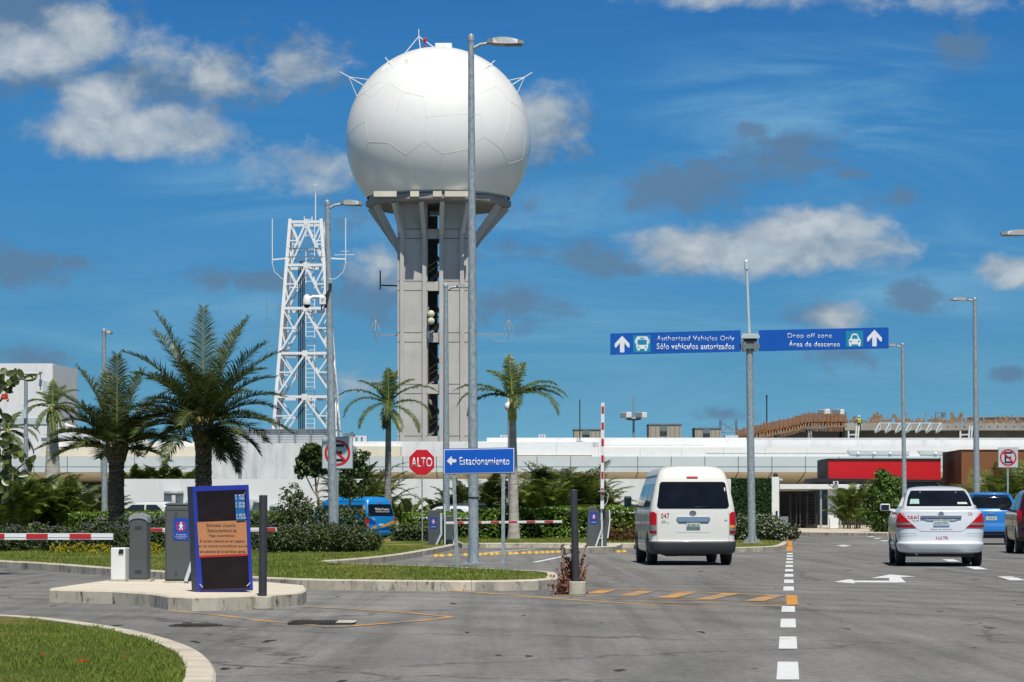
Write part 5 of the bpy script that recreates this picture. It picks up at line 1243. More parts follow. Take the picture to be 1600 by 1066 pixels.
# ================================================================== STREET FURNITURE
random.seed(77)
def lamp_post(label, px, py, ptop, Z, r0, r1, side, arm_px, head_px, lean=0, base=True, z0=0, drop=4, group='street lamps on tall galvanised poles', mat='steel', headw=.16):
    """tapered pole, bent arm, flat lamp head; arm_px/head_px are lengths seen in the photo, side -1 left / 1 right"""
    s = F/Z; t = thing('street_lamp', label, 'street lamp', (wx(px,Z),Z,z0), 0, group); h = wz(ptop,Z)-z0; L_ = lean/s
    MB().tube([(0,0,0),(L_*.5,0,h*.5),(L_,0,h)], [r0,(r0+r1)/2,r1], 16).build('pole', M[mat], t)
    za = h-drop/s; xa = L_
    m = MB().tube([(xa,0,za-arm_px*.22/s),(xa+side*arm_px*.35/s,0,za-arm_px*.02/s),(xa+side*arm_px*.6/s,0,za+.01),(xa+side*arm_px/s,0,za+.02)], [r1*.6,r1*.55,r1*.5,r1*.5], 8)
    m.lathe([(r1*1.12,0),(r1*1.15,.03),(r1*1.15,.10),(r1*.9,.13)], 14, (L_,0,h-.08)); m.build('arm', M[mat], t)
    x0 = xa+side*arm_px*.62/s; x1 = xa+side*(arm_px+head_px)/s
    m = MB(); n = 7
    for i in range(n):
        u = i/(n-1); x = x0+(x1-x0)*u; hwid = headw*(1-.25*abs(u-.4)) if 0 < i < n-1 else headw*.5; th = .045+.05*math.sin(math.pi*min(1,u*1.1)); zc_ = za+.03-.02*u
        m.v += [(x,-hwid,zc_-th*.4),(x,hwid,zc_-th*.4),(x,hwid*.8,zc_+th),(x,-hwid*.8,zc_+th)]
        if i: 
            o = (i-1)*4
            for a, c in ((0,1),(1,2),(2,3),(3,0)): m.f.append([o+a,o+c,o+4+c,o+4+a]); m.m.append(0); m.sm.append(False)
    m.f += [[0,3,2,1],[(n-1)*4+k for k in range(4)]]; m.m += [0,0]; m.sm += [False,False]
    m.build('lamp_head', M['lampgrey'], t, recalc=True)
    MB().box(min(x0+(x1-x0)*.5,x1-(x1-x0)*.05), max(x0+(x1-x0)*.5,x1-(x1-x0)*.05), -headw*.6, headw*.6, za-.03, za-.004).build('lens', M['lens'], t)
    if base:
        m = MB().box(-r0*2,r0*2,-r0*2,r0*2,.0,.025)
        for a in (-1,1):
            for c in (-1,1): m.tube([(a*r0*1.6,c*r0*1.6,.02),(a*r0*1.6,c*r0*1.6,.09)], .018, 6)
        m.build('base_plate', M[mat], t)
    return t
Lc = lamp_post('tallest street lamp with a thick pole in the middle of the parking sliver', 740, 893, 58, 49, .102, .056, 1, 40, 42, -4, True, .145, 11, headw=.17)
MB().lathe([(.1045,0),(.1045,.03)], 16, (0,0,wz(779,49)-.145)).build('band', M['black'], Lc)
Ll = lamp_post('street lamp with a dome camera and control box on its pole', 521.5, 874, 316, 65, .125, .062, 1, 33, 22, -10, True, .14, 4)
# camera arm, dome camera, box and cables on that pole
s_ = F/65; fx = lambda px: (px-521.5)/s_; fz = lambda py: wz(py,65)-.14
m = MB().tube([(fx(508),-.1,fz(466)),(fx(500),-.1,fz(465)),(fx(490),-.1,fz(464.5)),(fx(483),-.1,fz(468)),(fx(480),-.1,fz(472))], .05, 8); m.build('camera_arm', M['white'], Ll)
MB().lathe([(.03,.20),(.07,.17),(.10,.06),(.11,-.03),(.105,-.06)], 16, (fx(480),-.1,fz(473))).build('camera_housing', M['white'], Ll)
MB().lathe([(.085,-.06),(.075,-.11),(.04,-.14),(.005,-.15)], 14, (fx(480),-.1,fz(473))).build('camera_dome', M['glass'], Ll)
MB().box(fx(500),fx(510),-.22,-.05,fz(477),fz(465)).build('control_box', M['white'], Ll, bevel=.01)
MB().box(fx(503.5),fx(505),-.225,-.221,fz(472.5),fz(467.5)).box(fx(506.5),fx(507.5),-.225,-.221,fz(471),fz(467)).build('box_marks', M['joint'], Ll)
m = MB().tube([(fx(517),-.12,fz(444)),(fx(516),-.15,fz(452)),(fx(510),-.18,fz(462)),(fx(508),-.2,fz(470)),(fx(509),-.2,fz(482)),(fx(503),-.2,fz(486)),(fx(504),-.2,fz(477))], .022, 6); m.tube([(fx(518),-.1,fz(446)),(fx(512),-.18,fz(463)),(fx(511),-.2,fz(480)),(fx(506),-.2,fz(484))], .02, 6); m.build('cables', M['black'], Ll)
MB().box(fx(514),fx(520),-.15,-.05,fz(444),fz(436)).build('junction_box', M['steel'], Ll, bevel=.01)
lamp_post('slender street lamp standing against the concrete radar tower', 697.5, 845, 446, 100, .145, .085, 1, 26, 12, -1, False, .0, 3)
lamp_post('street lamp rising behind the smaller dark date palm', 163.5, 838, 516, 95, .125, .075, 1, 4, 9, -1, False, .12, 5, headw=.2)
lamp_post('right street lamp with its arm pointing left over the brown block', 1527, 836, 467, 112, .155, .085, -1, 16, 22, -4, False, .12, 2)
lamp_post('shorter street lamp right of the overhead sign with a bare bent arm', 1414, 835, 538, 122, .125, .075, -1, 14, 9, -4, False, .12, 3)
lamp_post('street lamp whose head enters at the right edge of the picture', 1640, 860, 364, 60, .12, .06, -1, 36, 40, 0, False, .12, 3)
lt_ = lamp_post('thin street lamp at the far left with a small box on its pole', 40.5, 834, 590, 100, .115, .07, -1, 6, 8, 0, False, .12, 3)
MB().box(-.14,.05,-.2,-.08,wz(654,100)-.12,wz(640,100)-.12).build('pole_box', M['signface'], lt_)
gp_ = thing('bare_post', 'short bare grey post in front of the stained blank wall', 'post', (wx(375,150),150,0)); MB().tube([(0,0,0),(0,0,wz(699.5,150))], .10, 12).build('pole', M['steel'], gp_); MB().lathe([(.105,0),(.105,.05),(.02,.07)], 12, (0,0,wz(699.5,150))).build('cap', M['steeldark'], gp_)
cp = thing('camera_pole', 'dark pole with a white camera beside the yellow shafted palm', 'camera pole', (wx(796.5,96),96,.1)); MB().tube([(0,0,0),(-.03,0,wz(640,96)-.1)], .055, 10).build('pole', M['steel'], cp)
MB().lathe([(.05,.22),(.11,.18),(.14,.08),(.13,0),(.08,-.08),(.02,-.11)], 14, (-.06,0,wz(638,96)-.1)).build('camera', M['white'], cp); MB().tube([(-.06,0,wz(630,96)-.08),(-.06,0,wz(627.5,96)+.15)], .03, 6).build('tip', M['white'], cp)

# ---- signs
def sign_post(t, pts, r, mat='steel', name='post'): return MB().tube(pts, r, 10).build(name, M[mat], t)
al = thing('stop_sign', 'red octagonal stop sign reading ALTO on a thin post', 'stop sign', (wx(659,82),82,.13)); zc_ = wz(722.5,82)-.13; s_ = F/82
def ngon(r, n, rot, c): return [(r*math.cos(rot+k*2*math.pi/n), c+r*math.sin(rot+k*2*math.pi/n)) for k in range(n)]
sign_post(al, [(.02,.03,0),(.0,.03,zc_+.2)], .022)
MB().prism_y(ngon(.455,8,math.pi/8,zc_), 0, .008).build('border', M['signwhite'], al); MB().prism_y(ngon(.435,8,math.pi/8,zc_), -.006, -.001).build('plate', M['signred'], al)
text_part('lettering', 'ALTO', M['signwhite'], al, 0, zc_-.155, .67, .31, -.007, .015)
es = thing('parking_sign', 'blue direction sign reading Estacionamiento with a left arrow on two posts', 'direction sign', (wx(748.5,45),45,.145)); s_ = F/45; fz = lambda py: wz(py,45)-.145; fx = lambda px: (px-748.5)/s_
for (xb, xt) in ((714.5,707.5),(786,786.5)): MB().bar((fx(xb),.03,0), (fx(xt),.03,fz(704)), .062, .05).build('post', M['steel'], es)
MB().prism_y([(fx(692.5),fz(741.5)),(fx(804.5),fz(739.5)),(fx(804.5),fz(699.2)),(fx(692.5),fz(701.2))], 0, .012).build('back_plate', M['noticeblue'], es)
MB().prism_y([(fx(693.5),fz(740.5)),(fx(803.5),fz(738.5)),(fx(803.5),fz(700.2)),(fx(693.5),fz(702.2))], -.004, -.001).build('white_border', M['signwhite'], es)
MB().prism_y([(fx(694.7),fz(739.2)),(fx(802.3),fz(737.2)),(fx(802.3),fz(701.4)),(fx(694.7),fz(703.4))], -.009, -.005).build('panel', M['signblue'], es)
text_part('lettering', 'Estacionamiento', M['signwhite'], es, fx(757), fz(727), 78/s_, 12.5/s_, -.010, .022)
a_ = [(698,720.5),(705.5,712.8),(706.8,717.8),(713,717.6),(713,722.6),(706.8,722.8),(705.5,727.5)]
MB().prism_y([(fx(x),fz(y)) for x, y in a_], -.013, -.010).build('arrow', M['signwhite'], es)
def no_parking(label, px, Z, x0, x1, y0, y1, pbase, post=True):
    t = thing('no_parking_sign', label, 'no parking sign', (wx(px,Z),Z,.13)); s = F/Z; fx = lambda q: (q-px)/s; fz = lambda q: wz(q,Z)-.13; cx_, cy_ = (x0+x1)/2, (y0+y1)/2; w_ = (x1-x0)/2/s
    MB().bar((0,.05,0), (fx(px),.05,fz(y0+4)), .07, .06).build('post', M['steel'], t)
    MB().box(fx(x0),fx(x1),0,.02,fz(y1),fz(y0)).build('back_plate', M['signback'], t, bevel=.01)
    MB().box(fx(x0)+.02,fx(x1)-.02,-.006,-.001,fz(y1)+.02,fz(y0)-.02).build('panel', M['signface'], t)
    X, Zc_ = fx(cx_), fz(cy_); m = MB(); E = w_*.5
    for q in ((-.36,-.2,-.56,.56),(-.2,.42,.38,.56),(-.2,.42,-.56,-.38),(-.2,.30,-.09,.09)): m.box(X+q[0]*w_,X+q[1]*w_,-.011,-.007,Zc_+q[2]*w_,Zc_+q[3]*w_)
    m.build('letter_e', M['black'], t)
    m = MB(); n = 40; r0, r1 = w_*.68, w_*.83
    vs = [(X+r*math.cos(k*2*math.pi/n), -.013, Zc_+r*math.sin(k*2*math.pi/n)) for r in (r0, r1) for k in range(n)]; m.add(vs, [(k,(k+1)%n,n+(k+1)%n,n+k) for k in range(n)])
    c = math.cos(math.pi/4); h = w_*.075
    m.add([(X+(-r0*c-h*c*1),-.0135,Zc_+r0*c-h*c),(X+(-r0*c+h*c),-.0135,Zc_+r0*c+h*c),(X+r0*c+h*c,-.0135,Zc_-r0*c+h*c),(X+r0*c-h*c,-.0135,Zc_-r0*c-h*c)], [(0,1,2,3)])
    m.build('ring_and_bar', M['signred'], t); return t
no_parking('no parking sign with a struck letter E behind the camera lamp post', 526.5, 68, 503, 551.5, 682.5, 733, 870)
no_parking('no parking sign with a struck letter E above the blue hatchback', 1575, 112, 1559.5, 1591, 699, 731, 840)
ov = thing('overhead_sign', 'tall grey post with two long blue overhead direction panels', 'overhead sign', (wx(1175,82),82,.13)); s_ = F/82; fx = lambda px: (px-1175)/s_; fz = lambda py: wz(py,82)-.13
MB().tube([(0,0,0),(fx(1172.3),0,fz(650)),(fx(1170.8),0,fz(520))], [.128,.115,.108], 18).build('post', M['steel'], ov)
MB().tube([(fx(1170.5),0,fz(520)),(fx(1166.5),0,fz(415))], [.052,.045], 12).build('upper_pole', M['signface'], ov); MB().tube([(fx(1166.4),0,fz(421)),(fx(1165.8),0,fz(409)),(fx(1166),-.05,fz(407.5))], [.07,.065,.03], 10).build('pole_tip', M['signface'], ov)
m = MB()
for k in range(8):
    a = k*math.pi/4+.4; x, y = .20*math.cos(a), .20*math.sin(a); m.add([(x*.6,y*.6,.0),(x*1.3,y*1.3,0),(x*.6,y*.6,.26)], [(0,1,2)]); m.tube([(x*1.2,y*1.2,0),(x*1.2,y*1.2,.13)], .02, 6)
m.box(-.3,.3,-.3,.3,0,.03); m.build('base_plate', M['steel'], ov)
m = MB().box(fx(1157),fx(1186),-.20,.16,fz(529.5),fz(524.5)).box(fx(1159),fx(1184),-.18,.14,fz(524.4),fz(521.8))
m.build('upper_clamp', M['signface'], ov); m = MB().box(fx(1162),fx(1182),-.16,.15,fz(536),fz(529.6)); m.build('dark_sleeve', M['black'], ov)
m = MB().box(fx(1157),fx(1186),-.18,.16,fz(545.5),fz(537.5)); m.box(fx(1160),fx(1165),-.22,.2,fz(549),fz(535)); m.box(fx(1177),fx(1182),-.22,.2,fz(549),fz(535)); m.build('lower_clamp', M['steeldark'], ov)
def panel(name, c):
    return MB().prism_y([(fx(x),fz(y)) for x, y in c], -.05, 0).build(name, M['signblue2'], ov)
panel('left_panel', [(953.5,554.8),(1157,549.8),(1157,516.3),(953.5,521.5)]); panel('right_panel', [(1185.5,549.2),(1388,544.7),(1388,511.8),(1185.5,516.3)])
def up_arrow(cx_, cy_, w_, h_): 
    p = [(-.15,.5),(.15,.5),(.15,-.08),(.40,.20),(.5,.20),(.5,-.02),(0,-.5),(-.5,-.02),(-.5,.20),(-.40,.20),(-.15,-.08)]
    MB().prism_y([(fx(cx_+x*w_),fz(cy_+y*h_)) for x, y in p], -.055, -.0505).build('arrow', M['signwhite'], ov)
up_arrow(972, 538, 23, 26); up_arrow(1366, 528.5, 23, 26)
def rrect(x0, x1, y0, y1, r, n=4):
    p = []
    for (cx_, cy_, a0) in ((x1-r,y1-r,0),(x0+r,y1-r,90),(x0+r,y0+r,180),(x1-r,y0+r,270)):
        for k in range(n+1): a = R(a0+90*k/n); p.append((cx_+r*math.cos(a), cy_+r*math.sin(a)))
    return p
def sq(px0, px1, py0, py1): MB().prism_y([(fx(px0),fz(py1)),(fx(px1),fz(py1-.5)),(fx(px1),fz(py0-.5)),(fx(px0),fz(py0))], -.054, -.0505).build('pictogram_field', M['signteal'], ov)
sq(989.5,1016.5,524,551.5); sq(1321.5,1348.5,517.5,542.5)
# bus pictogram
m = MB().prism_y(rrect(fx(994),fx(1012.5),fz(545.5),fz(526),.06), -.058, -.0545)
for x in (997.5,1009): m.prism_y(rrect(fx(x-1.8),fx(x+1.8),fz(548.3),fz(545.2),.02), -.0575, -.0545)
m.box(fx(992),fx(993.6),-.058,-.0545,fz(537),fz(530)).box(fx(1012.9),fx(1014.5),-.058,-.0545,fz(537),fz(530)); m.build('bus_pictogram', M['signwhite'], ov)
m = MB().prism_y(rrect(fx(996),fx(1010.5),fz(539),fz(531),.03), -.061, -.0585)
m.prism_y(rrect(fx(1000),fx(1006.5),fz(529.8),fz(528),.01), -.061, -.0585)
for x in (997.5,1009): m.prism_y(rrect(fx(x-1.2),fx(x+1.2),fz(543.7),fz(541.4),.015), -.061, -.0585)
m.build('bus_windows', M['signteal'], ov)
# car pictogram
car = [(1326,538.5),(1344.5,538.5),(1344.5,531.5),(1342.5,529.5),(1339.8,523),(1337.8,521.5),(1332.6,521.5),(1330.6,523),(1327.9,529.5),(1326,531.5)]
m = MB().prism_y([(fx(x),fz(y)) for x, y in car], -.058, -.0545)
for x in (1328.3,1342.2): m.prism_y(rrect(fx(x-1.7),fx(x+1.7),fz(541.2),fz(538.2),.02), -.0575, -.0545)
m.build('car_pictogram', M['signwhite'], ov)
m = MB().prism_y([(fx(1330.3),fz(529.5)),(fx(1340.2),fz(529.5)),(fx(1338.4),fz(524)),(fx(1332.1),fz(524))], -.061, -.0585)
for x in (1329,1341.5): m.prism_y(rrect(fx(x-1.4),fx(x+1.4),fz(535.2),fz(532.6),.02), -.061, -.0585)
m.build('car_windows', M['signteal'], ov)
text_part('lettering', 'Authorized Vehicles Only', M['signwhite'], ov, fx(1086.5), fz(535), 121/s_, 10/s_, -.0505, -.006, .003); text_part('lettering', 'Sólo vehículos autorizados', M['signwhite'], ov, fx(1086.5), fz(546.5), 121/s_, 9.6/s_, -.0505, .028, .003)
text_part('lettering', 'Drop off zone', M['signwhite'], ov, fx(1265), fz(530.6), 69/s_, 9.6/s_, -.0505, -.006, .003); text_part('lettering', 'Área de descenso', M['signwhite'], ov, fx(1272), fz(542), 80/s_, 9.4/s_, -.0505, .028, .003)

# ---- parking island equipment
tt = thing('notice_totem', 'leaning dark blue notice board with faded panel and orange notice', 'notice board', (*G(349,925.5,.165), .165)); Z_ = G(349,925.5,.165)[1]; s_ = F/Z_; fx = lambda px: (px-349)/s_; fz = lambda py: wz(py,Z_)-.165
def quad4(c, y0, y1): return MB().prism_y([(fx(x),fz(y)) for x, y in c], y0, y1)
fq = [(fx(x),0,fz(y)) for x, y in ((308.5,926.5),(395.5,922.5),(388.5,757.5),(301,760.2))]; bq = [(x-.095,.22,z-.002) for x, y, z in fq]
MB().add(fq+bq, [(0,1,2,3),(7,6,5,4),(3,2,6,7),(1,5,6,2)]).build('frame', M['totemblue'], tt)
MB().add([fq[0],fq[3],bq[3],bq[0]]+[(x+.03,y+.006,z) for x,y,z in (fq[0],fq[3],bq[3],bq[0])], [(0,1,2,3),(4,7,6,5)]).build('side_panel', M['totemside'], tt)
quad4([(317,921),(389.5,918.5),(383.8,765),(307,768)], -.006, -.001).build('faded_panel', M['totemscreen'], tt)
quad4([(311.7,868.5),(387,865.5),(385,813),(308,816)], -.012, -.0065).build('orange_notice', M['totemorange'], tt)
quad4([(311.8,871.5),(387.1,868.5),(387,865.6),(311.7,868.6)], -.011, -.0065).build('red_edge', M['stripered'], tt)
quad4([(369.5,813.5),(383.8,813),(382,772.5),(366.7,773)], -.016, -.0125).build('price_strip', M['totemprice'], tt)
quad4([(370,816),(384,815),(383.8,813.1),(369.6,813.6)], -.016, -.0125).build('strip_shadow_edge', M['black'], tt)
for i, (s, x, y, w_) in enumerate((('Estimado Usuario',345.5,823.3,45),('Estacionamiento de',347,831.5,45),('Pago Automático.',347,840,40),('El boleto deberá de ser pagado',347.5,848.6,70),('en los cajeros automáticos que se',348.5,856.2,76),('encuentran en la terminal aérea.',348.5,864.2,72))):
    text_part('lettering', s, M['darktext'], tt, fx(x), fz(y), w_/s_, 5.2/s_, -.0125, .018, .002)
for s, x, y, w_ in (('$',368.7,776.6,1.8),('43.03',377.6,776.3,8.4),('$',368.9,781.2,1.8),('14.03',378,780.9,7.6),('$',369.2,789,1.8),('287.00',377.8,788.6,9.6),('$',369.5,793.6,1.8),('252.00',378,793.2,9.6),('$',370.3,807,1.8),('305.33',378.6,806.5,9.6),('$',370.6,811.7,1.8),('1,196.00',379.2,811.2,11)):
    text_part('price', s, M['signwhite'], tt, fx(x), fz(y), w_/s_, 3.5/s_, -.0165, .03, .002)
m = MB().add([(fx(380.5),-.008,fz(772)),(fx(383),-.012,fz(772.2)),(fx(383.4),-.03,fz(769.5))], [(0,1,2)]); m.build('peeling_corner', M['signwhite'], tt)
for (a, c) in (((312.3,912.5),(317,918)),((386,916),(391,910.5))): MB().bar((fx(a[0]),-.012,fz(a[1])), (fx(c[0]),-.012,fz(c[1])), .012, .01).build('corner_bracket', M['signface'], tt)
quad4([(313,923.5),(392,920.5),(391.5,918.6),(312.6,921.3)], -.012, -.0065).build('lower_trim', pm('plum trim', (.05,.018,.05), .5), tt)
def footed_post(label, px, py, ptop, pfoot, ftop, fx0, fx1, lean):
    X, Z = G((fx0+fx1)/2, pfoot); s = F/Z; t = thing('grey_post', label, 'post', (X,Z,0)); w_ = (fx1-fx0)/2/s; hf = (pfoot-ftop)/s
    MB().prism_z(smooth_poly([(-w_,0),(w_,0),(w_,w_*1.8),(-w_,w_*1.8)],2), 0, hf).build('footing', M['footing'], t, bevel=.01)
    xb = (px-(fx0+fx1)/2)/s; MB().tube([(xb,w_*.9,hf-.03),(xb+lean/s,w_*.9,(pfoot-ptop)/s)], .049 if lean else .047, 16).build('tube', M['post'], t)
    MB().lathe([(.05,0),(.051,.015),(.01,.02)], 14, (xb+lean/s,w_*.9,(pfoot-ptop)/s)).build('cap', M['post'], t); return t
footed_post('dark grey round post on a concrete stub right of the notice board', 409, 930, 776, 952.5, 932, 394, 425, 1)
footed_post('dark grey round post on a concrete stub wrapped in dry weed', 900.5, 900, 767, 930, 909, 889, 916, -4)
# white litter bin, small barrier cabinet, large cabinet
Zb = G(184,909,.165)[1]; s_ = F/Zb
wb = thing('white_bin', 'white square litter bin with a black opening on the traffic island', 'bin', (*G(184,909,.165), .165)); h_ = 53/s_; 
MB().box(-12/s_,12/s_,0,.26,.02,h_).build('body', M['white'], wb, bevel=.012, rotz=R(-14)); m = MB().prism_y([(1.2/s_,h_*.82),(9.5/s_,h_*.82),(9.8/s_,h_*.95),(3/s_,h_*.955)], -.012, -.002); m.build('opening', M['black'], wb, rotz=R(-14)); MB().box(-14/s_,14/s_,-.04,.3,0,.019).build('base', M['footing'], wb, rotz=R(-14))
Zb = G(216,908,.165)[1]; s_ = F/Zb
rc = thing('barrier_cabinet', 'rounded dark grey barrier cabinet with a pale domed cap', 'barrier cabinet', (*G(216,909,.165), .165)); w_ = 13.8/s_; h_ = 106/s_
def arched(w_, z0, z1, rise, n=8): return [(-w_,z0),(w_,z0)]+[(w_*math.cos(math.pi*k/n), z1+rise*math.sin(math.pi*k/n)) for k in range(n+1)]
MB().prism_y(arched(w_,.03,h_*.86,.07), 0, .36).build('body', M['machine'], rc, bevel=.015)
m = MB(); ca = [(w_*1.04*math.cos(math.pi*k/12), h_*.862+.06*math.sin(math.pi*k/12)) for k in range(13)]; cb_ = [(w_*1.04*math.cos(math.pi*k/12), h_*.925+.075*math.sin(math.pi*k/12)) for k in range(13)]
for k in range(12):
    (xa,za),(xb,zb),(xc,zc2),(xd,zd) = ca[k],ca[k+1],cb_[k+1],cb_[k]
    m.add([(xa,-.012,za),(xb,-.012,zb),(xc,-.012,zc2),(xd,-.012,zd),(xa,.37,za),(xb,.37,zb),(xc,.37,zc2),(xd,.37,zd)], [(0,1,2,3),(7,6,5,4),(3,2,6,7),(0,4,5,1)]+([(0,3,7,4)] if k == 0 else [])+([(1,5,6,2)] if k == 11 else []))
m.build('cap', M['machinecap'], rc)
m = MB()
for z in (.78,.76,.80,.12,.14,.16): m.box(-.05,.05,-.004,-.0005,h_*z,h_*z+.007)
m.build('vents', M['post'], rc); MB().box(-w_-.01,w_+.05,-.03,.40,0,.029).build('base', M['footing'], rc)
Zb = G(282,911,.165)[1]; s_ = F/Zb
bc = thing('ticket_cabinet', 'large dark grey ticket cabinet with a blue no pedestrians notice', 'ticket machine', (*G(282,911.5,.165), .165)); h_ = 121/s_; fx = lambda px: (px-282)/s_; fz = lambda py: wz(py,Zb)-.165
MB().prism_y([(fx(257.5),.03),(fx(303),.03),(fx(303),h_),(fx(257.5),h_-.0)], 0, .42).build('body', M['machine'], bc, bevel=.02)
MB().box(fx(256.8),fx(303.5),-.008,.43,h_+.001,h_+.03).build('lid', M['machine'], bc, bevel=.008)
m = MB()
for py in (801,804,807,893,896,899): m.box(fx(273),fx(277),-.004,-.0005,fz(py+.6),fz(py))
m.build('vents', M['post'], bc); m = MB().box(fx(259.5),fx(301),-.003,-.0005,fz(905),fz(904.6)).box(fx(259.5),fx(301),-.003,-.0005,fz(797.4),fz(797)).box(fx(259.5),fx(259.9),-.003,-.0005,fz(904.5),fz(797.5)).box(fx(300.6),fx(301),-.003,-.0005,fz(904.5),fz(797.5)); m.build('door_seam', M['black'], bc); MB().tube([(fx(298),-.012,fz(852)),(fx(298),.0,fz(852))], .014, 10).build('lock', M['chrome'], bc); MB().box(fx(255),fx(306),-.03,.45,0,.029).build('base', M['footing'], bc)
def notice(t, x0, x1, z0, z1, y=-.001, lines=True):
    w_ = x1-x0; h_ = z1-z0; c = (x0+x1)/2
    MB().box(x0,x1,y-.004,y,z0,z1).build('notice', M['noticeblue'], t)
    zc_ = z0+h_*.62; n = 28; r0, r1 = w_*.245, w_*.31
    vs = [(c+r*math.cos(k*2*math.pi/n), y-.006, zc_+r*math.sin(k*2*math.pi/n)) for r in (r0, r1) for k in range(n)]; m = MB().add(vs, [(k,(k+1)%n,n+(k+1)%n,n+k) for k in range(n)])
    c4 = r0*.72; m.add([(c-c4-.006,y-.0058,zc_+c4),(c-c4+.006,y-.0058,zc_+c4),(c+c4+.006,y-.0058,zc_-c4),(c+c4-.006,y-.0058,zc_-c4)], [(0,1,2,3)]); m.build('prohibition_ring', M['signred'], t)
    k = h_*.115; m = MB().prism_y(ngon_c(c+.0,zc_+k*1.35,k*.34,10), y-.0085, y-.0062)
    m.prism_y([(c-k*.38,zc_-.1*k),(c+k*.42,zc_-.1*k),(c+k*.45,zc_+k*.9),(c-k*.45,zc_+k*.9)], y-.0085, y-.0062)
    m.prism_y([(c-k*.75,zc_-k*1.35),(c-k*.38,zc_-k*1.35),(c+k*.05,zc_-.08*k),(c-k*.42,zc_-.08*k)], y-.0085, y-.0062); m.prism_y([(c+k*.3,zc_-k*1.35),(c+k*.68,zc_-k*1.35),(c+k*.44,zc_-.12*k),(c+.02*k,zc_-.12*k)], y-.0085, y-.0062)
    m.prism_y([(c-k*.95,zc_+k*.05),(c-k*.75,zc_-k*.1),(c-k*.3,zc_+k*.6),(c-k*.45,zc_+k*.85)], y-.0085, y-.0062); m.prism_y([(c+k*.75,zc_-k*.05),(c+k*.95,zc_+k*.1),(c+k*.45,zc_+k*.85),(c+k*.3,zc_+k*.6)], y-.0085, y-.0062); m.build('walking_figure', M['signwhite'], t)
    if lines:
        for i, (s, f_) in enumerate((('Por esta zona',.62),('está prohibido el paso',.8),('de peatones',.55))): text_part('lettering', s, M['signwhite'], t, c, z0+h_*(.235-.085*i), w_*f_, h_*.05, y-.0045, .03, .001)
    else: MB().box(c-w_*.3,c+w_*.3,y-.006,y-.0042,z0+h_*.14,z0+h_*.17).build('text_line', M['signwhite'], t)
def ngon_c(cx_, cz_, r, n): return [(cx_+r*math.cos(k*2*math.pi/n), cz_+r*math.sin(k*2*math.pi/n)) for k in range(n)]
notice(bc, fx(271), fx(295), fz(844), fz(809.5))
m = MB().bar((fx(291),-.05,.03), (fx(304),-.05,fz(868)), .055, .045); m.build('strut', M['signface'], bc)
# striped arms
def arm(t, x0, x1, z0, z1, th, y, period, red, first, dep=.05):
    MB().bar((x0,y,z0), (x1,y,z1), dep, th).build('arm', M['white'], t)
    x = first; L_ = x1-x0
    while x < max(x0,x1):
        xa, xb = max(x,min(x0,x1)), min(x+red,max(x0,x1))
        if xb > xa+.01:
            za, zb = z0+(z1-z0)*(xa-x0)/L_, z0+(z1-z0)*(xb-x0)/L_
            MB().prism_y([(xa,za-th*.36),(xb,zb-th*.36),(xb,zb+th*.42),(xa,za+th*.42)], y-dep/2-.006, y-dep/2-.001).build('red_stripe', M['stripered'], t)
        x += period
    m = MB().bar((x0,y-dep/2-.003,z0-th*.05), (x1,y-dep/2-.003,z1-th*.05), .004, th*.10); m.build('groove', M['seam'], t)
def cabinet(t, w_, d_, h_, mat='machine'):
    MB().box(-w_/2,w_/2,-d_/2,d_/2,0,h_).build('cabinet', M[mat], t, bevel=.015)
Za = 38.5; s_ = F/Za; ba = thing('barrier_gate', 'near striped barrier arm reaching in from the left edge', 'barrier', (wx(-190,Za),Za,0)); cabinet(ba, .35, .35, .98); fx = lambda px: (px+190)/s_
arm(ba, fx(-205), fx(180.5), wz(838.2,Za), wz(838.2,Za), .096, -.22, 67.2/s_, 33.4/s_, fx(46-67.2*3), .06)
Za = 56.0; s_ = F/Za; b2 = thing('barrier_gate', 'far striped barrier arm passing behind the ticket cabinet and notice board', 'barrier', (wx(276,Za),Za,.0)); cabinet(b2, .35, .35, .9); fx = lambda px: (px-276)/s_
arm(b2, fx(226), fx(434), wz(828,Za), wz(827.3,Za), .085, -.24, 44/s_, 25/s_, fx(231.5-44), .05)
Za = 78.0; s_ = F/Za; b3 = thing('barrier_gate', 'closed striped barrier arm beside the stop sign across the exit lane', 'barrier', (wx(694,Za),Za,.13)); fx = lambda px: (px-694)/s_; fz = lambda py: wz(py,Za)-.13
MB().box(fx(669),fx(688),-.2,.25,0,fz(797)).build('cabinet', M['machine'], b3, bevel=.015, recalc=True); MB().box(fx(692),fx(709),.0,.4,0,fz(806)).build('second_cabinet', M['machine'], b3, bevel=.015)
notice(b3, fx(671.5), fx(683.5), fz(826), fz(808.5), -.201, False)
m = MB().bar((fx(689.5),-.22,fz(802)), (fx(689.8),-.22,fz(834)), .06, .06).bar((fx(689.8),-.22,fz(834)), (fx(682),-.22,.0), .06, .06).bar((fx(695.5),-.25,0), (fx(695.5),-.25,fz(788)), .045, .045).bar((fx(709),-.05,0), (fx(707.5),-.05,fz(838)), .03, .03); m.build('white_braces', M['signface'], b3)
arm(b3, fx(697), fx(878), fz(817), fz(815), .072, -.3, 27.9/s_, 13.6/s_, fx(711), .05)
Za = 73.2; s_ = F/Za; b4 = thing('barrier_gate', 'raised barrier with its striped arm standing upright beside the white minibus', 'barrier', (wx(934,Za),Za,.15)); fx = lambda px: (px-934)/s_; fz = lambda py: wz(py,Za)-.15
MB().prism_y([(fx(916.5),0),(fx(937),0),(fx(937),fz(792)),(fx(919),fz(792))], -.2, .2).build('cabinet', M['machine'], b4, bevel=.012)
MB().prism_y([(fx(938),0),(fx(948),0),(fx(951.5),fz(812)),(fx(951),fz(797)),(fx(942),fz(798))], .0, .3).build('second_cabinet', M['machine'], b4, bevel=.01)
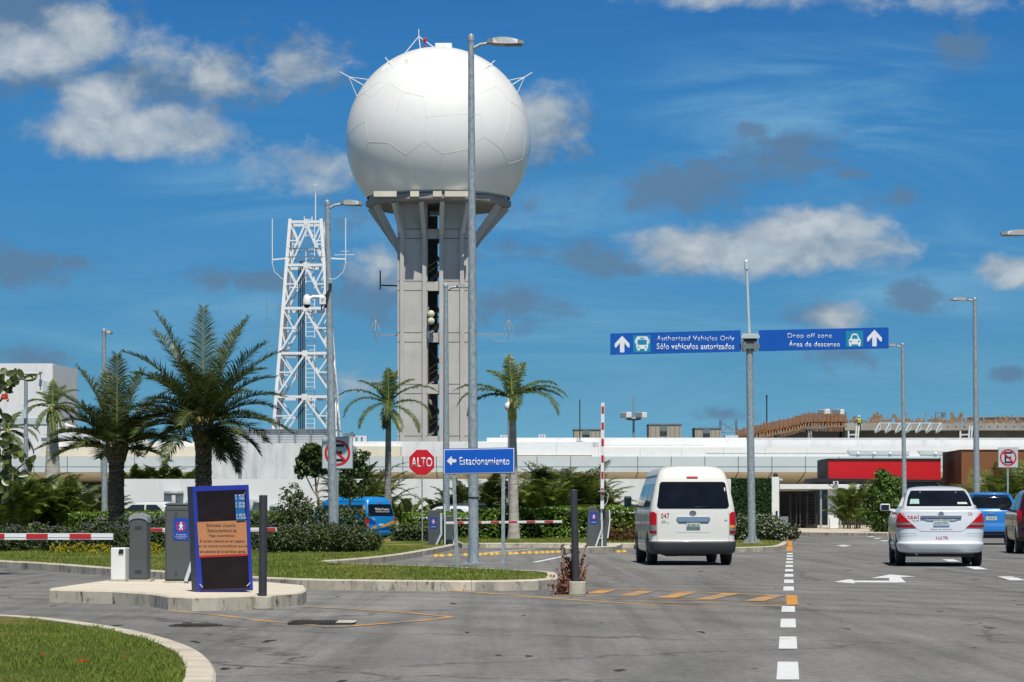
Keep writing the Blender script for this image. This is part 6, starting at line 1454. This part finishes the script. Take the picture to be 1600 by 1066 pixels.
m = MB().tube([(fx(952),-.02,fz(797)),(fx(952.8),-.02,fz(814)),(fx(949.5),-.02,fz(841))], .022, 6); m.build('edge_strip', M['white'], b4)
notice(b4, fx(921.5), fx(933.5), fz(819), fz(800.5), -.201, False)
m = MB().bar((fx(940),-.26,fz(826)), (fx(930.5),-.26,0), .055, .05).bar((fx(940),-.26,fz(826)), (fx(939.3),-.26,fz(793)), .055, .05).bar((fx(940.3),-.22,fz(826)), (fx(940.3),-.22,0), .04, .04).bar((fx(936),-.24,fz(841)), (fx(940.3),-.24,fz(841)), .03, .03); m.build('white_braces', M['signface'], b4)
MB().bar((fx(940.3),-.32,fz(795)), (fx(941.2),-.32,fz(630)), .095, .05).build('arm', M['white'], b4)
for py in (636,661,686.5,712,737.5,763): 
    x = fx(941.2)+(py-630)/165*(fx(940.3)-fx(941.2)); MB().box(x-.034,x+.036,-.352,-.346,fz(py+11),fz(py)).build('red_stripe', M['stripered'], b4)
m = MB().lathe([(.02,.06),(.10,.045),(.15,.015),(.14,0),(.02,-.005)], 16, (fx(940.5),-.33,fz(769.5))); m.build('arm_lamp', M['steeldark'], b4); m = MB().tube([(fx(946),-.33,fz(768)),(fx(950),-.33,fz(774)),(fx(948),-.33,fz(785)),(fx(943),-.33,fz(791))], .012, 5); m.build('cable', M['signface'], b4)

# ---- the worker on the roof
def person(label, loc):
    t = thing('person', label, 'person', loc)
    V = [(0,0,.92),(0,0,1.12),(0,.01,1.36),(0,0,1.47),(0,-.01,1.60),(-.10,0,.88),(-.12,.02,.48),(-.13,.04,.06),(-.14,-.10,.03),(.10,0,.88),(.13,-.03,.48),(.15,.02,.06),(.16,-.12,.03),(-.20,0,1.38),(-.27,-.02,1.12),(-.24,-.16,.92),(.20,0,1.38),(.28,-.02,1.12),(.25,-.14,.90),(0,-.015,1.68),(-.245,-.2,.85),(.255,-.18,.83)]
    E = [(0,1),(1,2),(2,3),(3,4),(4,19),(0,5),(5,6),(6,7),(7,8),(0,9),(9,10),(10,11),(11,12),(2,13),(13,14),(14,15),(15,20),(2,16),(16,17),(17,18),(18,21)]
    rr = [.14,.135,.16,.06,.095,.09,.06,.045,.04,.09,.06,.045,.04,.065,.045,.033,.065,.045,.033,.09,.03,.03]
    me = bpy.data.meshes.new('body'); me.from_pydata(V, E, []); o = bpy.data.objects.new('body', me); COL.objects.link(o); o.parent = t; me.materials.append(M['trousers'])
    sk = o.modifiers.new('skin', 'SKIN'); d = me.skin_vertices[0].data
    for i, r_ in enumerate(rr): d[i].radius = (r_, r_*.8 if i < 3 else r_)
    d[0].use_root = True
    o.modifiers.new('sub', 'SUBSURF').levels = 1; o.modifiers['sub'].render_levels = 2
    MB().lathe([(.17,.95),(.18,1.1),(.205,1.3),(.19,1.42),(.09,1.47)], 16).build('vest', M['vest'], t).scale = (1.08,.86,1)
    MB().lathe([(.135,1.655),(.112,1.66),(.108,1.72),(.075,1.775),(.01,1.795)], 16, (0,-.015,0)).build('helmet', M['helmet'], t)
    MB().lathe([(.03,1.53),(.075,1.56),(.09,1.62),(.085,1.66)], 14, (0,-.03,0)).build('face', M['skin'], t)
    return t
person('worker in a yellow safety vest and white helmet standing on the concrete slab', (wx(1342.5,289),289,wz(674,289)))
# ================================================================== VEHICLES
def pchip(xs, ys):
    n = len(xs); h = [xs[i+1]-xs[i] for i in range(n-1)]; dl = [(ys[i+1]-ys[i])/h[i] for i in range(n-1)]; m = [0]*n
    m[0], m[-1] = dl[0], dl[-1]
    for i in range(1, n-1):
        m[i] = 0 if dl[i-1]*dl[i] <= 0 else 3*(h[i-1]+h[i])/((2*h[i]+h[i-1])/dl[i-1]+(h[i]+2*h[i-1])/dl[i])
    def f(x):
        x = min(max(x, xs[0]), xs[-1]); i = 0
        while i < n-2 and x > xs[i+1]: i += 1
        t = (x-xs[i])/h[i]; t2, t3 = t*t, t*t*t
        return (2*t3-3*t2+1)*ys[i]+(t3-2*t2+t)*h[i]*m[i]+(-2*t3+3*t2)*ys[i+1]+(t3-t2)*h[i]*m[i+1]
    return f
class Shell:
    """body as stacked rounded-rectangle rings. rows: z, half width, rear y, front y, rear corner radius. rear faces -y"""
    def __init__(s, rows, bulge=.05, rf=.35, sidebow=.0):
        z = [r[0] for r in rows]; s.z = z
        s.hw, s.yr, s.yf, s.r = [pchip(z, [r[k] for r in rows]) for k in (1,2,3,4)]; s.bulge = bulge; s.rf = rf
    def side_y0(s, z): return s.yr(z)+s.r(z)
    def pt(s, t, z):
        """t: signed arc length from the rear centre"""
        g = 1 if t >= 0 else -1; a = abs(t); hw, yr, r = s.hw(z), s.yr(z), s.r(z); yf = s.yf(z); rf = min(s.rf, hw*.8, (yf-yr)*.4)
        r = min(r, hw*.9, (yf-yr)*.45)
        q = hw-r
        if a < q: x, y = a, yr
        elif a < q+r*math.pi/2: th = (a-q)/r; x, y = q+r*math.sin(th), yr+r-r*math.cos(th)
        else:
            b_ = a-q-r*math.pi/2; sl_ = yf-rf-(yr+r)
            if b_ < sl_: x, y = hw, yr+r+b_
            else:
                c = b_-sl_; th = c/rf
                if th < math.pi/2: x, y = hw-rf+rf*math.cos(th), yf-rf+rf*math.sin(th)
                else: x, y = max(0, hw-rf-(c-rf*math.pi/2)), yf
        return Vector((g*x, y+s.bulge*(x/max(.3,s.hw(s.z[0]+.3)))**2*(1 if y < yr+r*1.2 else 0 if y > yr+r+.5 else 1-(y-yr-r*1.2)/.5), z))
    def ry(s, x, z):
        hw, yr = s.hw(z), s.yr(z); r = min(s.r(z), hw*.9, (s.yf(z)-yr)*.45); q = hw-r; a = abs(x)
        y = yr if a <= q else yr+r-math.sqrt(max(0, r*r-(a-q)**2))
        return y+s.bulge*(x/max(.3,s.hw(s.z[0]+.3)))**2
    def total(s, z):
        hw, yr, yf = s.hw(z), s.yr(z), s.yf(z); r = min(s.r(z), hw*.9, (yf-yr)*.45); rf = min(s.rf, hw*.8, (yf-yr)*.4)
        return (hw-r)+r*math.pi/2+(yf-rf-yr-r)+rf*math.pi/2+(hw-rf), (hw-r), r*math.pi/2, yf-rf-yr-r, rf*math.pi/2
    def ts(s, z):
        T, a, b_, c, d = s.total(z); L_ = []
        for n, l, o in ((8,a,0),(7,b_,a),(14,c,a+b_),(6,d,a+b_+c),(4,T-a-b_-c-d,a+b_+c+d)): L_ += [o+l*i/n for i in range(n)]
        return L_+[T-1e-6]
    def body(s, name, mat, parent, sub=5):
        zs = []
        for i in range(len(s.z)-1): zs += [s.z[i]+(s.z[i+1]-s.z[i])*k/sub for k in range(sub)]
        zs.append(s.z[-1]); m = MB(); rows = []; vs = []
        for z in zs:
            L_ = s.ts(z); row = [s.pt(t, z) for t in L_]+[s.pt(-t, z) for t in L_[-2:0:-1]]
            rows.append(len(vs)); vs += row; n = len(row)
        fs = []
        for i in range(len(zs)-1):
            for k in range(n): fs.append((rows[i]+k, rows[i]+(k+1)%n, rows[i+1]+(k+1)%n, rows[i+1]+k))
        m.add(vs, fs, 0, True); m.add(vs[rows[-1]:], [tuple(range(n))], 0, True); m.add(vs[:n], [tuple(range(n-1,-1,-1))], 0)
        o = m.build(name, mat, parent)
        bm = bmesh.new(); bm.from_mesh(o.data); bmesh.ops.remove_doubles(bm, verts=bm.verts, dist=1e-4); bmesh.ops.recalc_face_normals(bm, faces=bm.faces); bm.to_mesh(o.data); bm.free()
        return o
    def patch(s, name, rows, mat, parent, off=.006, nt=14, nz=3, thick=.02):
        """rows: (z, t0, t1) on the skin, bottom to top"""
        m = MB(); pts = []
        R_ = []
        for (a, b_) in zip(rows, rows[1:]):
            for k in range(nz): u = k/nz; R_.append(tuple(a[i]+(b_[i]-a[i])*u for i in range(3)))
        R_.append(rows[-1])
        def nrm(t, z):
            e = .004; d1 = s.pt(t+e, z)-s.pt(t-e, z); z2, z1 = min(z+e, s.z[-1]), max(z-e, s.z[0]); d2 = s.pt(t, z2)-s.pt(t, z1)
            n_ = d1.cross(d2); return n_.normalized() if n_.length > 1e-9 else Vector((0,-1,0))
        ins = []
        for (z, t0, t1) in R_:
            for k in range(nt+1):
                t = t0+(t1-t0)*k/nt; p = s.pt(t, z); n_ = nrm(t, z); pts.append(p+n_*off); ins.append(p-n_*thick)
        W_ = nt+1; H_ = len(R_); fs = [(i*W_+k, i*W_+k+1, (i+1)*W_+k+1, (i+1)*W_+k) for i in range(H_-1) for k in range(nt)]
        m.add(pts, fs, 0, True)
        edge = list(range(nt+1))+[i*W_+nt for i in range(1,H_)]+[(H_-1)*W_+k for k in range(nt-1,-1,-1)]+[i*W_ for i in range(H_-2,0,-1)]
        o = len(m.v); m.v += [tuple(pts[i]) for i in edge]+[tuple(ins[i]) for i in edge]; n_ = len(edge)
        for k in range(n_): m.f.append([o+k, o+n_+k, o+n_+(k+1)%n_, o+(k+1)%n_]); m.m.append(0); m.sm.append(False)
        return m.build(name, mat, parent)
    def tside(s, y, z, sg):
        """arc parameter of a point at length y on the side"""
        hw = s.hw(z); r = min(s.r(z), hw*.9); return sg*((hw-r)+r*math.pi/2+(y-s.yr(z)-r))
    def side_patch(s, name, rows, sg, mat, parent, off=.006, nt=8, nz=3):
        return s.patch(name, [(z, s.tside(y0,z,sg), s.tside(y1,z,sg)) for z, y0, y1 in rows], mat, parent, off, nt, nz)
    def emb(s, z): return s.yr(z)
def rounded_rows(z0, z1, hb, ht, r, c=0):
    """rows for a window with rounded corners on the rear"""
    out = []
    for k in range(5):
        a = k/4*math.pi/2; out.append((z0+r*(1-math.cos(a)), hb-r*(1-math.sin(a))))
    for k in range(5):
        a = k/4*math.pi/2; out.append((z1-r+r*math.sin(a), ht-r*(1-math.cos(a))))
    return [(z, c-w, c+w) for z, w in out]
def wheel(parent, x, y, r, w, out):
    wh = MB(); t = []
    for (rr, xx) in ((r*.62,-w/2),(r*.93,-w/2),(r,-w*.36),(r,w*.36),(r*.93,w/2),(r*.62,w/2)): t.append((rr, xx))
    n = 28; vs = []; fs = []
    for rr, xx in t:
        for k in range(n): a = 2*math.pi*k/n; vs.append((x+xx, y+rr*math.cos(a), r+rr*math.sin(a)))
    for i in range(len(t)-1):
        for k in range(n): fs.append((i*n+k, i*n+(k+1)%n, (i+1)*n+(k+1)%n, (i+1)*n+k))
    wh.add(vs, fs, 0, True); e = bpy.data.objects.new('wheel', None)
    o = wh.build('wheel', M['rubber'], parent)
    rm = MB(); xo = x+out*w*.38
    vs = [(xo, y, r)]+[(xo, y+r*.62*math.cos(2*math.pi*k/n), r+r*.62*math.sin(2*math.pi*k/n)) for k in range(n)]
    rm.add(vs, [(0,1+k,1+(k+1)%n) for k in range(n)])
    for k in range(7):
        a = k*2*math.pi/7; rm.bar((xo+out*.012,y+.05*math.cos(a),r+.05*math.sin(a)), (xo+out*.012,y+r*.58*math.cos(a),r+r*.58*math.sin(a)), .05, .03)
    rm.lathe([(.0,0)], 3) if False else None
    rm.build('rim', M['rim'], o)
def arches(sh, parent, ys, r, ztop, zb):
    for sg in (-1, 1):
        for y in ys:
            rows = []
            for k in range(7):
                z = zb+(ztop-zb)*k/6; w_ = math.sqrt(max(.0004, (r*1.16)**2-(max(0, z-r))**2)); rows.append((z, y-w_, y+w_))
            sh.side_patch('wheel_arch', rows, sg, M['black'], parent, .004, 8, 2)
def tyre_set(parent, ys, x, r, w):
    for sg in (-1, 1):
        for y in ys: wheel(parent, sg*x, y, r, w, sg)
def mirror(parent, x, y, z, sg, mat, w=.20, h=.16, glassmat='glass'):
    o = MB().prism_y([(x-w/2,z-h/2),(x+w/2,z-h/2),(x+w/2,z+h/2),(x-w/2,z+h/2)], y, y+.10).build('mirror', mat, parent, bevel=.035)
    MB().box(x-w*.38,x+w*.38,y-.006,y-.001,z-h*.36,z+h*.36).build('mirror_glass', M[glassmat], o)
    MB().bar((x-sg*w*.3,y+.06,z-h*.3), (x-sg*(w*.5+.16),y+.10,z-h*.45), .06, .05).build('mirror_arm', mat, o)

# ---- white minibus 047
VZ = 54.25; VX = wx(1083.5, VZ)
def minibus(loc, rotz, label, paint, dark_side, deco):
    v = thing('minibus', label, 'minibus', loc, rotz)
    rows = [(.25,.80,.10,4.75,.16),(.30,.885,.02,4.80,.17),(.48,.905,-.02,4.82,.17),(.53,.895,.02,4.82,.15),(.80,.905,.025,4.80,.14),(1.12,.90,.04,4.72,.13),(1.25,.885,.055,4.55,.13),(1.5,.835,.10,4.3,.13),(1.80,.765,.18,4.0,.14),(1.95,.715,.24,3.85,.16),(2.04,.665,.30,3.7,.20),(2.095,.58,.38,3.55,.26),(2.12,.46,.5,3.4,.30),(2.135,.28,.8,3.0,.2),(2.14,.05,1.2,2.6,.03)]
    sh = Shell(rows, .05, .5); sh.body('body', M[paint], v)
    MB().box(-.72,.72,.25,4.4,.24,.40).box(-.5,.35,.6,2.2,.19,.26).box(-.55,-.30,.3,.7,.19,.27).build('underbody', M['black'], v)
    sh.patch('bumper', [(.255,-1.45,1.45),(.32,-1.4,1.4),(.44,-1.32,1.32),(.50,-1.2,1.2)], M['post'], v, .022, 40, 4) if deco != 'blue' else None
    sh.patch('rear_window', rounded_rows(1.205,1.775,.765,.705,.07), M['glass'], v, .006, 16, 2)
    sh.patch('rear_wiper', [(1.225,.05,.07),(1.25,.02,.40)], M['black'], v, .02, 3, 2)
    m = MB(); 
    sh.patch('stop_lamp', [(1.85,-.125,.11),(1.885,-.125,.11)], M['redlens'], v, .014, 6, 1)
    for sg in (-1, 1):
        def tp(name, z0, z1, a0, a1, mt, o=.012): 
            r_ = [(z0,a0,a1),(z1,a0,a1)]; r_ = [(z,sg*p,sg*q) if sg > 0 else (z,-q,-p) for z,p,q in r_]; return sh.patch(name, r_, M[mt], v, o, 8, 3)
        lamp = tp('tail_light', .86, 1.10, .775, .97, 'redlens', .018)
        sh.patch('tail_light_top', [(1.10,.785 if sg > 0 else -.965,.965 if sg > 0 else -.785),(1.135,.82 if sg > 0 else -.93,.93 if sg > 0 else -.82)], M['redlens'], lamp, .016, 6, 1)
        tp('indicator', .80, .857, .775, .97, 'amberlens' if sg > 0 else 'clearlens', .017).parent = lamp
        tp('reversing_lens', .735, .797, .775, .965, 'clearlens', .016).parent = lamp; tp('reflector', .675, .732, .775, .955, 'redlensdark', .017).parent = lamp
        # side glass band and door lines
        sh.side_patch('side_window', [(1.24,.42,1.55),(1.5,.42,1.55),(1.74,.48,1.55)], sg, M['glassside'], v); sh.side_patch('side_window', [(1.24,1.62,2.75),(1.5,1.62,2.75),(1.74,1.62,2.75)], sg, M['glassside'], v)
        sh.side_patch('front_window', [(1.22,2.85,3.95),(1.5,2.85,3.75),(1.72,2.85,3.5)], sg, M['glassside'], v)
        sh.side_patch('gutter', [(1.90,.4,3.6),(1.915,.4,3.6)], sg, M['black'], v, .008, 10, 1)
        for y in (1.585, 2.80): sh.side_patch('door_gap', [(.5,y,y+.012),(1.8,y,y+.012)], sg, M['black'], v, .002, 1, 8)
    for tt_ in (-.765, .765): sh.patch('tailgate_gap', [(.52,tt_-.004,tt_+.004),(1.15,tt_-.004,tt_+.004)], M['steeldark'], v, .002, 1, 6)
    sh.patch('tailgate_gap', [(.508,-.78,.78),(.516,-.78,.78)], M['steeldark'], v, .003, 14, 1)
    arches(sh, v, (.98, 3.95), .33, .72, .27); tyre_set(v, (.98, 3.95), .80, .325, .20)
    return v, sh
van, sh = minibus((VX, VZ, 0), R(1.6), 'white minibus numbered 047 turning into the parking exit', 'vanwhite', True, None)
sh.patch('plate_recess', rounded_rows(.70,1.02,.36,.36,.04,.0), M['vanwhite'], van, .004, 12, 2)
sh.patch('handle_trim', rounded_rows(.925,1.03,.335,.36,.045,.0), M['chrome'], van, .03, 16, 2, .05)
sh.patch('handle_shadow', [(.91,-.30,.32),(.924,-.31,.33)], M['post'], van, .02, 10, 1)
pl = sh.patch('number_plate', [(.785,-.145,.145),(.905,-.145,.145)], M['plate'], van, .024, 6, 2); sh.patch('plate_band', [(.785,-.145,.145),(.825,-.145,.145)], M['plategreen'], pl, .028, 6, 1)
yy_ = sh.yr(.85)-.03; text_part('plate_text', '23-CX-10', M['darktext'], pl, 0, .838, .24, .05, yy_, .01, .002)
text_part('fleet_number', '047', M['redtext'], van, -.595, .995, .175, .115, 0, .012, .001, surf=sh)
text_part('lettering', 'TURISMO', M['darktext'], van, -.63, .93, .09, .020, 0, .02, .001, surf=sh); text_part('lettering', 'CANCÚN Q. ROO', M['darktext'], van, -.60, .895, .16, .022, 0, .02, .001, surf=sh)
text_part('badge', 'GL', M['darktext'], van, .70, .945, .07, .028, 0, .03, .001, surf=sh)
def ellipse_ring(mb, cx_, cz_, a, b_, w, y, n=28):
    vs = [(cx_+(a+o)*math.cos(k*2*math.pi/n), y, cz_+(b_+o)*math.sin(k*2*math.pi/n)) for o in (-w/2, w/2) for k in range(n)]+[(cx_+(a+o)*math.cos(k*2*math.pi/n), y+.012, cz_+(b_+o)*math.sin(k*2*math.pi/n)) for o in (-w/2, w/2) for k in range(n)]
    mb.add(vs, [(k,(k+1)%n,n+(k+1)%n,n+k) for k in range(n)]+[(n+k,n+(k+1)%n,3*n+(k+1)%n,3*n+k) for k in range(n)])
m = MB(); ye = sh.yr(1.11)-.016; ellipse_ring(m, -.01, 1.115, .065, .043, .015, ye); ellipse_ring(m, -.01, 1.115, .024, .041, .012, ye); ellipse_ring(m, -.01, 1.132, .046, .018, .012, ye); m.build('emblem', M['steeldark'], van)
for sg, mt in ((-1,'post'),(1,'post')): mirror(van, sg*1.10, 3.95, 1.37, sg, M[mt], .17, .25)

# ---- white taxi
def sedan(loc, rotz, label):
    v = thing('taxi', label, 'taxi', loc, rotz)
    rows = [(.27,.70,.20,4.35,.22),(.31,.845,.05,4.42,.26),(.40,.885,.0,4.45,.28),(.485,.895,-.02,4.46,.28),(.505,.875,.02,4.45,.26),(.70,.895,.05,4.42,.26),(.95,.90,.07,4.3,.24),(1.08,.875,.09,4.1,.22),(1.155,.84,.10,3.7,.20),(1.185,.80,.16,3.5,.18),(1.205,.775,.38,3.35,.16),(1.225,.755,.52,3.25,.15),(1.26,.74,.60,3.18,.14),(1.45,.68,.92,2.75,.14),(1.585,.625,1.20,2.45,.15),(1.64,.565,1.38,2.3,.18),(1.672,.42,1.6,2.15,.2),(1.688,.08,1.85,1.9,.02)]
    sh = Shell(rows, .12, .45); sh.body('body', M['taxiwhite'], v)
    MB().box(-.70,.70,.35,4.1,.2,.36).build('underbody', M['black'], v)
    sh.patch('rear_window', [(1.252,-.665,.665),(1.27,-.68,.68),(1.45,-.635,.635),(1.565,-.575,.575),(1.585,-.545,.545)], M['glass'], v, .006, 16, 2)
    for sg in (-1, 1):
        def q(a, b_): return (a, b_) if sg > 0 else (-b_, -a)
        lamp = sh.patch('tail_light', [(.915,*q(.625,.99)),(1.03,*q(.75,.96)),(1.10,*q(.825,.905)),(1.115,*q(.85,.88))], M['redlens'], v, .014, 8, 3)
        sh.patch('reversing_lens', [(.868,*q(.575,.99)),(.912,*q(.622,.99))], M['clearlens'], lamp, .012, 8, 2); sh.patch('reflector', [(.808,*q(.51,.99)),(.865,*q(.572,.99))], M['redlensdark'], lamp, .014, 8, 2)
        sh.side_patch('rear_door_window', [(1.25,.98,1.95),(1.4,1.12,1.95),(1.54,1.35,1.95)], sg, M['glassside'], v); sh.side_patch('front_door_window', [(1.25,2.03,2.95),(1.4,2.03,2.75),(1.54,2.03,2.5)], sg, M['glassside'], v)
        sh.side_patch('red_stripe', [(1.09,.45,3.1),(1.125,.5,3.0)], sg, M['redtext'], v, .004, 14, 1); sh.side_patch('sill', [(.34,.35,3.9),(.44,.35,3.9)], sg, M['steel'], v, .004, 12, 1)
        for y in (1.05, 1.99, 3.0): sh.side_patch('door_gap', [(.46,y,y+.012),(1.2,y,y+.012)], sg, M['steeldark'], v, .002, 1, 8)
        for y in (1.2, 2.12): sh.side_patch('door_handle', [(1.02,y,y+.2),(1.05,y,y+.2)], sg, M['taxiwhite'], v, .025, 3, 1)
        sh.patch('bumper_groove', [(.635,*q(.50,.93)),(.642,*q(.50,.93))], M['steel'], v, .002, 8, 1); sh.patch('bumper_groove', [(.685,*q(.52,.93)),(.692,*q(.52,.93))], M['steel'], v, .002, 8, 1)
    # boot lid seam
    for sg in (-1,1): sh.patch('boot_gap', [(.735,.40*sg-.005,.40*sg+.005),(.75,.45*sg-.005,.45*sg+.005),(.82,.56*sg-.005,.56*sg+.005),(.97,.69*sg-.005,.69*sg+.005),(1.12,.80*sg-.005,.80*sg+.005)], M['steeldark'], v, .002, 1, 4)
    sh.patch('boot_gap', [(.727,-.42,.42),(.735,-.42,.42)], M['steeldark'], v, .003, 14, 1)
    sh.patch('number_trim', [(.955,-.27,.27),(.985,-.36,.36),(1.01,-.41,.41)], M['steel'], v, .02, 14, 2)
    sh.patch('handle_trim', [(1.008,-.41,.41),(1.055,-.42,.42)], M['chrome'], v, .038, 14, 2, .05)
    pl = sh.patch('number_plate', [(.845,-.16,.17),(.955,-.16,.17)], M['plate'], v, .016, 6, 2); sh.patch('plate_band', [(.845,-.16,.17),(.885,-.16,.17)], M['plateblue'], pl, .02, 6, 1)
    text_part('plate_text', 'A-616-TPN', M['darktext'], pl, 0, .897, .26, .042, sh.yr(.9)-.024, .01, .002)
    text_part('lettering', 'taxi', M['redtext'], v, -.575, .99, .235, .088, 0, .035, .001, surf=sh)
    text_part('lettering', 'TULUM', M['darktext'], v, -.53, .945, .15, .022, 0, .03, .001, surf=sh)
    text_part('fleet_number', '226', M['redtext'], v, .60, 1.065, .09, .062, 0, .0, .001, surf=sh)
    text_part('lettering', 'Playa del Carmen', M['redtext'], v, .01, .762, .44, .024, 0, .03, .001, surf=sh)
    text_part('lettering', 'A 616 TPN', M['redtext'], v, .01, .56, .25, .075, 0, .03, .001, surf=sh)
    m = MB(); ye = sh.yr(1.105)-.014; ellipse_ring(m, 0, 1.105, .044, .036, .012, ye); m.box(-.062,.062,ye-.003,ye+.008,1.098,1.112); m.build('emblem', M['chrome'], v)
    sh.patch('window_sticker', [(1.30,-.61,-.41),(1.40,-.58,-.41)], pm('sticker', (.33,.52,.46), .5, var=.2, scale=20), v, .009, 4, 2); sh.patch('window_sticker', [(1.295,.38,.59),(1.335,.38,.57)], M['plate'], v, .009, 4, 2)
    for sg in (-1,1): sh.patch('high_mount_dot', [(1.535,.37*sg-.012,.37*sg+.012),(1.553,.37*sg-.01,.37*sg+.01)], M['steel'], v, .009, 3, 1)
    arches(sh, v, (.95, 3.55), .31, .68, .29); tyre_set(v, (.95, 3.55), .79, .31, .19)
    MB().lathe([(.03,0),(.03,.14)], 8).build('tailpipe', M['steel'], v, loc=(-.5,.3,.26)).rotation_euler = (R(90),0,0)
    mirror(v, -1.02, 2.85, 1.235, -1, M['taxiwhite'], .22, .16); mirror(v, .88, 2.95, 1.22, 1, M['taxiwhite'], .15, .13)
    return v
TZx = 53.0
sedan((wx(1471,TZx), TZx, 0), R(-5.6), 'white taxi sedan with red lettering driving in the right lane')

# ---- hatchbacks
def hatch(name, label, cat, loc, rotz, paint, sc=1.0, emblem=True, small=False, group=None):
    v = thing(name, label, cat, loc, rotz, group); v.scale = (sc,)*3
    rows = [(.28,.66,.16,3.75,.2),(.33,.80,.04,3.85,.24),(.46,.835,.0,3.9,.26),(.58,.835,.02,3.9,.26),(.66,.83,.05,3.9,.24),(.90,.84,.06,3.85,.22),(1.02,.825,.09,3.7,.2),(1.08,.80,.13,3.3,.18),(1.13,.775,.18,3.0,.17),(1.30,.725,.32,2.7,.16),(1.46,.665,.48,2.45,.16),(1.54,.615,.44,2.3,.18),(1.575,.55,.55,2.15,.2),(1.60,.36,.8,1.9,.2),(1.61,.06,1.2,1.5,.03)]
    sh = Shell(rows, .10, .4); sh.body('body', M[paint], v, 4)
    MB().box(-.65,.65,.3,3.5,.2,.36).build('underbody', M['black'], v)
    sh.patch('rear_window', [(1.105,-.62,.62),(1.14,-.67,.67),(1.3,-.635,.635),(1.44,-.57,.57),(1.47,-.53,.53)], M['glass'], v, .006, 14, 2)
    for sg in (-1,1):
        def q(a, b_): return (a, b_) if sg > 0 else (-b_, -a)
        sh.patch('tail_light', [(.80,*q(.76,.99)),(.9,*q(.75,.98)),(1.02,*q(.74,.96)),(1.07,*q(.80,.92))], M['redlens'], v, .012, 7, 2)
        sh.side_patch('rear_side_window', [(1.12,.62,1.5),(1.3,.78,1.5),(1.45,.98,1.5)], sg, M['glassside'], v); sh.side_patch('front_side_window', [(1.12,1.58,2.65),(1.3,1.58,2.4),(1.45,1.58,2.2)], sg, M['glassside'], v)
        sh.side_patch('door_gap', [(.46,1.53,1.545),(1.1,1.53,1.545)], sg, M['black'], v, .003, 1, 6)
    sh.patch('bumper_trim', [(.285,-1.0,1.0),(.40,-.95,.95)], M['black'], v, .01, 20, 2)
    sh.patch('highlight_crease', [(.625,-.75,.75),(.64,-.75,.75)], M[paint], v, .012, 14, 1)
    sh.patch('plate_recess', [(.72,-.34,.34),(.88,-.36,.36)], M[paint], v, .003, 8, 1)
    pl = sh.patch('number_plate', [(.745,-.16,.16),(.855,-.16,.16)], M['plate'], v, .012, 6, 1)
    text_part('plate_text', 'UTX-52', M['darktext'], pl, 0, .78, .22, .05, sh.yr(.8)-.018, .01, .002)
    if emblem:
        z = .955; ye = sh.yr(z)-.02; m = MB().box(-.085,.085,ye,ye+.02,z-.016,z+.016).box(-.032,.032,ye-.002,ye+.018,z-.034,z+.034); m.build('emblem', M['chrome'], v)
    arches(sh, v, (.72, 3.12), .30, .66, .30); tyre_set(v, (.72, 3.12), .74, .30, .18)
    for sg in (-1,1): mirror(v, sg*.96, 2.45, 1.14, sg, M[paint], .2, .15)
    return v, sh
hatch('hatchback', 'bright blue hatchback with sun glint on its rear window right of the white taxi', 'car', (wx(1549.5,87.5),87.5,0), R(-6), 'carblue', 1.13)
# dark red car cut by the right edge
sv, shv = hatch('crossover_car', 'dark red crossover car cut off by the right edge', 'car', (wx(1646,68.5),68.5,0), R(-5.5), 'carred', 1.10, False)
# pale and dark cars parked behind the hedges
c1, _ = hatch('parked_car', 'white parked car showing above the hedge left of the ticket cabinet', 'car', (wx(285,118),118,0), R(78), 'carsilver', 1.0, False)
c2, _ = hatch('parked_car', 'pale parked car behind the hedge beside the tall grey lamp post', 'car', (wx(756,106),106.5,0), R(80), 'carsilver', .86, False)
c3, _ = hatch('parked_car', 'dark parked car behind the pale parked car', 'car', (wx(758,112),112,0), R(40), 'cargrey', .93, False)
# blue tourist minibus behind the flowering shrubs
bv, sh = minibus((wx(597,98),98,0), R(42), 'blue minibus with orange stripes behind the flowering shrubs', 'bluevan', False, 'blue'); bv.scale = (.80,.80,.80)
sh.patch('orange_band', [(.66,-.10,.10),(.76,.05,.45),(.86,.35,.80),(.95,.62,.93),(1.02,.85,.93)], M['vanorange'], bv, .008, 10, 4); sh.patch('orange_patch', [(.55,-.70,-.52),(.68,-.55,-.30),(.74,-.40,-.28)], M['vanorange'], bv, .008, 6, 3)
sh.patch('dark_graphic', [(.50,-.85,.85),(.56,-.4,.85),(.64,.0,.8),(.70,.25,.78)], M['bluevandark'], bv, .005, 12, 3); sh.patch('dark_graphic', [(.82,-.75,-.35),(1.0,-.80,-.45),(1.12,-.78,-.70)], M['bluevandark'], bv, .005, 6, 3)
sh.side_patch('orange_pillar', [(1.16,.20,.42),(1.72,.28,.42)], -1, M['vanorange'], bv, .008, 4, 3)
sh.patch('number_plate', [(.74,-.18,.12),(.84,-.18,.12)], M['plate'], bv, .012, 5, 1)
text_part('lettering', 'Nichte Cruceros', M['signwhite'], bv, .10, 1.47, .86, .13, -.009, .03, .001, surf=sh); text_part('lettering', 'EXPERIENCIAS EN EL CARIBE', M['signwhite'], bv, .10, 1.38, .86, .05, -.009, .01, .001, surf=sh); text_part('fleet_number', '15', M['signwhite'], bv, -.48, 1.0, .15, .10, 0, .03, .001, surf=sh)
